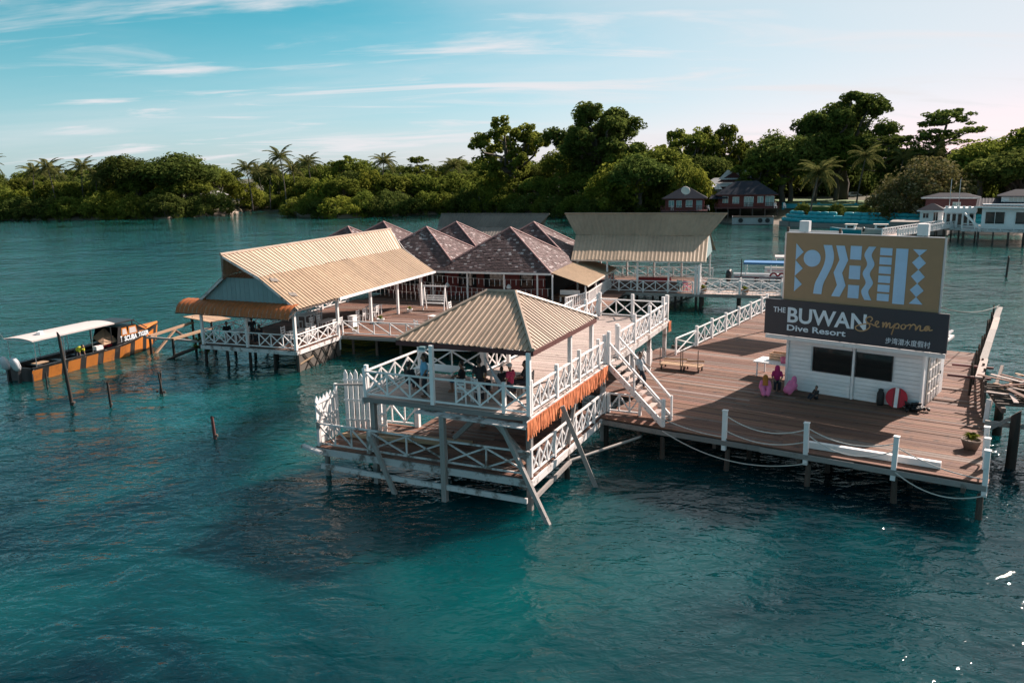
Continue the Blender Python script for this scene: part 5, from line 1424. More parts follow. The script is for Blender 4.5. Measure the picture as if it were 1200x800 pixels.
# cabin
cbn = MB()
prof = [(7.0, .85), (7.35, 1.75), (8.9, 1.78), (10.4, 1.15), (10.4, .95)]
for s_ in (-1, 1): cbn.add([(x, s_ * (1.12 - .10 * (z - .9) - .33 * max(0, (x - 8.8) / 1.6)), z) for x, z in prof], [(0, 1, 2, 3, 4)])
cbn.add([(7.35, -1.03, 1.75), (8.9, -1.0, 1.78), (8.9, 1.0, 1.78), (7.35, 1.03, 1.75)], [(0, 1, 2, 3)])
cbn.add([(8.9, -1.0, 1.78), (10.4, -.74, 1.15), (10.4, .74, 1.15), (8.9, 1.0, 1.78)], [(0, 1, 2, 3)])
cb_o = cbn.build('cabin', 'boat_black', bo, BM)
MB().box((7.75, 0, 2.0), (2.3, 2.1, .07)).build('cabin_roof', 'boat_black', bo, BM)
for s_ in (-1, 1):
    for x in (6.75, 8.75): bar('cabin_roof_post', BM @ V((x, s_ * .95, 1.6 if x > 7 else .9)), BM @ V((x, s_ * .95, 2.0)), .06, .06, 'boat_black', bo)
    for x0, x1 in ((7.55, 8.1), (8.2, 9.0)):
        zt_ = 1.68
        fr_ = MB().add([(x0, s_ * 1.06, 1.22), (x1 + .1, s_ * 1.045, 1.22), (x1, s_ * 1.035, zt_), (x0 + .1, s_ * 1.035, zt_)], [(0, 1, 2, 3)])
        fo = fr_.build('window_frame', 'boat_orange', cb_o, BM)
        MB().add([(x0 + .1, s_ * 1.075, 1.29), (x1 - .0, s_ * 1.06, 1.29), (x1 - .08, s_ * 1.05, zt_ - .07), (x0 + .16, s_ * 1.05, zt_ - .07)], [(0, 1, 2, 3)]).build('pane', 'canvas_white', fo, BM)
TXM = BM @ Matrix.Translation((7.3, -1.24, .93)) @ Matrix.Rotation(R(5.5), 4, 'Z')
put(text_mesh('SCUBA', 1.3, .30, 'letter_white', 'letters', .03), .35, 0, bo, TXM)
put(text_mesh('TIGER', 1.15, .27, 'letter_white', 'letters', .03), 1.8, .03, bo, TXM)
put(text_mesh('T', .16, .34, 'letter_white', 'letters', .02), -.05, 0, bo, TXM)
for s_ in (-1, 1): bar('windscreen_post', BM @ V((8.9, s_ * .95, 1.95)), BM @ V((10.5, s_ * .6, 1.3)), .05, .05, 'boat_black', bo)
# canopy
b2 = MB()
loft(b2, [[V((x, y, 2.08 + .10 * (1 - (y / 1.2) ** 2))) for y in np.linspace(-1.2, 1.2, 9)] for x in np.linspace(.2, 6.9, 8)])
loft(b2, [[V((x, y, 2.05 + .10 * (1 - (y / 1.2) ** 2))) for y in np.linspace(-1.2, 1.2, 9)] for x in np.linspace(.2, 6.9, 8)])
for y in (-1.2, 1.2): b2.beam((.2, y, 2.06), (6.9, y, 2.06), .03, .07)
cn = b2.build('canopy', 'canvas_white', bo, BM)
b2 = MB()
for x in (.22, 6.88): b2.beam((x, -1.2, 2.05), (x, 1.2, 2.05), .04, .05)
b2.build('canopy_frame', 'steel', bo, BM)
for x in (.4, 2.6, 4.9):
    for s_ in (-1, 1): pole('canopy_post', BM @ V((x, s_ * 1.1, .7)), BM @ V((x, s_ * 1.13, 2.05)), .05, 'steel', bo)
b2 = MB().box((0, 0, .1), (.55, .22, .14)); b2.build('roof_light', 'white_plastic', cn, BM @ Matrix.Translation((1.7, -.2, 2.15)) @ Matrix.Rotation(.6, 4, 'Z'))
b2 = MB().add([(6.0, -.95, .95), (7.3, -.95, 1.0), (7.3, .2, 1.7), (6.3, .3, 1.3)], [(0, 1, 2, 3)]); b2.slab([(6.0, -.9, .93), (7.25, -.9, .98), (7.25, .2, 1.68), (6.3, .3, 1.28)], .03); b2.build('fold_cover', 'bare_wood', bo, BM)
b2 = MB().tube([(5.6 + .1 * k, -.7, .86 + .03 * math.sin(k)) for k in range(14)], .09, 7); b2.build('red_vest_roll', 'signal_red', bo, BM, smooth=True)
MB().box((5.7, -.75, .85), (.6, .3, .22)).build('cool_box', 'white_plastic', bo, BM)
for y in (-.45, .45):
    en = MB().lathe([(.16, -.1), (.24, .05), (.26, .35), (.2, .55), (.08, .62)], (0, 0, 0), 12).build('outboard_engine', 'engine_grey', bo, BM @ Matrix.Translation((-.45, y, .75)) @ Matrix.Rotation(R(-18), 4, 'Y'), smooth=True)
    bar('engine_leg', BM @ V((-.4, y, .7)), BM @ V((-.55, y, -.5)), .14, .18, 'boat_black', en)
pole('flag_staff', BM @ V((.05, 1.0, 2.1)), BM @ V((-.5, 1.05, 3.0)), .03, 'steel', bo)
fl_ = MB(); loft(fl_, [[V((-.42 - .06 * k, 1.05 + .05 * math.sin(k * 1.3), 2.92 - .1 * k)), V((-.30 - .11 * k, 1.05 + .05 * math.sin(k * 1.3 + .4), 2.55 - .08 * k))] for k in range(5)]); fl_.build('flag', 'canvas_white', bo, BM)
# poles in the water
def wpole(label, x, y, h, lean=(0, 0), d=.16, mat='wet_wood'):
    t2 = thing('mooring_pole', label, 'pole', (x, y, 0), 'wooden poles standing in the water')
    pole('shaft', (x, y, -1.5), (x + lean[0], y + lean[1], h), d, mat, t2)
    MB().lathe([(d * .55, -.02), (d * .62, .04), (d * .55, .1)], (x, y, .12), 8).build('tide_ring', 'old_wood', t2)
wpole('tall leaning dark pole beside the tiger-striped boat', -24.15, 42.95, 3.9, (-.35, .1), .2)
wpole('short dark pole in the water right of the tall leaning pole', -21.85, 42.5, 1.3, (-.05, 0), .14)
wpole('thin short pole at the stern of the tiger-striped boat', -27.6, 46.6, .95, (0, 0), .1)
wpole('left leg of the pair of slanting poles off the jetty frame', -20.4, 45.0, 1.25, (.28, .05), .12)
wpole('right leg of the pair of slanting poles off the jetty frame', -19.95, 44.9, 1.2, (-.25, .05), .12)
wpole('short reddish stump alone in the open water', -14.1, 36.75, 1.05, (-.12, 0), .16, 'maroon')
wpole('slim dark pole standing far out on the right', 53.5, 87, 2.2, (.1, 0), .22)
wpole('slim dark pole beside the blue-canopied boat', 22.9, 80.2, 3.2, (0, 0), .1)
# jetty frame to the hall
jf = thing('jetty_frame', 'unfinished timber jetty frame between the dive boat and the left hall', 'jetty', (-23.5, 56.5, 0))
for p0, p1, w, h, m_ in (((-25.5, 55.9, 1.25), (-24.2, 60.6, 1.35), .2, .16, 'bare_wood'), ((-23.4, 54.7, 1.25), (-21.9, 58.3, 1.35), .2, .16, 'bare_wood'), ((-25.6, 55.8, 1.2), (-20.7, 54.4, 1.05), .16, .14, 'grey_wood'),
                      ((-25.4, 55.7, -.3), (-24.7, 58.4, 1.2), .14, .12, 'bare_wood'), ((-24.8, 58.6, 1.2), (-23.4, 57.8, .5), .14, .12, 'old_wood'), ((-23.3, 54.6, .15), (-20.4, 55.2, 1.1), .14, .14, 'old_wood'), ((-24.0, 53.9, -.2), (-20.3, 55.0, 1.15), .16, .14, 'wet_wood')):
    bar('beam', p0, p1, w, h, m_, jf)
for x, y, z in ((-25.4, 55.8, 1.25), (-23.35, 54.7, 1.2), (-24.2, 60.5, 1.7), (-21.9, 58.2, 1.7), (-22.6, 57.5, 1.3), (-22.0, 55.2, 1.1), (-21.0, 56.2, 1.0)):
    pole('pile', (x, y, -1.5), (x, y, z), .2, 'wet_wood', jf)
JF = G((-24.6, 60.9), (.76, -.65), (.62, .78))
for k in range(6): bar('platform_board', JF(-.2, -.2 + k * .3, 1.75), JF(3.6, -.2 + k * .3, 1.75), .28, .06, 'bare_wood', jf)
bu = thing('shore_bush', 'small dark leafy bush growing beside the left hall corner', 'bush', (-20.6, 54.3, 0))
b2 = MB(); rr = random.Random(3)
for k in range(22): leaf_tuft(b2, (-20.9 + rr.gauss(0, .3), 54.2 + rr.gauss(0, .35), 1.0 + rr.gauss(0, .3)), 16, .4, .3, .07, rr)
b2.build('foliage', 'leaf_dark', bu); pole('stem', (-20.9, 54.2, -.5), (-20.9, 54.2, 1.1), .08, 'bark', bu)

# boats behind the link walkway
def skiff(label, o, ang, L, canopy_mat, hull_mat, eng=True, word=None):
    t2 = thing('speed_boat', label, 'boat', o, 'boats moored behind the link walkway')
    M = Matrix.Translation(o) @ Matrix.Rotation(ang, 4, 'Z')
    secs = []
    for f in np.linspace(0, 1, 16):
        w = 1.25 * (1 - max(0, (f - .6) / .4) ** 2) + .03; g_ = 1.25 + .5 * max(0, (f - .5) / .5) ** 1.5; x = f * L
        secs.append([V((x, -w + .2, g_ - .12)), V((x, -w, g_)), V((x, -w * .96, g_ - .3)), V((x, -w * .8, 0)), V((x, 0, -.35)), V((x, w * .8, 0)), V((x, w * .96, g_ - .3)), V((x, w, g_)), V((x, w - .2, g_ - .12))])
    loft(MB(), secs, lambda i, k: 1 if k in (1, 6) else 0).build('hull', [hull_mat, 'engine_grey'], t2, M)
    b3 = MB(); loft(b3, [[V((s_[0].x, s_[0].y, .4)), V((s_[0].x, s_[8].y, .4))] for s_ in secs]); b3.build('floor', 'cream', t2, M)
    b3 = MB(); loft(b3, [[V((x, y, 2.55 + .1 * (1 - y * y))) for y in np.linspace(-1.15, 1.15, 7)] for x in np.linspace(.1 * L, .55 * L, 6)])
    for y in (-1.15, 1.15): b3.beam((.1 * L, y, 2.5), (.55 * L, y, 2.5), .04, .2)
    b3.build('canopy', canopy_mat, t2, M)
    for x in (.12, .33, .54):
        for y in (-1.1, 1.1): pole('canopy_post', M @ V((x * L, y, .9)), M @ V((x * L, y, 2.5)), .07, 'white_plastic', t2)
    MB().box((.3 * L, 0, .75), (.5, 1.6, .5)).build('seat_box', 'white_plastic', t2, M)
    MB().box((.48 * L, 0, .8), (.8, 1.0, .7)).build('console', 'white_plastic', t2, M)
    for k, x in enumerate((.36, .43)):
        b3 = MB().tube([(x * L + .34 * math.cos(a), -1.1, 1.2 + .34 * math.sin(a)) for a in np.linspace(0, 6.283, 15)], .09, 7); b3.build('life_ring', 'signal_red', t2, M, smooth=True)
    if eng:
        for y in (-.4, .4): MB().lathe([(.2, -.3), (.3, .0), (.32, .5), (.22, .8), (.08, .9)], (-.35, y, .8), 12).build('outboard_engine', 'boat_black', t2, M, smooth=True)
    MB().box((.3 * L, -1.27, 1.12), (.55 * L, .03, .06)).build('rubbing_strake', 'signal_red', t2, M)
    if word: put(text_mesh(word, 3.6, .42, 'sign_navy', 'letters', .02), .2 * L, .66, t2, M @ Matrix.Translation((0, -1.27, 0)))
skiff('grey-white speed boat with blue canopy behind the link walkway', (23.2, 84.4, 0), R(-20), 11.5, 'canvas_blue', 'wall_white', True, 'East Cab')
skiff('pale boat with white canopy moored behind the blue-canopied boat', (28.0, 89.0, 0), R(-18), 10, 'canvas_white', 'cream', False)
# ================================================================== PEOPLE
def fused(b2, voxel, name, mat):
    """join overlapping solid limbs into one continuous skin"""
    me = b2.mesh(name, mat, True)
    o = bpy.data.objects.new('tmp', me); COL.objects.link(o)
    md = o.modifiers.new('r', 'REMESH'); md.mode = 'VOXEL'; md.voxel_size = voxel; md.use_smooth_shade = True
    sm = o.modifiers.new('s', 'SMOOTH'); sm.iterations = 2; sm.factor = .4
    bpy.context.view_layer.update()
    r_ = bpy.data.meshes.new_from_object(o.evaluated_get(bpy.context.evaluated_depsgraph_get()))
    bpy.data.objects.remove(o)
    r_.materials.clear(); r_.materials.append(MATS[mat]); r_.name = name
    return r_
def cap(b2, p, q, r0, r1, n_=8):
    p, q = V(p), V(q); d = (q - p); L = max(d.length, 1e-4); d.normalize()
    b2.tube([p - d * r0 * .98, p - d * r0 * .6, p, p.lerp(q, .5), q, q + d * r1 * .6, q + d * r1 * .98], [r0 * .15, r0 * .78, r0, (r0 + r1) / 2, r1, r1 * .78, r1 * .15], n_)
def pose(kind):
    J = dict(pel=(0, 0, .93), che=(0, 0, 1.22), nek=(0, 0, 1.43), hed=(0, .03, 1.58))
    for s_, k in ((-1, 'l'), (1, 'r')):
        J.update({'sh' + k: (s_ * .18, 0, 1.38), 'el' + k: (s_ * .25, -.02, 1.12), 'wr' + k: (s_ * .25, .1, .9), 'hi' + k: (s_ * .09, 0, .9), 'kn' + k: (s_ * .1, .03, .49), 'an' + k: (s_ * .1, -.02, .08)})
    if kind == 'walk':
        J.update(knl=(-.1, .2, .52), anl=(-.1, .16, .1), knr=(.1, .05, .48), anr=(.1, -.22, .1), ell=(-.26, .1, 1.14), wrl=(-.3, .3, 1.05))
    dz = 0
    if kind in ('sit', 'floor', 'crouch'):
        dz = {'sit': .45, 'floor': .12, 'crouch': .22}[kind] - .88
        for k in list(J):
            if k[:2] not in ('kn', 'an'): J[k] = (J[k][0], J[k][1], J[k][2] + dz)
        for s_, k in ((-1, 'l'), (1, 'r')):
            if kind == 'sit': J.update({'kn' + k: (s_ * .11, .43, .5), 'an' + k: (s_ * .11, .4, .08), 'el' + k: (s_ * .25, .1, 1.14 + dz), 'wr' + k: (s_ * .14, .36, 1.06 + dz)})
            elif kind == 'floor': J.update({'kn' + k: (s_ * .16, .38, .36), 'an' + k: (s_ * .1, .62, .07), 'el' + k: (s_ * .25, .12, 1.12 + dz), 'wr' + k: (s_ * .16, .38, 1.0 + dz)})
            else: J.update({'kn' + k: (s_ * .15, .36, .5), 'an' + k: (s_ * .12, .06, .08), 'el' + k: (s_ * .24, .22, 1.1 + dz), 'wr' + k: (s_ * .12, .46, .95 + dz)})
        if kind == 'crouch':
            for k in ('che', 'nek', 'hed', 'shl', 'shr'):
                h_ = J[k][2] - .22; J[k] = (J[k][0], J[k][1] + h_ * .55, .22 + h_ * .82)
    if kind == 'bend':
        for k in ('che', 'nek', 'hed', 'shl', 'shr', 'ell', 'elr', 'wrl', 'wrr'):
            h_ = J[k][2] - .93; J[k] = (J[k][0], J[k][1] + h_ * .85, .93 + h_ * .35)
        for k in ('l', 'r'): J['el' + k] = (J['sh' + k][0], J['sh' + k][1] + .05, J['sh' + k][2] - .28); J['wr' + k] = (J['sh' + k][0], J['sh' + k][1] + .1, J['sh' + k][2] - .52)
    return {k: V(v) for k, v in J.items()}
def person(label, loc, ang, kind, top, bottom, height=1.66, hat=None, scarf=None, dress=None, group='people on the decks'):
    t2 = thing('person', label, 'person', loc, group)
    s_ = height / 1.7
    M = Matrix.Translation(loc) @ Matrix.Rotation(ang, 4, 'Z') @ Matrix.Scale(s_, 4)
    J = pose(kind)
    b2 = MB()
    cap(b2, J['pel'], J['che'], .125, .14); cap(b2, J['che'], J['nek'] - V((0, 0, .06)), .14, .09); cap(b2, J['nek'] - V((0, 0, .03)), J['hed'], .055, .06)
    cap(b2, J['hed'] + V((0, 0, -.03)), J['hed'] + V((0, -.015, .06)), .085, .092)
    cap(b2, J['hed'] + V((0, .085, -.0)), J['hed'] + V((0, .1, -.02)), .015, .018)          # nose
    for e in (-1, 1): cap(b2, J['hed'] + V((e * .09, -.01, -.02)), J['hed'] + V((e * .095, -.01, .02)), .018, .02)
    for e, k in ((-1, 'l'), (1, 'r')):
        cap(b2, J['sh' + k], J['el' + k], .055, .043); cap(b2, J['el' + k], J['wr' + k], .042, .03)
        f = (J['wr' + k] - J['el' + k]).normalized(); sd = f.cross(V((0, 0, 1)));
        sd = sd.normalized() if sd.length > .05 else V((1, 0, 0)); up = sd.cross(f)
        cap(b2, J['wr' + k], J['wr' + k] + f * .07, .03, .034)
        for i in range(4):
            r_ = J['wr' + k] + f * .08 + sd * (.024 * (i - 1.5)); tip = r_ + f * (.05 + .012 * (1 if i in (1, 2) else 0)) - up * .015
            cap(b2, r_, tip, .011, .010, 6); cap(b2, tip, tip + f * .02 - up * .02, .010, .009, 6)
        cap(b2, J['wr' + k] + f * .03 + sd * .03, J['wr' + k] + f * .07 + sd * .058, .012, .011, 6)
        cap(b2, J['hi' + k], J['kn' + k], .082, .058); cap(b2, J['kn' + k], J['an' + k], .055, .04)
        toe = V((0, .15, -.04)); cap(b2, J['an' + k] + V((0, -.02, -.03)), J['an' + k] + toe, .042, .035)
    link(bpy.data.objects.new('body', fused(b2, .016, 'body', 'skin')), M, t2)
    if not dress:
        b2 = MB(); cap(b2, J['pel'] + V((0, 0, -.02)), J['che'], .15, .165); cap(b2, J['che'], J['nek'] - V((0, 0, .08)), .165, .1)
        for k in 'lr': cap(b2, J['sh' + k], J['sh' + k].lerp(J['el' + k], .75), .075, .07)
        link(bpy.data.objects.new('shirt', fused(b2, .022, 'shirt', top)), M, t2)
        b2 = MB(); cap(b2, J['pel'] + V((0, 0, .03)), J['pel'] - V((0, 0, .05)), .145, .14)
        for k in 'lr':
            cap(b2, J['hi' + k], J['kn' + k], .105, .085)
            if bottom != 'denim': cap(b2, J['kn' + k], J['kn' + k].lerp(J['an' + k], .85), .085, .07)
        link(bpy.data.objects.new('trousers', fused(b2, .022, 'trousers', bottom)), M, t2)
    else:
        b2 = MB(); cap(b2, J['pel'], J['che'], .19, .175); cap(b2, J['che'], J['nek'] - V((0, 0, .06)), .175, .11)
        for k in 'lr':
            cap(b2, J['sh' + k], J['el' + k], .085, .075); cap(b2, J['el' + k], J['wr' + k], .075, .06)
            cap(b2, J['hi' + k], J['kn' + k], .15, .14); cap(b2, J['kn' + k], J['an' + k] + V((0, 0, .06)), .13, .12)
        link(bpy.data.objects.new('dress', fused(b2, .024, 'dress', dress)), M, t2)
    h_ = J['hed']
    b2 = MB()
    if scarf:
        cap(b2, h_ + V((0, -.02, .05)), h_ + V((0, -.03, -.12)), .13, .145); cap(b2, h_ + V((0, -.03, -.12)), J['che'] + V((0, -.02, .0)), .145, .2)
        link(bpy.data.objects.new('head_scarf', fused(b2, .02, 'head_scarf', scarf)), M, t2)
    elif hat:
        cap(b2, h_ + V((0, -.015, .07)), h_ + V((0, -.015, .1)), .11, .1); cap(b2, h_ + V((0, .1, .07)), h_ + V((0, .15, .065)), .05, .05)
        link(bpy.data.objects.new('cap', fused(b2, .02, 'cap', hat)), M, t2)
    else:
        cap(b2, h_ + V((0, -.035, .045)), h_ + V((0, -.03, .085)), .1, .095); cap(b2, h_ + V((0, -.06, .0)), h_ + V((0, -.05, .05)), .075, .085)
        link(bpy.data.objects.new('hair', fused(b2, .02, 'hair', 'hair')), M, t2)
person('person in light blue T-shirt and dark trousers standing at the raised deck railing', PAV(-4.75, .75, UZ), 1.9, 'stand', 'shirt_blue', 'trousers_dark', 1.72)
person('dark-clothed person seated left of the light blue T-shirt', PAV(-5.75, 1.2, UZ), -.6, 'sit', 'shirt_black', 'trousers_dark', 1.62)
person('person in black seated at the far side of the left table', PAV(-3.75, 1.95, UZ), 1.5, 'sit', 'shirt_black', 'denim', 1.66)
person('person in yellow shirt seated in the middle of the raised deck', PAV(-2.95, 1.9, UZ), -1.1, 'sit', 'shirt_yellow', 'trousers_dark', 1.55)
person('person all in black standing in the middle of the raised deck', PAV(-2.45, .95, UZ), .3, 'stand', 'shirt_black', 'trousers_dark', 1.68)
person('short person in dark shirt and blue shorts standing by the right table', PAV(-1.75, 1.45, UZ), .6, 'stand', 'shirt_black', 'denim', 1.3)
person('person in red top and grey cap standing by the right table', PAV(-1.3, 1.25, UZ), .9, 'stand', 'shirt_red', 'trousers_dark', 1.5, hat='hat_grey')
person('person in black shirt sitting high near the right roof post', PAV(-1.15, 2.3, UZ + .12), 1.5, 'sit', 'shirt_black', 'trousers_dark', 1.7)
stp = (tL.lerp(bL, .50) + tR.lerp(bR, .50)) / 2
person('person in grey shirt walking down the white stairs', stp + V((0, 0, .1)), 3.9, 'walk', 'shirt_grey', 'trousers_dark', 1.66)
person('person in orange head scarf and pink dress sitting on the deck by the hut', DEK(5.0, 7.5, DZ), 2.9, 'floor', 'magenta', 'magenta', 1.62, scarf='orange_scarf', dress='pink_dress')
stl = thing('stool', 'low wooden stool under the person in magenta', 'stool', DEK(5.3, 8.45, DZ))
MB().lathe([(.2, .40), (.21, .44), (.2, .46)], DEK(5.3, 8.45, DZ), 12).build('seat', 'bare_wood', stl)
for a in (0.5, 2.6, 4.7): pole('leg', DEK(5.3, 8.45, DZ) + V((.16 * math.cos(a), .16 * math.sin(a), 0)), DEK(5.3, 8.45, DZ) + V((.1 * math.cos(a), .1 * math.sin(a), .41)), .05, 'old_wood', stl)
person('person in magenta top and scarf seated behind the orange scarf', DEK(5.3, 8.4, DZ), 2.9, 'sit', 'magenta', 'trousers_dark', 1.62, scarf='magenta')
person('person in bright pink dress crouching at the hut corner', DEK(5.98, 7.75, DZ), -1.3, 'crouch', 'pink', 'pink', 1.6, scarf='pink_dress', dress='pink_dress')
person('small person in dark clothes sitting on the deck in front of the hut', DEK(7.35, 7.7, DZ), 1.9, 'floor', 'shirt_black', 'trousers_dark', 1.15)
person('dark-clothed person seated at the left end of the awning table', HAL(6.5, 1.5, DZ), -2.6, 'sit', 'shirt_black', 'trousers_dark', 1.66)
person('dark-clothed person standing behind the middle awning post', HAL(4.6, 1.7, DZ), .5, 'stand', 'shirt_black', 'trousers_dark', 1.6)
person('person in black leaning over right of the middle awning post', HAL(3.5, 1.0, DZ), .9, 'sit', 'shirt_black', 'trousers_dark', 1.68)
person('person in yellow shirt bending over the side of the dive boat', BM @ V((3.9, -.75, .28)), math.atan2(BD.y, BD.x) + math.pi, 'bend', 'yellow', 'trousers_dark', 1.66)
# ================================================================== FAR SHORE: houses, sea wall, jetty
def hip_house(name, label, c, ax, w, d, z0, ze, za, ridge, wallm, roofm, wins, over=.7, stilts=True, group=None, cat='house', doorx=None, paneM='pane_teal'):
    t2 = thing(name, label, cat, (c[0], c[1], z0), group)
    a = V((ax[0], ax[1], 0)).normalized(); gr = G(c, (a.x, a.y), (-a.y, a.x))
    MB().prism([gr(-w / 2, 0), gr(w / 2, 0), gr(w / 2, d), gr(-w / 2, d)], z0, ze + .1).build('wall', wallm, t2)
    e = [gr(-w / 2 - over, -over, ze), gr(w / 2 + over, -over, ze), gr(w / 2 + over, d + over, ze), gr(-w / 2 - over, d + over, ze)]
    k0, k1 = gr(-ridge / 2, d / 2, za), gr(ridge / 2, d / 2, za)
    rf_ = MB().slab([e[0], e[1], k1, k0] if ridge > .01 else [e[0], e[1], k0], .12).build('roof_slope', roofm, t2)
    for f in ([e[1], e[2], k1], [e[2], e[3], k0, k1] if ridge > .01 else [e[2], e[3], k0], [e[3], e[0], k0]): MB().slab(f, .12).build('roof_slope', roofm, t2)
    bar('fascia', V(e[0]) - V((0, 0, .12)), V(e[1]) - V((0, 0, .12)), .06, .2, 'maroon' if wallm == 'red_wall' else 'white_paint', t2)
    for x, zc_, ww, hh in wins:
        o = MB().box((0, 0, 0), (ww, .08, hh)).build('window', paneM, t2, face_matrix(gr(x, -.03, zc_), ax))
        for dz in (-hh / 2, hh / 2): bar('frame', gr(x - ww / 2 - .05, -.08, zc_ + dz), gr(x + ww / 2 + .05, -.08, zc_ + dz), .06, .1, 'white_paint', o)
        for dx_ in (-ww / 2, 0, ww / 2): bar('frame', gr(x + dx_, -.08, zc_ - hh / 2), gr(x + dx_, -.08, zc_ + hh / 2), .08, .06, 'white_paint', o, up=ax + (0,))
    if stilts:
        dk_ = MB().prism([gr(-w / 2 - .8, -2.4), gr(w / 2 + .8, -2.4), gr(w / 2 + .8, d), gr(-w / 2 - .8, d)], z0 - .25, z0 - .004).build('veranda_floor', 'maroon', t2)
        for s in np.linspace(-w / 2 - .5, w / 2 + .5, 6):
            pole('stilt', gr(s, -2.1, -1), gr(s, -2.1, z0 - .25), .3, 'old_wood', t2); pole('stilt', gr(s, d * .5, -1), gr(s, d * .5, z0 - .25), .3, 'old_wood', t2)
        for s in np.linspace(-w / 2 - .8, w / 2 + .8, 11): bar('veranda_post', gr(s, -2.35, z0), gr(s, -2.35, z0 + .95), .1, .1, 'maroon', t2, up=ax + (0,))
        for z in (.3, .62, .95): bar('veranda_rail', gr(-w / 2 - .8, -2.35, z0 + z), gr(w / 2 + .8, -2.35, z0 + z), .08, .1, 'red_wall', t2)
        if doorx is not None: MB().box((0, 0, 0), (1.3, .08, 2.1)).build('door', 'gable_teal', t2, face_matrix(gr(doorx, -.04, z0 + 1.05), ax))
    return gr, t2
AX = (.97, -.24)
hip_house('red_cottage', 'small red stilt cottage with dark pyramid roof on the far shore', (39.2, 184), AX, 8.6, 7, 2.9, 5.5, 8.2, .3, 'red_wall', 'slate_roof', [(-2.9, 4.3, 1.1, 1.3), (-1.2, 4.2, 1.1, 1.5), (1.0, 4.3, 1.4, 1.4)], doorx=3.2)
g2, t2 = hip_house('red_house', 'long red stilt house with wide dark hip roof on the far shore', (53.2, 184.5), AX, 12.2, 8, 3.3, 6.1, 9.0, 4.6, 'red_wall', 'slate_roof', [(-4.6, 4.9, 1.2, 1.5), (-2.3, 4.8, 1.4, 1.4), (.5, 4.5, 2.0, 2.1), (3.0, 4.9, 1.2, 1.4), (5.0, 4.6, 1.8, 2.1)])
sheet(g2(-8.2, -1.4, 5.2), g2(-4.0, -1.4, 5.2), g2(-7.6, 1.2, 6.0), g2(-4.4, 1.2, 6.0), .4).build('porch_roof', 'slate_roof', t2)
g3, t3 = hip_house('tall_house', 'taller house with pale tin gable behind the red stilt house', (52.5, 197), AX, 12.5, 9, 3, 7.6, 9.6, 7, 'red_wall', 'tin_roof', [(-3, 6.2, 1.6, 1.3)], stilts=False)
sheet(g3(-2.6, 1.0, 9.2), g3(5.0, 1.0, 9.2), g3(-.5, 3.6, 11.4), g3(5.6, 3.6, 11.4), .5).build('upper_roof', 'tin_roof', t3)
MB().add([g3(-2.8, 1.3, 8.6), g3(4.4, 1.3, 8.6), g3(1.0, 1.5, 11.0)], [(0, 1, 2)]).slab([g3(-2.8, 1.3, 8.6), g3(4.4, 1.3, 8.6), g3(1.0, 1.5, 11.0)], .1).build('upper_gable', 'maroon', t3)
sheet(g3(-6.6, -2.2, 7.0), g3(-1.5, -2.2, 7.0), g3(-5.2, .6, 8.4), g3(-2.6, .6, 8.4), .4).build('porch_roof', 'tin_roof', t3)
for i, (x, s) in enumerate(((36.2, 1), (43.8, 1), (57.5, 1), (59.3, 1))):
    chair(['pale chair on the veranda of the small red cottage, left', 'pale chair between the two red stilt houses', 'pale chair on the veranda of the long red house, left', 'pale chair on the veranda of the long red house, right'][i], (x, 182.0 - .25 * (x - 39), 2.9 if x < 45 else 3.3), 0, 'white_plastic', 'pale veranda chairs', 1.1)
# satellite dish
sd_ = thing('satellite_dish', 'round pale satellite dish on the small cottage roof', 'dish', (38.9, 182, 6.3))
MB().lathe([(.05, 0), (.5, .06), (.95, .26), (1.0, .3), (.93, .3), (.48, .1)], (0, 0, 0), 16).build('bowl', 'cream', sd_, Matrix.Translation((38.8, 181.6, 7.1)) @ Matrix.Rotation(R(62), 4, 'X'), smooth=True)
pole('mast', (38.8, 182.2, 6.0), (38.8, 181.9, 7.1), .1, 'steel', sd_)
# barge
bgm = Matrix.Translation((52.3, 176.2, 0)) @ Matrix.Rotation(math.atan2(-.25, .97), 4, 'Z')
bg2 = thing('rusty_barge', 'rusty white flat barge moored below the red houses', 'barge', (52.3, 176.2, 0))
b2 = MB(); loft(b2, [[V((x, -1.6, 1.7)), V((x, -1.5, .1)), V((x, 1.5, .1)), V((x, 1.6, 1.7))] for x in (-4.2, -3.6, 0, 3.6, 4.2)]); b2.box((0, 0, 1.5), (8.2, 3.1, .1)); b2.box((-4.2, 0, .9), (.1, 3.1, 1.6)); b2.box((4.2, 0, .9), (.1, 3.1, 1.6))
b2.build('hull', 'tin_roof', bg2, bgm)
for y in (-1.62, 1.62): MB().box((0, y, 1.6), (8.4, .12, .25)).build('rub_rail', 'clay', bg2, bgm)
for x in (-2.5, 1.5, 3.0): MB().lathe([(.2, -.1), (.45, -.12), (.5, 0), (.45, .12), (.2, .1)], (0, 0, 0), 12).build('tyre_fender', 'rubber_black', bg2, bgm @ Matrix.Translation((x, -1.75, .9)) @ Matrix.Rotation(R(90), 4, 'X'))
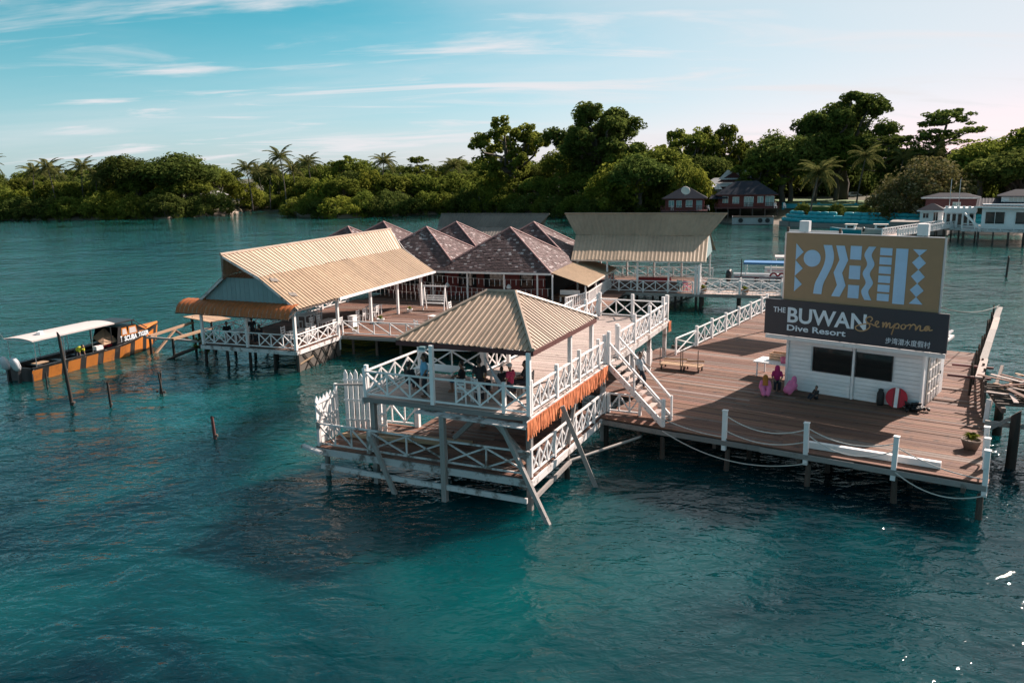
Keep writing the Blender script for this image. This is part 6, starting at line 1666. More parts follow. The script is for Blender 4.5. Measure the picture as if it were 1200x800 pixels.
# sea wall of teal sand tubes
sw_ = thing('sea_wall', 'curved low sea wall of teal bags in two tiers', 'wall', (60, 168, 0))
path = [V((57.6, 172.5, 0)), V((58.2, 168.5, 0)), V((60.5, 165.2, 0)), V((64, 162, 0)), V((68, 158.8, 0)), V((72, 155.8, 0)), V((76, 152.6, 0)), V((80, 149.2, 0)), V((84, 145.5, 0))]
dense = []
for i in range(len(path) - 1):
    for k in range(3): dense.append(path[i].lerp(path[i + 1], k / 3))
dense.append(path[-1])
for tier, (z, off) in enumerate(((1.25, 0), (1.95, .9), (2.6, 1.8))):
    for i in range(len(dense) - 1):
        p, q = dense[i], dense[i + 1]; d = (q - p).normalized(); o_ = V((-d.y, d.x, 0)) * off
        if tier == 2 and i % 5 == 4: continue
        b2 = MB().tube([p + o_ + V((0, 0, z)), p.lerp(q, .12) + o_ + V((0, 0, z)), p.lerp(q, .5) + o_ + V((0, 0, z + random.uniform(0, .06))), p.lerp(q, .88) + o_ + V((0, 0, z)), q + o_ + V((0, 0, z))], [.36, .42, .44, .42, .36], 8)
        b2.build('sand_bag', 'teal_paint', sw_, smooth=True)
for i in range(len(dense) - 1):
    p, q = dense[i], dense[i + 1]
    bar('footing_stone', p + V((0, 0, .35)), q + V((0, 0, .35)), 1.6, 1.1, 'stone_grey', sw_)
# back wall of the garden
bw = thing('garden_wall', 'low teal garden wall behind the sea wall', 'wall', (70, 178, 3))
for i in range(8):
    p, q = V((62 + i * 3.2, 186 - i * 2.2, 3.3)), V((65.1 + i * 3.2, 183.9 - i * 2.2, 3.3)); bar('panel', p, q, .3, 1.0, 'teal_paint', bw); post('pier', p, 2.5, 4.1, .45, 'teal_paint', bw)
lawn = MB(); lawn.prism([(64, 176), (84, 161), (118, 190), (118, 240), (70, 230)], 2.7, 3.6); lawn.build('lawn', 'turf_green'); bpy.data.objects['lawn']['kind'] = 'structure'; bpy.data.objects['lawn']['label'] = 'sunlit lawn behind the sea wall'
# parked car
def car(label, c, ang, mat):
    t2 = thing('parked_car', label, 'car', c)
    M = Matrix.Translation(c) @ Matrix.Rotation(ang, 4, 'Z')
    b2 = MB(); pr_ = [(-2.2, .35), (-2.2, .85), (-1.5, .95), (-.9, 1.5), (.8, 1.5), (1.5, .98), (2.2, .85), (2.25, .35)]
    n_ = len(pr_); b2.add([(x, -.85, z) for x, z in pr_] + [(x, .85, z) for x, z in pr_], [list(range(n_)), list(range(n_, 2 * n_))[::-1]] + [(i, (i + 1) % n_, n_ + (i + 1) % n_, n_ + i) for i in range(n_)]); b2.build('body', mat, t2, M)
    for y in (-.87, .87): MB().box((0, y, 1.2), (1.7, .03, .38)).build('side_window', 'window_glass', t2, M)
    for x in (-1.4, 1.4):
        for y in (-.85, .85): MB().lathe([(.1, -.1), (.34, -.1), (.34, .1), (.1, .1)], (0, 0, 0), 12).build('wheel', 'rubber_black', t2, M @ Matrix.Translation((x, y, .34)) @ Matrix.Rotation(R(90), 4, 'X'))
car('white car parked on the lawn between palm trunks', (90.5, 217, 3.62), .1, 'white_plastic')
# white water house at the right edge
WAX = (.86, -.51)
WH = G((73.3, 127), (.86, -.51), (.51, .86))
wh = thing('white_water_house', 'white stilt house with slate roofs at the right edge', 'house', WH(0, 0, 2))
MB().prism([WH(0, 0), WH(14, 0), WH(14, 9), WH(0, 9)], 2.1, 5.9).build('wall', 'wall_white', wh)
sheet(WH(-.9, -.9, 5.55), WH(14.5, -.9, 5.3), WH(-.9, 5, 6.6), WH(14.5, 5, 6.6), .45).build('roof_slope', 'slate_roof', wh)
sheet(WH(-.9, 10, 5.6), WH(14.5, 10, 5.4), WH(-.9, 5, 6.62), WH(14.5, 5, 6.62), .45).build('roof_slope', 'slate_roof', wh)
bar('fascia', WH(-.9, -.95, 5.48), WH(14.5, -.95, 5.22), .06, .22, 'white_paint', wh)
MB().prism([WH(2.4, 2.5), WH(7.2, 2.5), WH(7.2, 7), WH(2.4, 7)], 5.8, 7.1).build('upper_wall', 'wall_white', wh)
e_ = [WH(1.8, 1.9, 7.05), WH(7.8, 1.9, 7.05), WH(7.8, 7.6, 7.05), WH(1.8, 7.6, 7.05)]; ap = [WH(4.2, 4.7, 8.0), WH(5.4, 4.7, 8.0)]
for f in ([e_[0], e_[1], ap[1], ap[0]], [e_[1], e_[2], ap[1]], [e_[2], e_[3], ap[0], ap[1]], [e_[3], e_[0], ap[0]]): MB().slab(f, .1).build('upper_roof_slope', 'slate_roof', wh)
def wwin(x, zc_, w, h, q, pane, nm=3):
    o = MB().box((0, 0, 0), (w, .08, h)).build('window', pane, wh, face_matrix(WH(x, q - .03, zc_), WAX))
    for dz in (-h / 2, h / 2): bar('frame', WH(x - w / 2, q - .1, zc_ + dz), WH(x + w / 2, q - .1, zc_ + dz), .06, .09, 'white_paint', o)
    for k in range(nm + 1): bar('frame', WH(x - w / 2 + w * k / nm, q - .1, zc_ - h / 2), WH(x - w / 2 + w * k / nm, q - .1, zc_ + h / 2), .06, .07, 'white_paint', o, up=WAX + (0,))
wwin(1.8, 3.8, 2.6, 1.9, 0, 'window_glass', 2); wwin(6.0, 3.8, 3.0, 1.9, 0, 'window_glass', 2); wwin(10.5, 3.8, 2.4, 1.9, 0, 'window_glass', 2)
wwin(4.6, 6.5, 2.4, .7, 2.5, 'cream', 4)
MB().prism([WH(-2.6, -1.8), WH(15, -1.8), WH(15, 9), WH(-2.6, 9)], 1.75, 2.08).build('platform', 'worn_white', wh)
for x in np.linspace(-2.3, 14, 9):
    for q in (-1.6, 3): pole('stilt', WH(x, q, -1), WH(x, q, 1.8), .26, 'old_wood', wh)
for x in np.linspace(-2.5, 14.8, 11): bar('rail_post', WH(x, -1.75, 2.05), WH(x, -1.75, 3.0), .14, .14, 'white_paint', wh, up=WAX + (0,))
for z in (2.5, 2.95): bar('rail', WH(-2.5, -1.75, z), WH(14.8, -1.75, z), .08, .1, 'white_paint', wh)
MB().box((0, 0, 0), (.9, .4, .7)).build('air_conditioner', 'cream', wh, face_matrix(WH(8.4, -.2, 4.6), WAX))
# colonnaded annex with battlements
an = thing('annex', 'white colonnaded annex with battlements left of the water house', 'building', WH(-3, 4, 2))
ANX = G(WH(-5.2, 3.5)[:2], (.86, -.51), (.51, .86))
MB().prism([ANX(0, 1), ANX(4.2, 1), ANX(4.2, 5), ANX(0, 5)], 2.1, 4.3).build('wall', 'wall_white', an)
MB().prism([ANX(-.2, -.3), ANX(4.4, -.3), ANX(4.4, 5.2), ANX(-.2, 5.2)], 4.3, 5.1).build('parapet', 'wall_white', an)
for k in range(6): bar('battlement', ANX(.2 + k * .8, -.25, 5.1), ANX(.2 + k * .8, -.25, 5.4), .3, .45, 'wall_white', an, up=WAX + (0,))
for k in range(6): bar('column', ANX(.05 + k * .82, -.1, 2.0), ANX(.05 + k * .82, -.1, 4.3), .22, .22, 'white_paint', an, up=WAX + (0,))
MB().prism([ANX(-.5, -1), ANX(5, -1), ANX(5, 5.5), ANX(-.5, 5.5)], 1.6, 2.02).build('floor', 'worn_white', an)
for x in (0, 2.2, 4.5): pole('stilt', ANX(x, -.8, -1), ANX(x, -.8, 1.7), .26, 'old_wood', an)
for k in range(5): MB().box((0, 0, 0), (.5, .05, 1.7)).build('window', 'window_glass', an, face_matrix(ANX(.46 + k * .82, .96, 3.2), WAX))
stw = thing('outside_stairs', 'white outside staircase between annex and water house', 'stairs', WH(-1.5, 1, 2))
for s in (0, 1.0): bar('stringer', WH(-2.4, 1.0 + s, 4.4), WH(.0, -1.0 + s, 2.1), .08, .3, 'white_paint', stw)
for k in range(9): p = WH(-2.4, 1.0, 4.4).lerp(WH(0, -1.0, 2.1), (k + .5) / 9); bar('tread', p, p + V((.51, .86, 0)), .3, .06, 'worn_white', stw)
for i, x in enumerate((-4.6, -3.3)):
    tag(pole('flag_pole', ANX(x + 5, 2, 5.1), ANX(x + 5, 2, 9.6), .12, 'steel'), ['left of two thin poles on the annex roof', 'right of two thin poles on the annex roof'][i], 'pole', 'poles on the annex roof')
# small white hut on the long jetty
hip_house('white_kiosk', 'tiny white kiosk with dark hip roof at the head of the jetty', (71.6, 139.0), (.86, -.51), 3.4, 3, 2.35, 4.4, 5.5, .4, 'wall_white', 'slate_roof', [(-.8, 3.5, .9, .9), (.7, 3.3, .7, 1.6)], over=.5, stilts=False, paneM='window_glass', cat='kiosk')
tag(MB().prism([(66.5, 143), (74, 138), (78, 143), (70, 149)], .2, 2.34).build('kiosk_base', 'stone_grey'), 'stone landing under the white kiosk', 'landing')
# long white jetty
J0, J1 = V((55.5, 119.0, 0)), V((74.2, 136.0, 0))
jd = (J1 - J0).normalized(); js = V((jd.y, -jd.x, 0))
JT = G(J0[:2], (jd.x, jd.y), (-js.x, -js.y))
jt = thing('long_jetty', 'long pale jetty with white railings leading to the far shore', 'jetty', J0)
planks(jt, JT, 0, (J1 - J0).length, -1.2, 1.2, 1.9, .35, 'b', 'pale_deck_wood', 1)
for x in np.linspace(.5, 24, 8):
    for y in (-1.1, 1.1): pole('pile', JT(x, y, -1.2), JT(x, y, 1.85), .25, 'old_wood', jt)
rail('near white railing of the long far jetty', [JT(0, -1.15), JT(24.4, -1.15)], 1.9, 1.0, .9, 2, rw=.12, pw=.16, extra=.1, group='railings of the far jetty')
rail('rear white railing of the long far jetty', [JT(0, 1.15), JT(24.4, 1.15)], 1.9, 1.0, .9, 2, rw=.12, pw=.16, extra=.1, group='railings of the far jetty')
# small craft near the sea wall
def dinghy(label, c, ang, L, mat, mat2):
    t2 = thing('small_boat', label, 'boat', c)
    M = Matrix.Translation(c) @ Matrix.Rotation(ang, 4, 'Z'); secs = []
    for f in np.linspace(0, 1, 10):
        w = 1.0 * (1 - max(0, (f - .55) / .45) ** 2) + .03; g_ = .8 + .7 * max(0, f - .5); x = f * L
        secs.append([V((x, -w + .15, g_ - .25)), V((x, -w, g_)), V((x, -w * .75, 0)), V((x, 0, -.3)), V((x, w * .75, 0)), V((x, w, g_)), V((x, w - .15, g_ - .25))])
    loft(MB(), secs, lambda i, k: 1 if k in (0, 5) else 0).build('hull', [mat, mat2], t2, M)
    MB().box((L * .35, 0, 1.1), (L * .3, 1.3, 1.0)).build('cabin', 'white_plastic', t2, M); MB().box((L * .35, 0, 1.68), (L * .38, 1.6, .08)).build('cabin_roof', 'cream', t2, M)
    for y in (-.67, .67): MB().box((L * .35, y, 1.25), (L * .2, .03, .4)).build('cabin_window', 'window_glass', t2, M)
    MB().lathe([(.12, -.3), (.2, 0), (.2, .4), (.08, .5)], (-.2, 0, .7), 8).build('outboard_engine', 'boat_black', t2, M)
dinghy('teal-hulled small boat beside the sea wall', (63.3, 146.5, 0), 2.6, 5.5, 'teal_paint', 'white_plastic')
dinghy('pale small cabin boat between teal boat and jetty', (68.5, 145.2, 0), 2.75, 6.5, 'cream', 'white_plastic')
dinghy('white small boat moored among the trees left of the far hall', (24.5, 196, 0), .4, 6, 'white_plastic', 'cream')
# scraps of houses between the trees on the left
hip_house('tin_cottage', 'pale cottage half hidden between trees on the far left shore', (-99, 268), (1, 0), 9, 7, 3, 6.0, 8.0, 3, 'cream', 'tin_roof', [(-2, 4.6, 1.2, 1.2)], stilts=False)
hip_house('grey_roofed_house', 'grey-roofed house showing above the mangroves', (-20.5, 292), (1, 0), 20, 9, 5, 11.2, 13.0, 12, 'cream', 'tin_roof', [(-3, 8, 1.4, 1.4)], stilts=False)
hip_house('red_shed', 'dark red shed behind the white water house', (79, 147), (.86, -.51), 8, 5, 3.2, 6.2, 6.9, 4, 'maroon', 'slate_roof', [(1, 4.8, 1.2, 1.0)], stilts=False)
# ================================================================== TREES
def leafmesh(name, P, Nn, size, tone, mat, aspect=.62):
    """many small diamond leaves at points P facing Nn"""
    n_ = len(P)
    r_ = rng.normal(size=(n_, 3)); t1 = np.cross(Nn, r_); t1 /= np.linalg.norm(t1, axis=1, keepdims=True) + 1e-9
    t2_ = np.cross(Nn, t1)
    s = (size * rng.uniform(.5, 1.5, n_))[:, None]
    fold = Nn * s * .18
    vs = np.stack([P - t1 * s, P + t2_ * s * aspect + fold, P + t1 * s, P - t2_ * s * aspect + fold], 1).reshape(-1, 3)
    me = bpy.data.meshes.new(name)
    me.vertices.add(n_ * 4); me.loops.add(n_ * 4); me.polygons.add(n_)
    me.vertices.foreach_set('co', vs.ravel().astype(np.float32))
    me.loops.foreach_set('vertex_index', np.arange(n_ * 4, dtype=np.int32))
    me.polygons.foreach_set('loop_start', np.arange(0, n_ * 4, 4, dtype=np.int32))
    me.update(calc_edges=True); me.validate()
    a = me.attributes.new('tone', 'FLOAT', 'FACE'); a.data.foreach_set('value', np.clip(tone, 0, 1).astype(np.float32))
    me.materials.append(MATS[mat])
    return me
def clump_leaves(C, Rd, per, flat=1.0):
    """leaves over the surface of leafy clumps C with radii Rd"""
    out_p, out_n, out_t = [], [], []
    for c_, r_ in zip(C, Rd):
        d = rng.normal(size=(per, 3)); d /= np.linalg.norm(d, axis=1, keepdims=True)
        rad = r_ * rng.uniform(.55, 1.08, per) ** .6
        p = c_ + d * rad[:, None] * np.array([1, 1, flat])
        nn = d * .7 + rng.normal(size=(per, 3)) * .45 + np.array([0, 0, .35]); nn /= np.linalg.norm(nn, axis=1, keepdims=True)
        out_p.append(p); out_n.append(nn); out_t.append(rng.normal(.5, .16, per) + rng.normal(0, .12))
    return np.concatenate(out_p), np.concatenate(out_n), np.concatenate(out_t)
def limb_mesh(b2, p0, p1, r0, r1, wob, segs=5):
    p0, p1 = V(p0), V(p1); pts = []; rad = []
    for i in range(segs + 1):
        f = i / segs; pts.append(p0.lerp(p1, f) + V(rng.normal(size=3)) * wob * math.sin(f * math.pi)); rad.append(r0 + (r1 - r0) * f)
    b2.tube(pts, rad, 7)
def make_tree(kind, Rr, H, mat, nclump, per, leafsize, trunk_h, seed):
    """returns (trunk mesh, crown mesh); crown spans radius Rr, top at height H"""
    global rng
    rng = np.random.default_rng(seed)
    b2 = MB(); C = []; Rd = []
    if kind == 'dome':            # dense rounded crown
        zc_ = trunk_h + (H - trunk_h) * .45; hv = H - zc_
        for i in range(nclump):
            d = rng.normal(size=3); d[2] = abs(d[2]) * 1.0 - .35; d /= np.linalg.norm(d)
            k = rng.uniform(.62, .88); C.append(np.array([d[0] * Rr * k, d[1] * Rr * k, zc_ + d[2] * hv * k * (1 if d[2] > 0 else .9)])); Rd.append(Rr * rng.uniform(.17, .30))
        limb_mesh(b2, (0, 0, -1), (0, 0, zc_), Rr * .09, Rr * .05, Rr * .02)
        for i in range(6):
            a = i * 1.05 + rng.uniform(0, .5); limb_mesh(b2, (0, 0, trunk_h * rng.uniform(.6, 1)), (math.cos(a) * Rr * .6, math.sin(a) * Rr * .6, zc_ + hv * .25), Rr * .045, Rr * .015, Rr * .05)
    elif kind == 'bush':          # leafy to the ground, uneven top
        for i in range(nclump):
            a = rng.uniform(0, 6.283); k = math.sqrt(rng.uniform(0, 1)); x, y = math.cos(a) * Rr * k, math.sin(a) * Rr * k
            zt_ = H * (1 - .55 * k * k) * rng.uniform(.72, 1.0); z = zt_ if rng.random() < .62 else rng.uniform(.1, 1) * zt_
            C.append(np.array([x, y, max(.4, z - Rr * .15)])); Rd.append(Rr * rng.uniform(.16, .30))
        for i in range(7):
            a = rng.uniform(0, 6.283); limb_mesh(b2, (math.cos(a) * Rr * .25, math.sin(a) * Rr * .25, -1.2), (math.cos(a) * Rr * .5, math.sin(a) * Rr * .5, H * .6), .14, .05, .3)
    elif kind == 'tall':          # big old tree: separate heads of foliage with sky between them
        limb_mesh(b2, (0, 0, -1), (Rr * .05, 0, trunk_h), Rr * .10, Rr * .07, Rr * .02)
        nh = 18
        for h_ in range(nh):
            a = h_ * 2.4 + rng.uniform(-.3, .3); k = math.sqrt((h_ + .5) / nh) * .86
            top = H * (1 - .33 * k * k) * (rng.uniform(.88, 1.0) if h_ % 3 else rng.uniform(.6, .8)); hc = np.array([math.cos(a) * Rr * k, math.sin(a) * Rr * k, top - Rr * .22])
            limb_mesh(b2, (Rr * .05, 0, trunk_h * rng.uniform(.75, 1)), hc, Rr * .05, Rr * .012, Rr * .07, 6)
            for i in range(nclump // nh):
                d = rng.normal(size=3); d /= np.linalg.norm(d); C.append(hc + d * Rr * np.array([.24, .24, .17]) * rng.uniform(.5, 1)); Rd.append(Rr * rng.uniform(.075, .125))
            for i in range(nclump // nh // 3):
                C.append(np.array([hc[0] * rng.uniform(.4, 1.05), hc[1] * rng.uniform(.4, 1.05), rng.uniform(trunk_h * .8, hc[2])])); Rd.append(Rr * rng.uniform(.08, .14))
    elif kind == 'tier':          # flat tiers of branches
        limb_mesh(b2, (0, 0, -1), (0, 0, H * .96), Rr * .07, Rr * .015, Rr * .03, 8)
        for t_ in range(6):
            z = trunk_h + (H - trunk_h) * (t_ + rng.uniform(.1, .8)) / 6; rt = Rr * (1 - .12 * t_) * rng.uniform(.6, 1.1)
            for q in range(5):
                a = q * 1.257 + t_ * .7 + rng.uniform(-.25, .25); rq = rt * rng.uniform(.45, 1.15); e = np.array([math.cos(a) * rq, math.sin(a) * rq, z + rt * rng.uniform(-.02, .3)])
                limb_mesh(b2, (0, 0, z - rt * .08), e, Rr * .025, Rr * .008, Rr * .02)
                for i in range(nclump // 30):
                    f = rng.uniform(.3, 1.05); C.append(np.array([e[0] * f, e[1] * f, z + (e[2] - z) * f]) + rng.normal(size=3) * np.array([.10, .10, .05]) * Rr); Rd.append(Rr * rng.uniform(.08, .13))
    C = np.array(C); Rd = np.array(Rd)
    P, Nn, T = clump_leaves(C, Rd, per, .45 if kind == 'tier' else .85)
    return b2.mesh(kind + '_trunk', 'bark', True), leafmesh(kind + '_crown', P, Nn, leafsize, T, mat)
LIB = {}
def lib(key, *a):
    LIB[key] = make_tree(*a); return key
for i in range(3):
    lib(('bush_green', i), 'bush', 6, 9, 'leaf_green', 85, 62, .30, 1, 100 + i)
    lib(('bush_lime', i), 'bush', 5.5, 7.5, 'leaf_lime', 80, 62, .29, 1, 110 + i)
    lib(('bush_dark', i), 'bush', 6, 8.5, 'leaf_dark', 85, 62, .30, 1, 115 + i)
    lib(('dome_dark', i), 'dome', 7, 14, 'leaf_dark', 110, 80, .30, 4.5, 120 + i)
    lib(('dome_green', i), 'dome', 6, 13, 'leaf_green', 90, 62, .32, 5, 130 + i)
    lib(('tall_green', i), 'tall', 8, 19, 'leaf_green', 162, 52, .32, 7, 140 + i)
lib(('tall_dark', 0), 'tall', 12, 30, 'leaf_dark', 396, 60, .36, 10, 150)
lib(('tall_dark', 1), 'tall', 12, 30, 'leaf_dark', 396, 60, .36, 11, 152)
lib(('tier', 0), 'tier', 8, 18, 'leaf_dark', 120, 42, .28, 7, 160)
lib(('tier', 1), 'tier', 7, 15, 'leaf_green', 90, 36, .28, 5, 161)
lib(('speckle', 0), 'bush', 7, 11, 'leaf_olive', 120, 60, .26, 1, 170)
# coconut frond: midrib with leaflets that droop on both sides
def frond_mesh(seed):
    r_ = random.Random(seed); b2 = MB(); L = 4.6; pts = []
    for i in range(15):
        f = i / 14; pts.append(V((L * (f - .10 * f * f), 0, L * (.34 * f - .74 * f * f))))
    b2.tube(pts, [.06 - .05 * i / 14 for i in range(15)], 4)
    for i in range(2, 46):
        f = i / 46; k = f * 14; p = pts[int(k)].lerp(pts[min(int(k) + 1, 14)], k - int(k))
        l_ = 1.15 * math.sin(math.pi * min(1, .18 + .8 * f)) ** .7 * r_.uniform(.8, 1.1)
        for s_ in (-1, 1):
            tip = p + V((l_ * .45, s_ * l_ * .72, -l_ * r_.uniform(.35, .75))); md = p.lerp(tip, .45) + V((0, 0, .10)); w = V((.055, 0, .02))
            b2.add([p, md + w, tip, md - w], [(0, 1, 2, 3)], 0, r_.uniform(.2, .9))
    return b2.mesh('frond', 'palm_leaf')
FR = [frond_mesh(i) for i in range(3)]
trunk_palm = {}
for i in range(3):
    b2 = MB(); r_ = random.Random(i); lean = r_.uniform(-1.2, 1.2)
    b2.tube([(lean * (k / 9) ** 2, .4 * math.sin(k / 3 + i), k - .8) for k in range(10)] , [.24, .2, .18, .17, .16, .16, .15, .15, .14, .14], 7)
    trunk_palm[i] = (b2.mesh('palm_trunk', 'bark', True), V((lean, .4 * math.sin(3 + i), 8.2)))
def palm(label, x, y, z0, top, group, nf=17, sc=1.0):
    k = random.randrange(3); tm, tip = trunk_palm[k]
    t2 = thing('coconut_palm', label, 'palm', (x, y, z0), group)
    hz = max(2.0, top - z0 - 2.6 * sc) / 8.2
    M = Matrix.Translation((x, y, z0)) @ Matrix.Diagonal((1, 1, hz, 1))
    link(bpy.data.objects.new('trunk', tm), M, t2)
    c_ = M @ tip
    for i in range(nf):
        a = i * 2.4 + random.uniform(-.3, .3); el = R(62) - R(95) * (i / nf) + random.uniform(-.1, .1)
        F = Matrix.Translation(c_) @ Matrix.Rotation(a, 4, 'Z') @ Matrix.Rotation(-el, 4, 'Y') @ Matrix.Scale(sc * random.uniform(.85, 1.1), 4)
        link(bpy.data.objects.new('frond', FR[i % 3]), F, t2)
NAMES = dict(bush_green=('mangrove_bush', 'bush'), bush_lime=('lime_bush', 'bush'), bush_dark=('dark_bush', 'bush'), dome_dark=('round_tree', 'tree'), dome_green=('leafy_tree', 'tree'), tall_green=('tall_tree', 'tree'), tall_dark=('giant_tree', 'tree'), tier=('tiered_tree', 'tree'), speckle=('flowering_tree', 'tree'))
BASE = dict(bush_green=(6, 9), bush_lime=(5.5, 7.5), bush_dark=(6, 8.5), dome_dark=(7, 14), dome_green=(6, 13), tall_green=(8, 19), tall_dark=(12, 30), speckle=(7, 11))
def tree(key, label, x, y, z0, rad, h, group, ang=None):
    k, i = key; tm, cm_ = LIB[key]
    br, bh = BASE.get(k, ((8, 18) if i == 0 else (7, 15)))
    nm, cat = NAMES[k]
    t2 = thing(nm, label, cat, (x, y, z0), group)
    M = Matrix.Translation((x, y, z0)) @ Matrix.Rotation(random.uniform(0, 6.28) if ang is None else ang, 4, 'Z') @ Matrix.Diagonal((rad / br, rad / br, h / bh, 1))
    link(bpy.data.objects.new('trunk', tm), M, t2); link(bpy.data.objects.new('crown', cm_), M, t2)
def shore_y(x):
    for (x0, y0), (x1, y1) in zip(SHORE, SHORE[1:]):
        if x0 <= x <= x1 and x1 > x0: return y0 + (y1 - y0) * (x - x0) / (x1 - x0)
    return SHORE[0][1] if x < 0 else SHORE[-1][1]
def gz(off):
    return float(np.interp(off, [r_[0] for r_ in rows], [r_[1] for r_ in rows]))
def zone(x, y):
    a = x / y
    for lim, nm in ((-.60, 'at the far left edge'), (-.52, 'left of the twin round trees'), (-.45, 'below the smaller round tree'), (-.38, 'below the larger round tree'), (-.34, 'just left of the beach'), (-.27, 'behind the small beach'), (-.21, 'above the left hall ridge'), (-.15, 'above the middle of the hall roof'), (-.08, 'above the leftmost shingled roof'),
                    (-.03, 'left of the tall open tree'), (.03, 'below the tall open tree'), (.1, 'below the giant tree'), (.15, 'right below the giant tree'), (.2, 'left of the red cottage'), (.26, 'behind the red cottage'), (.32, 'behind the long red house'), (.38, 'behind the curved sea wall'), (.44, 'behind the parked car'), (.50, 'behind the white kiosk'), (.56, 'behind the annex poles'), (9, 'behind the white water house')):
        if a < lim: return nm
rt = random.Random(21)
# front row of mangroves along the water
x = -185.0
while x < 31:
    inbay = -93 < x < -72
    off = rt.uniform(1.5, 4) if not inbay else rt.uniform(3, 5)
    k = rt.choice(['bush_green', 'bush_green', 'bush_lime', 'bush_dark'])
    if x < -100: k = rt.choice(['bush_dark', 'bush_green', 'bush_dark', 'bush_lime'])
    if x > 4: k = rt.choice(['bush_dark', 'bush_green', 'bush_dark'])
    y = shore_y(x) + off; rad = rt.uniform(4.0, 6.2); h = rt.uniform(5.5, 8.5)
    d_ = {'bush_green': 'mid green', 'bush_lime': 'bright yellow-green', 'bush_dark': 'dark green'}[k]
    tree((k, rt.randrange(3)), d_ + ' waterside mangrove ' + zone(x, y), x, y, .2, rad, h, 'mangroves along the water line')
    x += rad * rt.uniform(.75, 1.05)
# second row
x = -200.0
while x < 36:
    off = rt.uniform(10, 17) + (10 if -93 < x < -72 else 0)
    k = rt.choice(['bush_green', 'dome_green', 'bush_lime', 'bush_green', 'dome_green'])
    y = shore_y(x) + off; rad = rt.uniform(5, 7); h = rt.uniform(8.0, 11.5)
    d_ = {'bush_green': 'broad green', 'bush_lime': 'yellow-green', 'dome_green': 'round-headed green'}[k]
    tree((k, rt.randrange(3)), d_ + ' second-row tree ' + zone(x, y), x, y, gz(off), rad, h, 'second row of shore trees')
    x += rad * rt.uniform(.85, 1.2)
# back rows
for off0, off1, h0, h1 in ((26, 36, 9.5, 12.5), (44, 60, 10.5, 13.5)):
    x = -235.0
    while x < 150:
        off = rt.uniform(off0, off1); y = shore_y(x) + off
        k = rt.choice(['dome_green', 'tall_green', 'dome_green', 'bush_dark', 'dome_dark'])
        rad = rt.uniform(5.5, 8); h = rt.uniform(h0, h1) * (1.22 if x > 10 else 1)
        skip = 62 < x < 100 and off < 40
        d_ = {'dome_green': 'round green', 'tall_green': 'loose-crowned', 'bush_dark': 'dark bushy', 'dome_dark': 'dense dark'}[k]
        if not skip: tree((k, rt.randrange(3)), d_ + (' woodland tree ' if off0 < 40 else ' distant woodland tree ') + zone(x, y), x, y, gz(off), rad, h, 'trees of the wood behind the shore')
        x += rad * rt.uniform(1.0, 1.5)
# single trees that stand out
tree(('dome_dark', 0), 'dense round dark tree on the left shore, smaller of the twin crowns', -122, 262, 2.5, 9.0, 16.5, 'twin round trees')
tree(('dome_dark', 1), 'dense round dark tree on the left shore, larger of the twin crowns', -105.5, 264, 2.5, 13, 16.5, 'twin round trees')
tree(('tall_green', 0), 'tall open-crowned tree left of the giant tree', 0.5, 247, 3, 12, 26, 'landmark trees', .4)
tree(('tall_dark', 0), 'giant dark spreading tree in the middle of the shore', 24.5, 232, 3, 15, 29, 'landmark trees', 1.0)
tree(('tall_dark', 1), 'huge dark tree crown high above the right shore', 84.5, 208, 4, 12.5, 27.5, 'landmark trees', 2.2)
tree(('dome_dark', 2), 'dense dark round tree behind the red stilt house', 66.5, 201, 3, 9.5, 17, 'landmark trees')
tree(('dome_dark', 0), 'second dense dark tree right of the red stilt house', 76, 205, 3, 8, 17, 'landmark trees')
tree(('tier', 0), 'flat-tiered tree with layered branches on the right shore', 101, 193, 4, 12, 20, 'landmark trees', .3)
tree(('tier', 0), 'flat-tiered tree just left of the taller tiered tree', 87, 190, 4, 10, 14.5, 'landmark trees', 1.9)
tree(('speckle', 0), 'broad pale-speckled tree behind the white kiosk', 82, 160.5, 2.6, 8.8, 11.5, 'landmark trees')
tree(('speckle', 0), 'smaller pale-speckled tree beside the sea wall', 75.5, 158.5, 2.4, 5.5, 8, 'landmark trees', 2)
tree(('dome_green', 0), 'broad rounded tree behind the white water house', 110, 164, 4, 11.5, 16, 'landmark trees')
tree(('dome_dark', 1), 'dark tree behind the slate roofs at the right edge', 97, 157, 3.5, 9, 11, 'landmark trees')
tree(('dome_dark', 2), 'dark low tree beside the white water house', 121, 158, 3.5, 11, 12, 'landmark trees')
tree(('dome_dark', 1), 'dark tree left of the small red cottage', 31, 196, 2, 8, 13, 'landmark trees')
tree(('bush_lime', 0), 'sunlit yellow-green tree beside the small red cottage', 44, 192, 2, 4.5, 10, 'landmark trees')
tree(('tall_green', 1), 'slender tree rising behind the red stilt houses', 48, 222, 3, 9, 21, 'landmark trees')
tree(('tall_green', 2), 'feathery tree rising above the wood right of the giant tree', 56, 222, 3, 8, 22, 'landmark trees')
tree(('dome_green', 1), 'green tree between giant tree and red houses', 38, 206, 3, 8, 14, 'landmark trees')
tree(('tier', 1), 'small tiered tree on the skyline above the mangroves', -29, 262, 4, 7.5, 13.5, 'landmark trees')
tree(('tall_green', 0), 'thin-crowned tree on the skyline above the beach', -52, 268, 4, 8, 14.5, 'landmark trees')
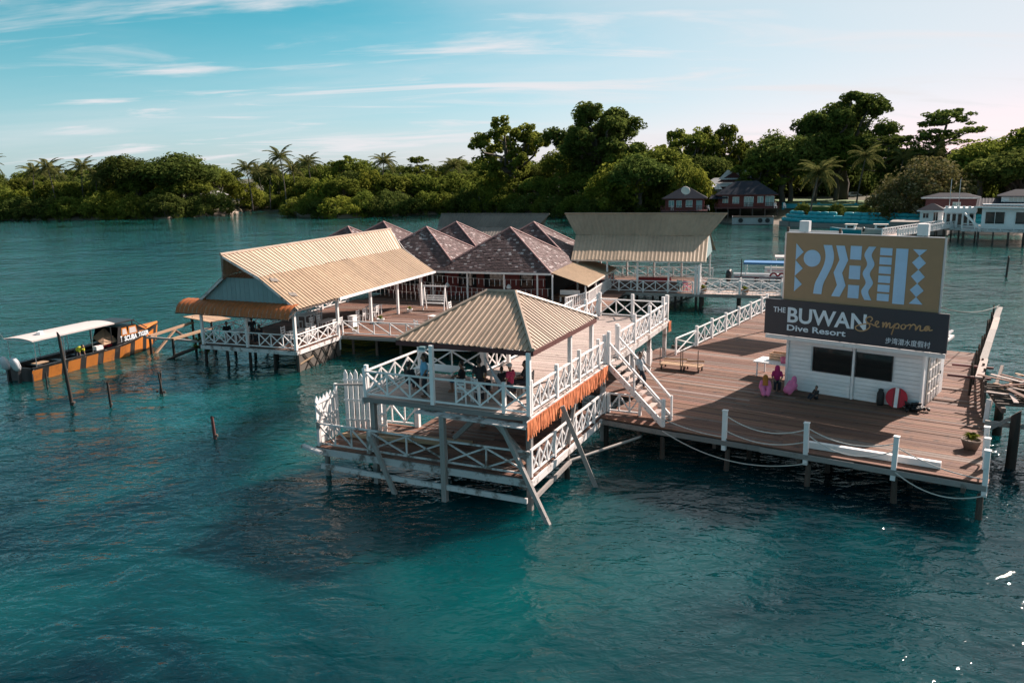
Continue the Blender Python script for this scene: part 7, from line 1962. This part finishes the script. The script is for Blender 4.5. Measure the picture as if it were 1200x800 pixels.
# undergrowth that closes the gaps between the trunks on the right shore
for i in range(46):
    a_ = .12 + .52 * (i + rt.random()) / 46; y = rt.uniform(196, 226) if a_ < .46 else rt.uniform(166, 205); x = a_ * y
    if 66 < x < 100 and y < 224: y = 228 + rt.uniform(0, 14); x = a_ * y
    if 43 < x < 63 and y < 216: y = 218 + rt.uniform(0, 10); x = a_ * y
    k = rt.choice(['bush_green', 'bush_dark', 'bush_lime', 'dome_green'])
    d_ = {'bush_green': 'leafy green', 'bush_dark': 'dark leafy', 'bush_lime': 'yellow-green leafy', 'dome_green': 'rounded leafy'}[k]
    tree((k, rt.randrange(3)), d_ + ' undergrowth ' + zone(x, y), x, y, 3.5, rt.uniform(5.5, 8.5), rt.uniform(8.5, 14), 'undergrowth of the right shore')
for i, (x, y) in enumerate(((66.5, 166.5), (70.8, 163.2), (74.2, 160.4), (61.5, 172))):
    tree(('bush_dark', i % 3), ['round clipped bush on the sea wall, first from the left', 'round clipped bush on the sea wall, second from the left', 'round clipped bush on the sea wall, third from the left', 'low bush behind the curved end of the sea wall'][i], x, y, 2.4, 1.6, 2.4, 'bushes on the sea wall')
for i, (x, y, z0, top, sc) in enumerate(((62.5, 170.0, 2.4, 13.6, 1.15), (76.2, 180, 3.6, 16.5, 1.0), (87, 184.5, 3.6, 16.0, 1.0), (94.5, 187, 3.6, 17.5, 1.05), (128, 190, 4, 22, .9), (122, 192, 4, 21.5, .85))):
    palm(['bushy palm standing behind the curved sea wall', 'slim palm on the lawn left of the parked car', 'slim palm on the lawn right of the parked car', 'palm in front of the tiered trees', 'palm on the skyline at the right edge, taller', 'palm on the skyline at the right edge, lower'][i], x, y, z0, top, 'palms on the right shore', 24 if i == 0 else 17, sc)
pl = [(-158, 251, 19.8), (-151, 262, 17.5), (-140, 254, 18.3), (-133, 257, 18.5), (-150, 272, 17), (-128, 255, 15.0), (-82, 262, 17.2), (-78, 268, 16), (-69.5, 256, 20.5), (-64, 268, 18.8), (-71, 275, 17), (-40.5, 262, 18.6), (-87, 290, 16.5), (-115, 285, 16.5), (-19, 268, 17), (-60, 285, 17)]
wh_ = ['tallest palm at the left edge', 'palm second from the left edge', 'palm left of the twin round trees', 'palm touching the smaller round tree', 'low palm behind the left edge', 'short palm in front of the smaller round tree', 'palm above the small beach', 'palm right behind the small beach', 'tallest palm above the left hall roof', 'palm right of the tallest hall palm', 'palm left of the tallest hall palm', 'lone palm above the swept roof', 'distant palm behind the beach', 'distant palm between round trees and beach', 'distant palm left of the giant tree', 'distant palm above the mangroves']
for (x, y, top), lb in zip(pl, wh_):
    palm(lb + ' on the far shore', x, y, 2.2, top, 'coconut palms on the left shore', 19, 1.15)
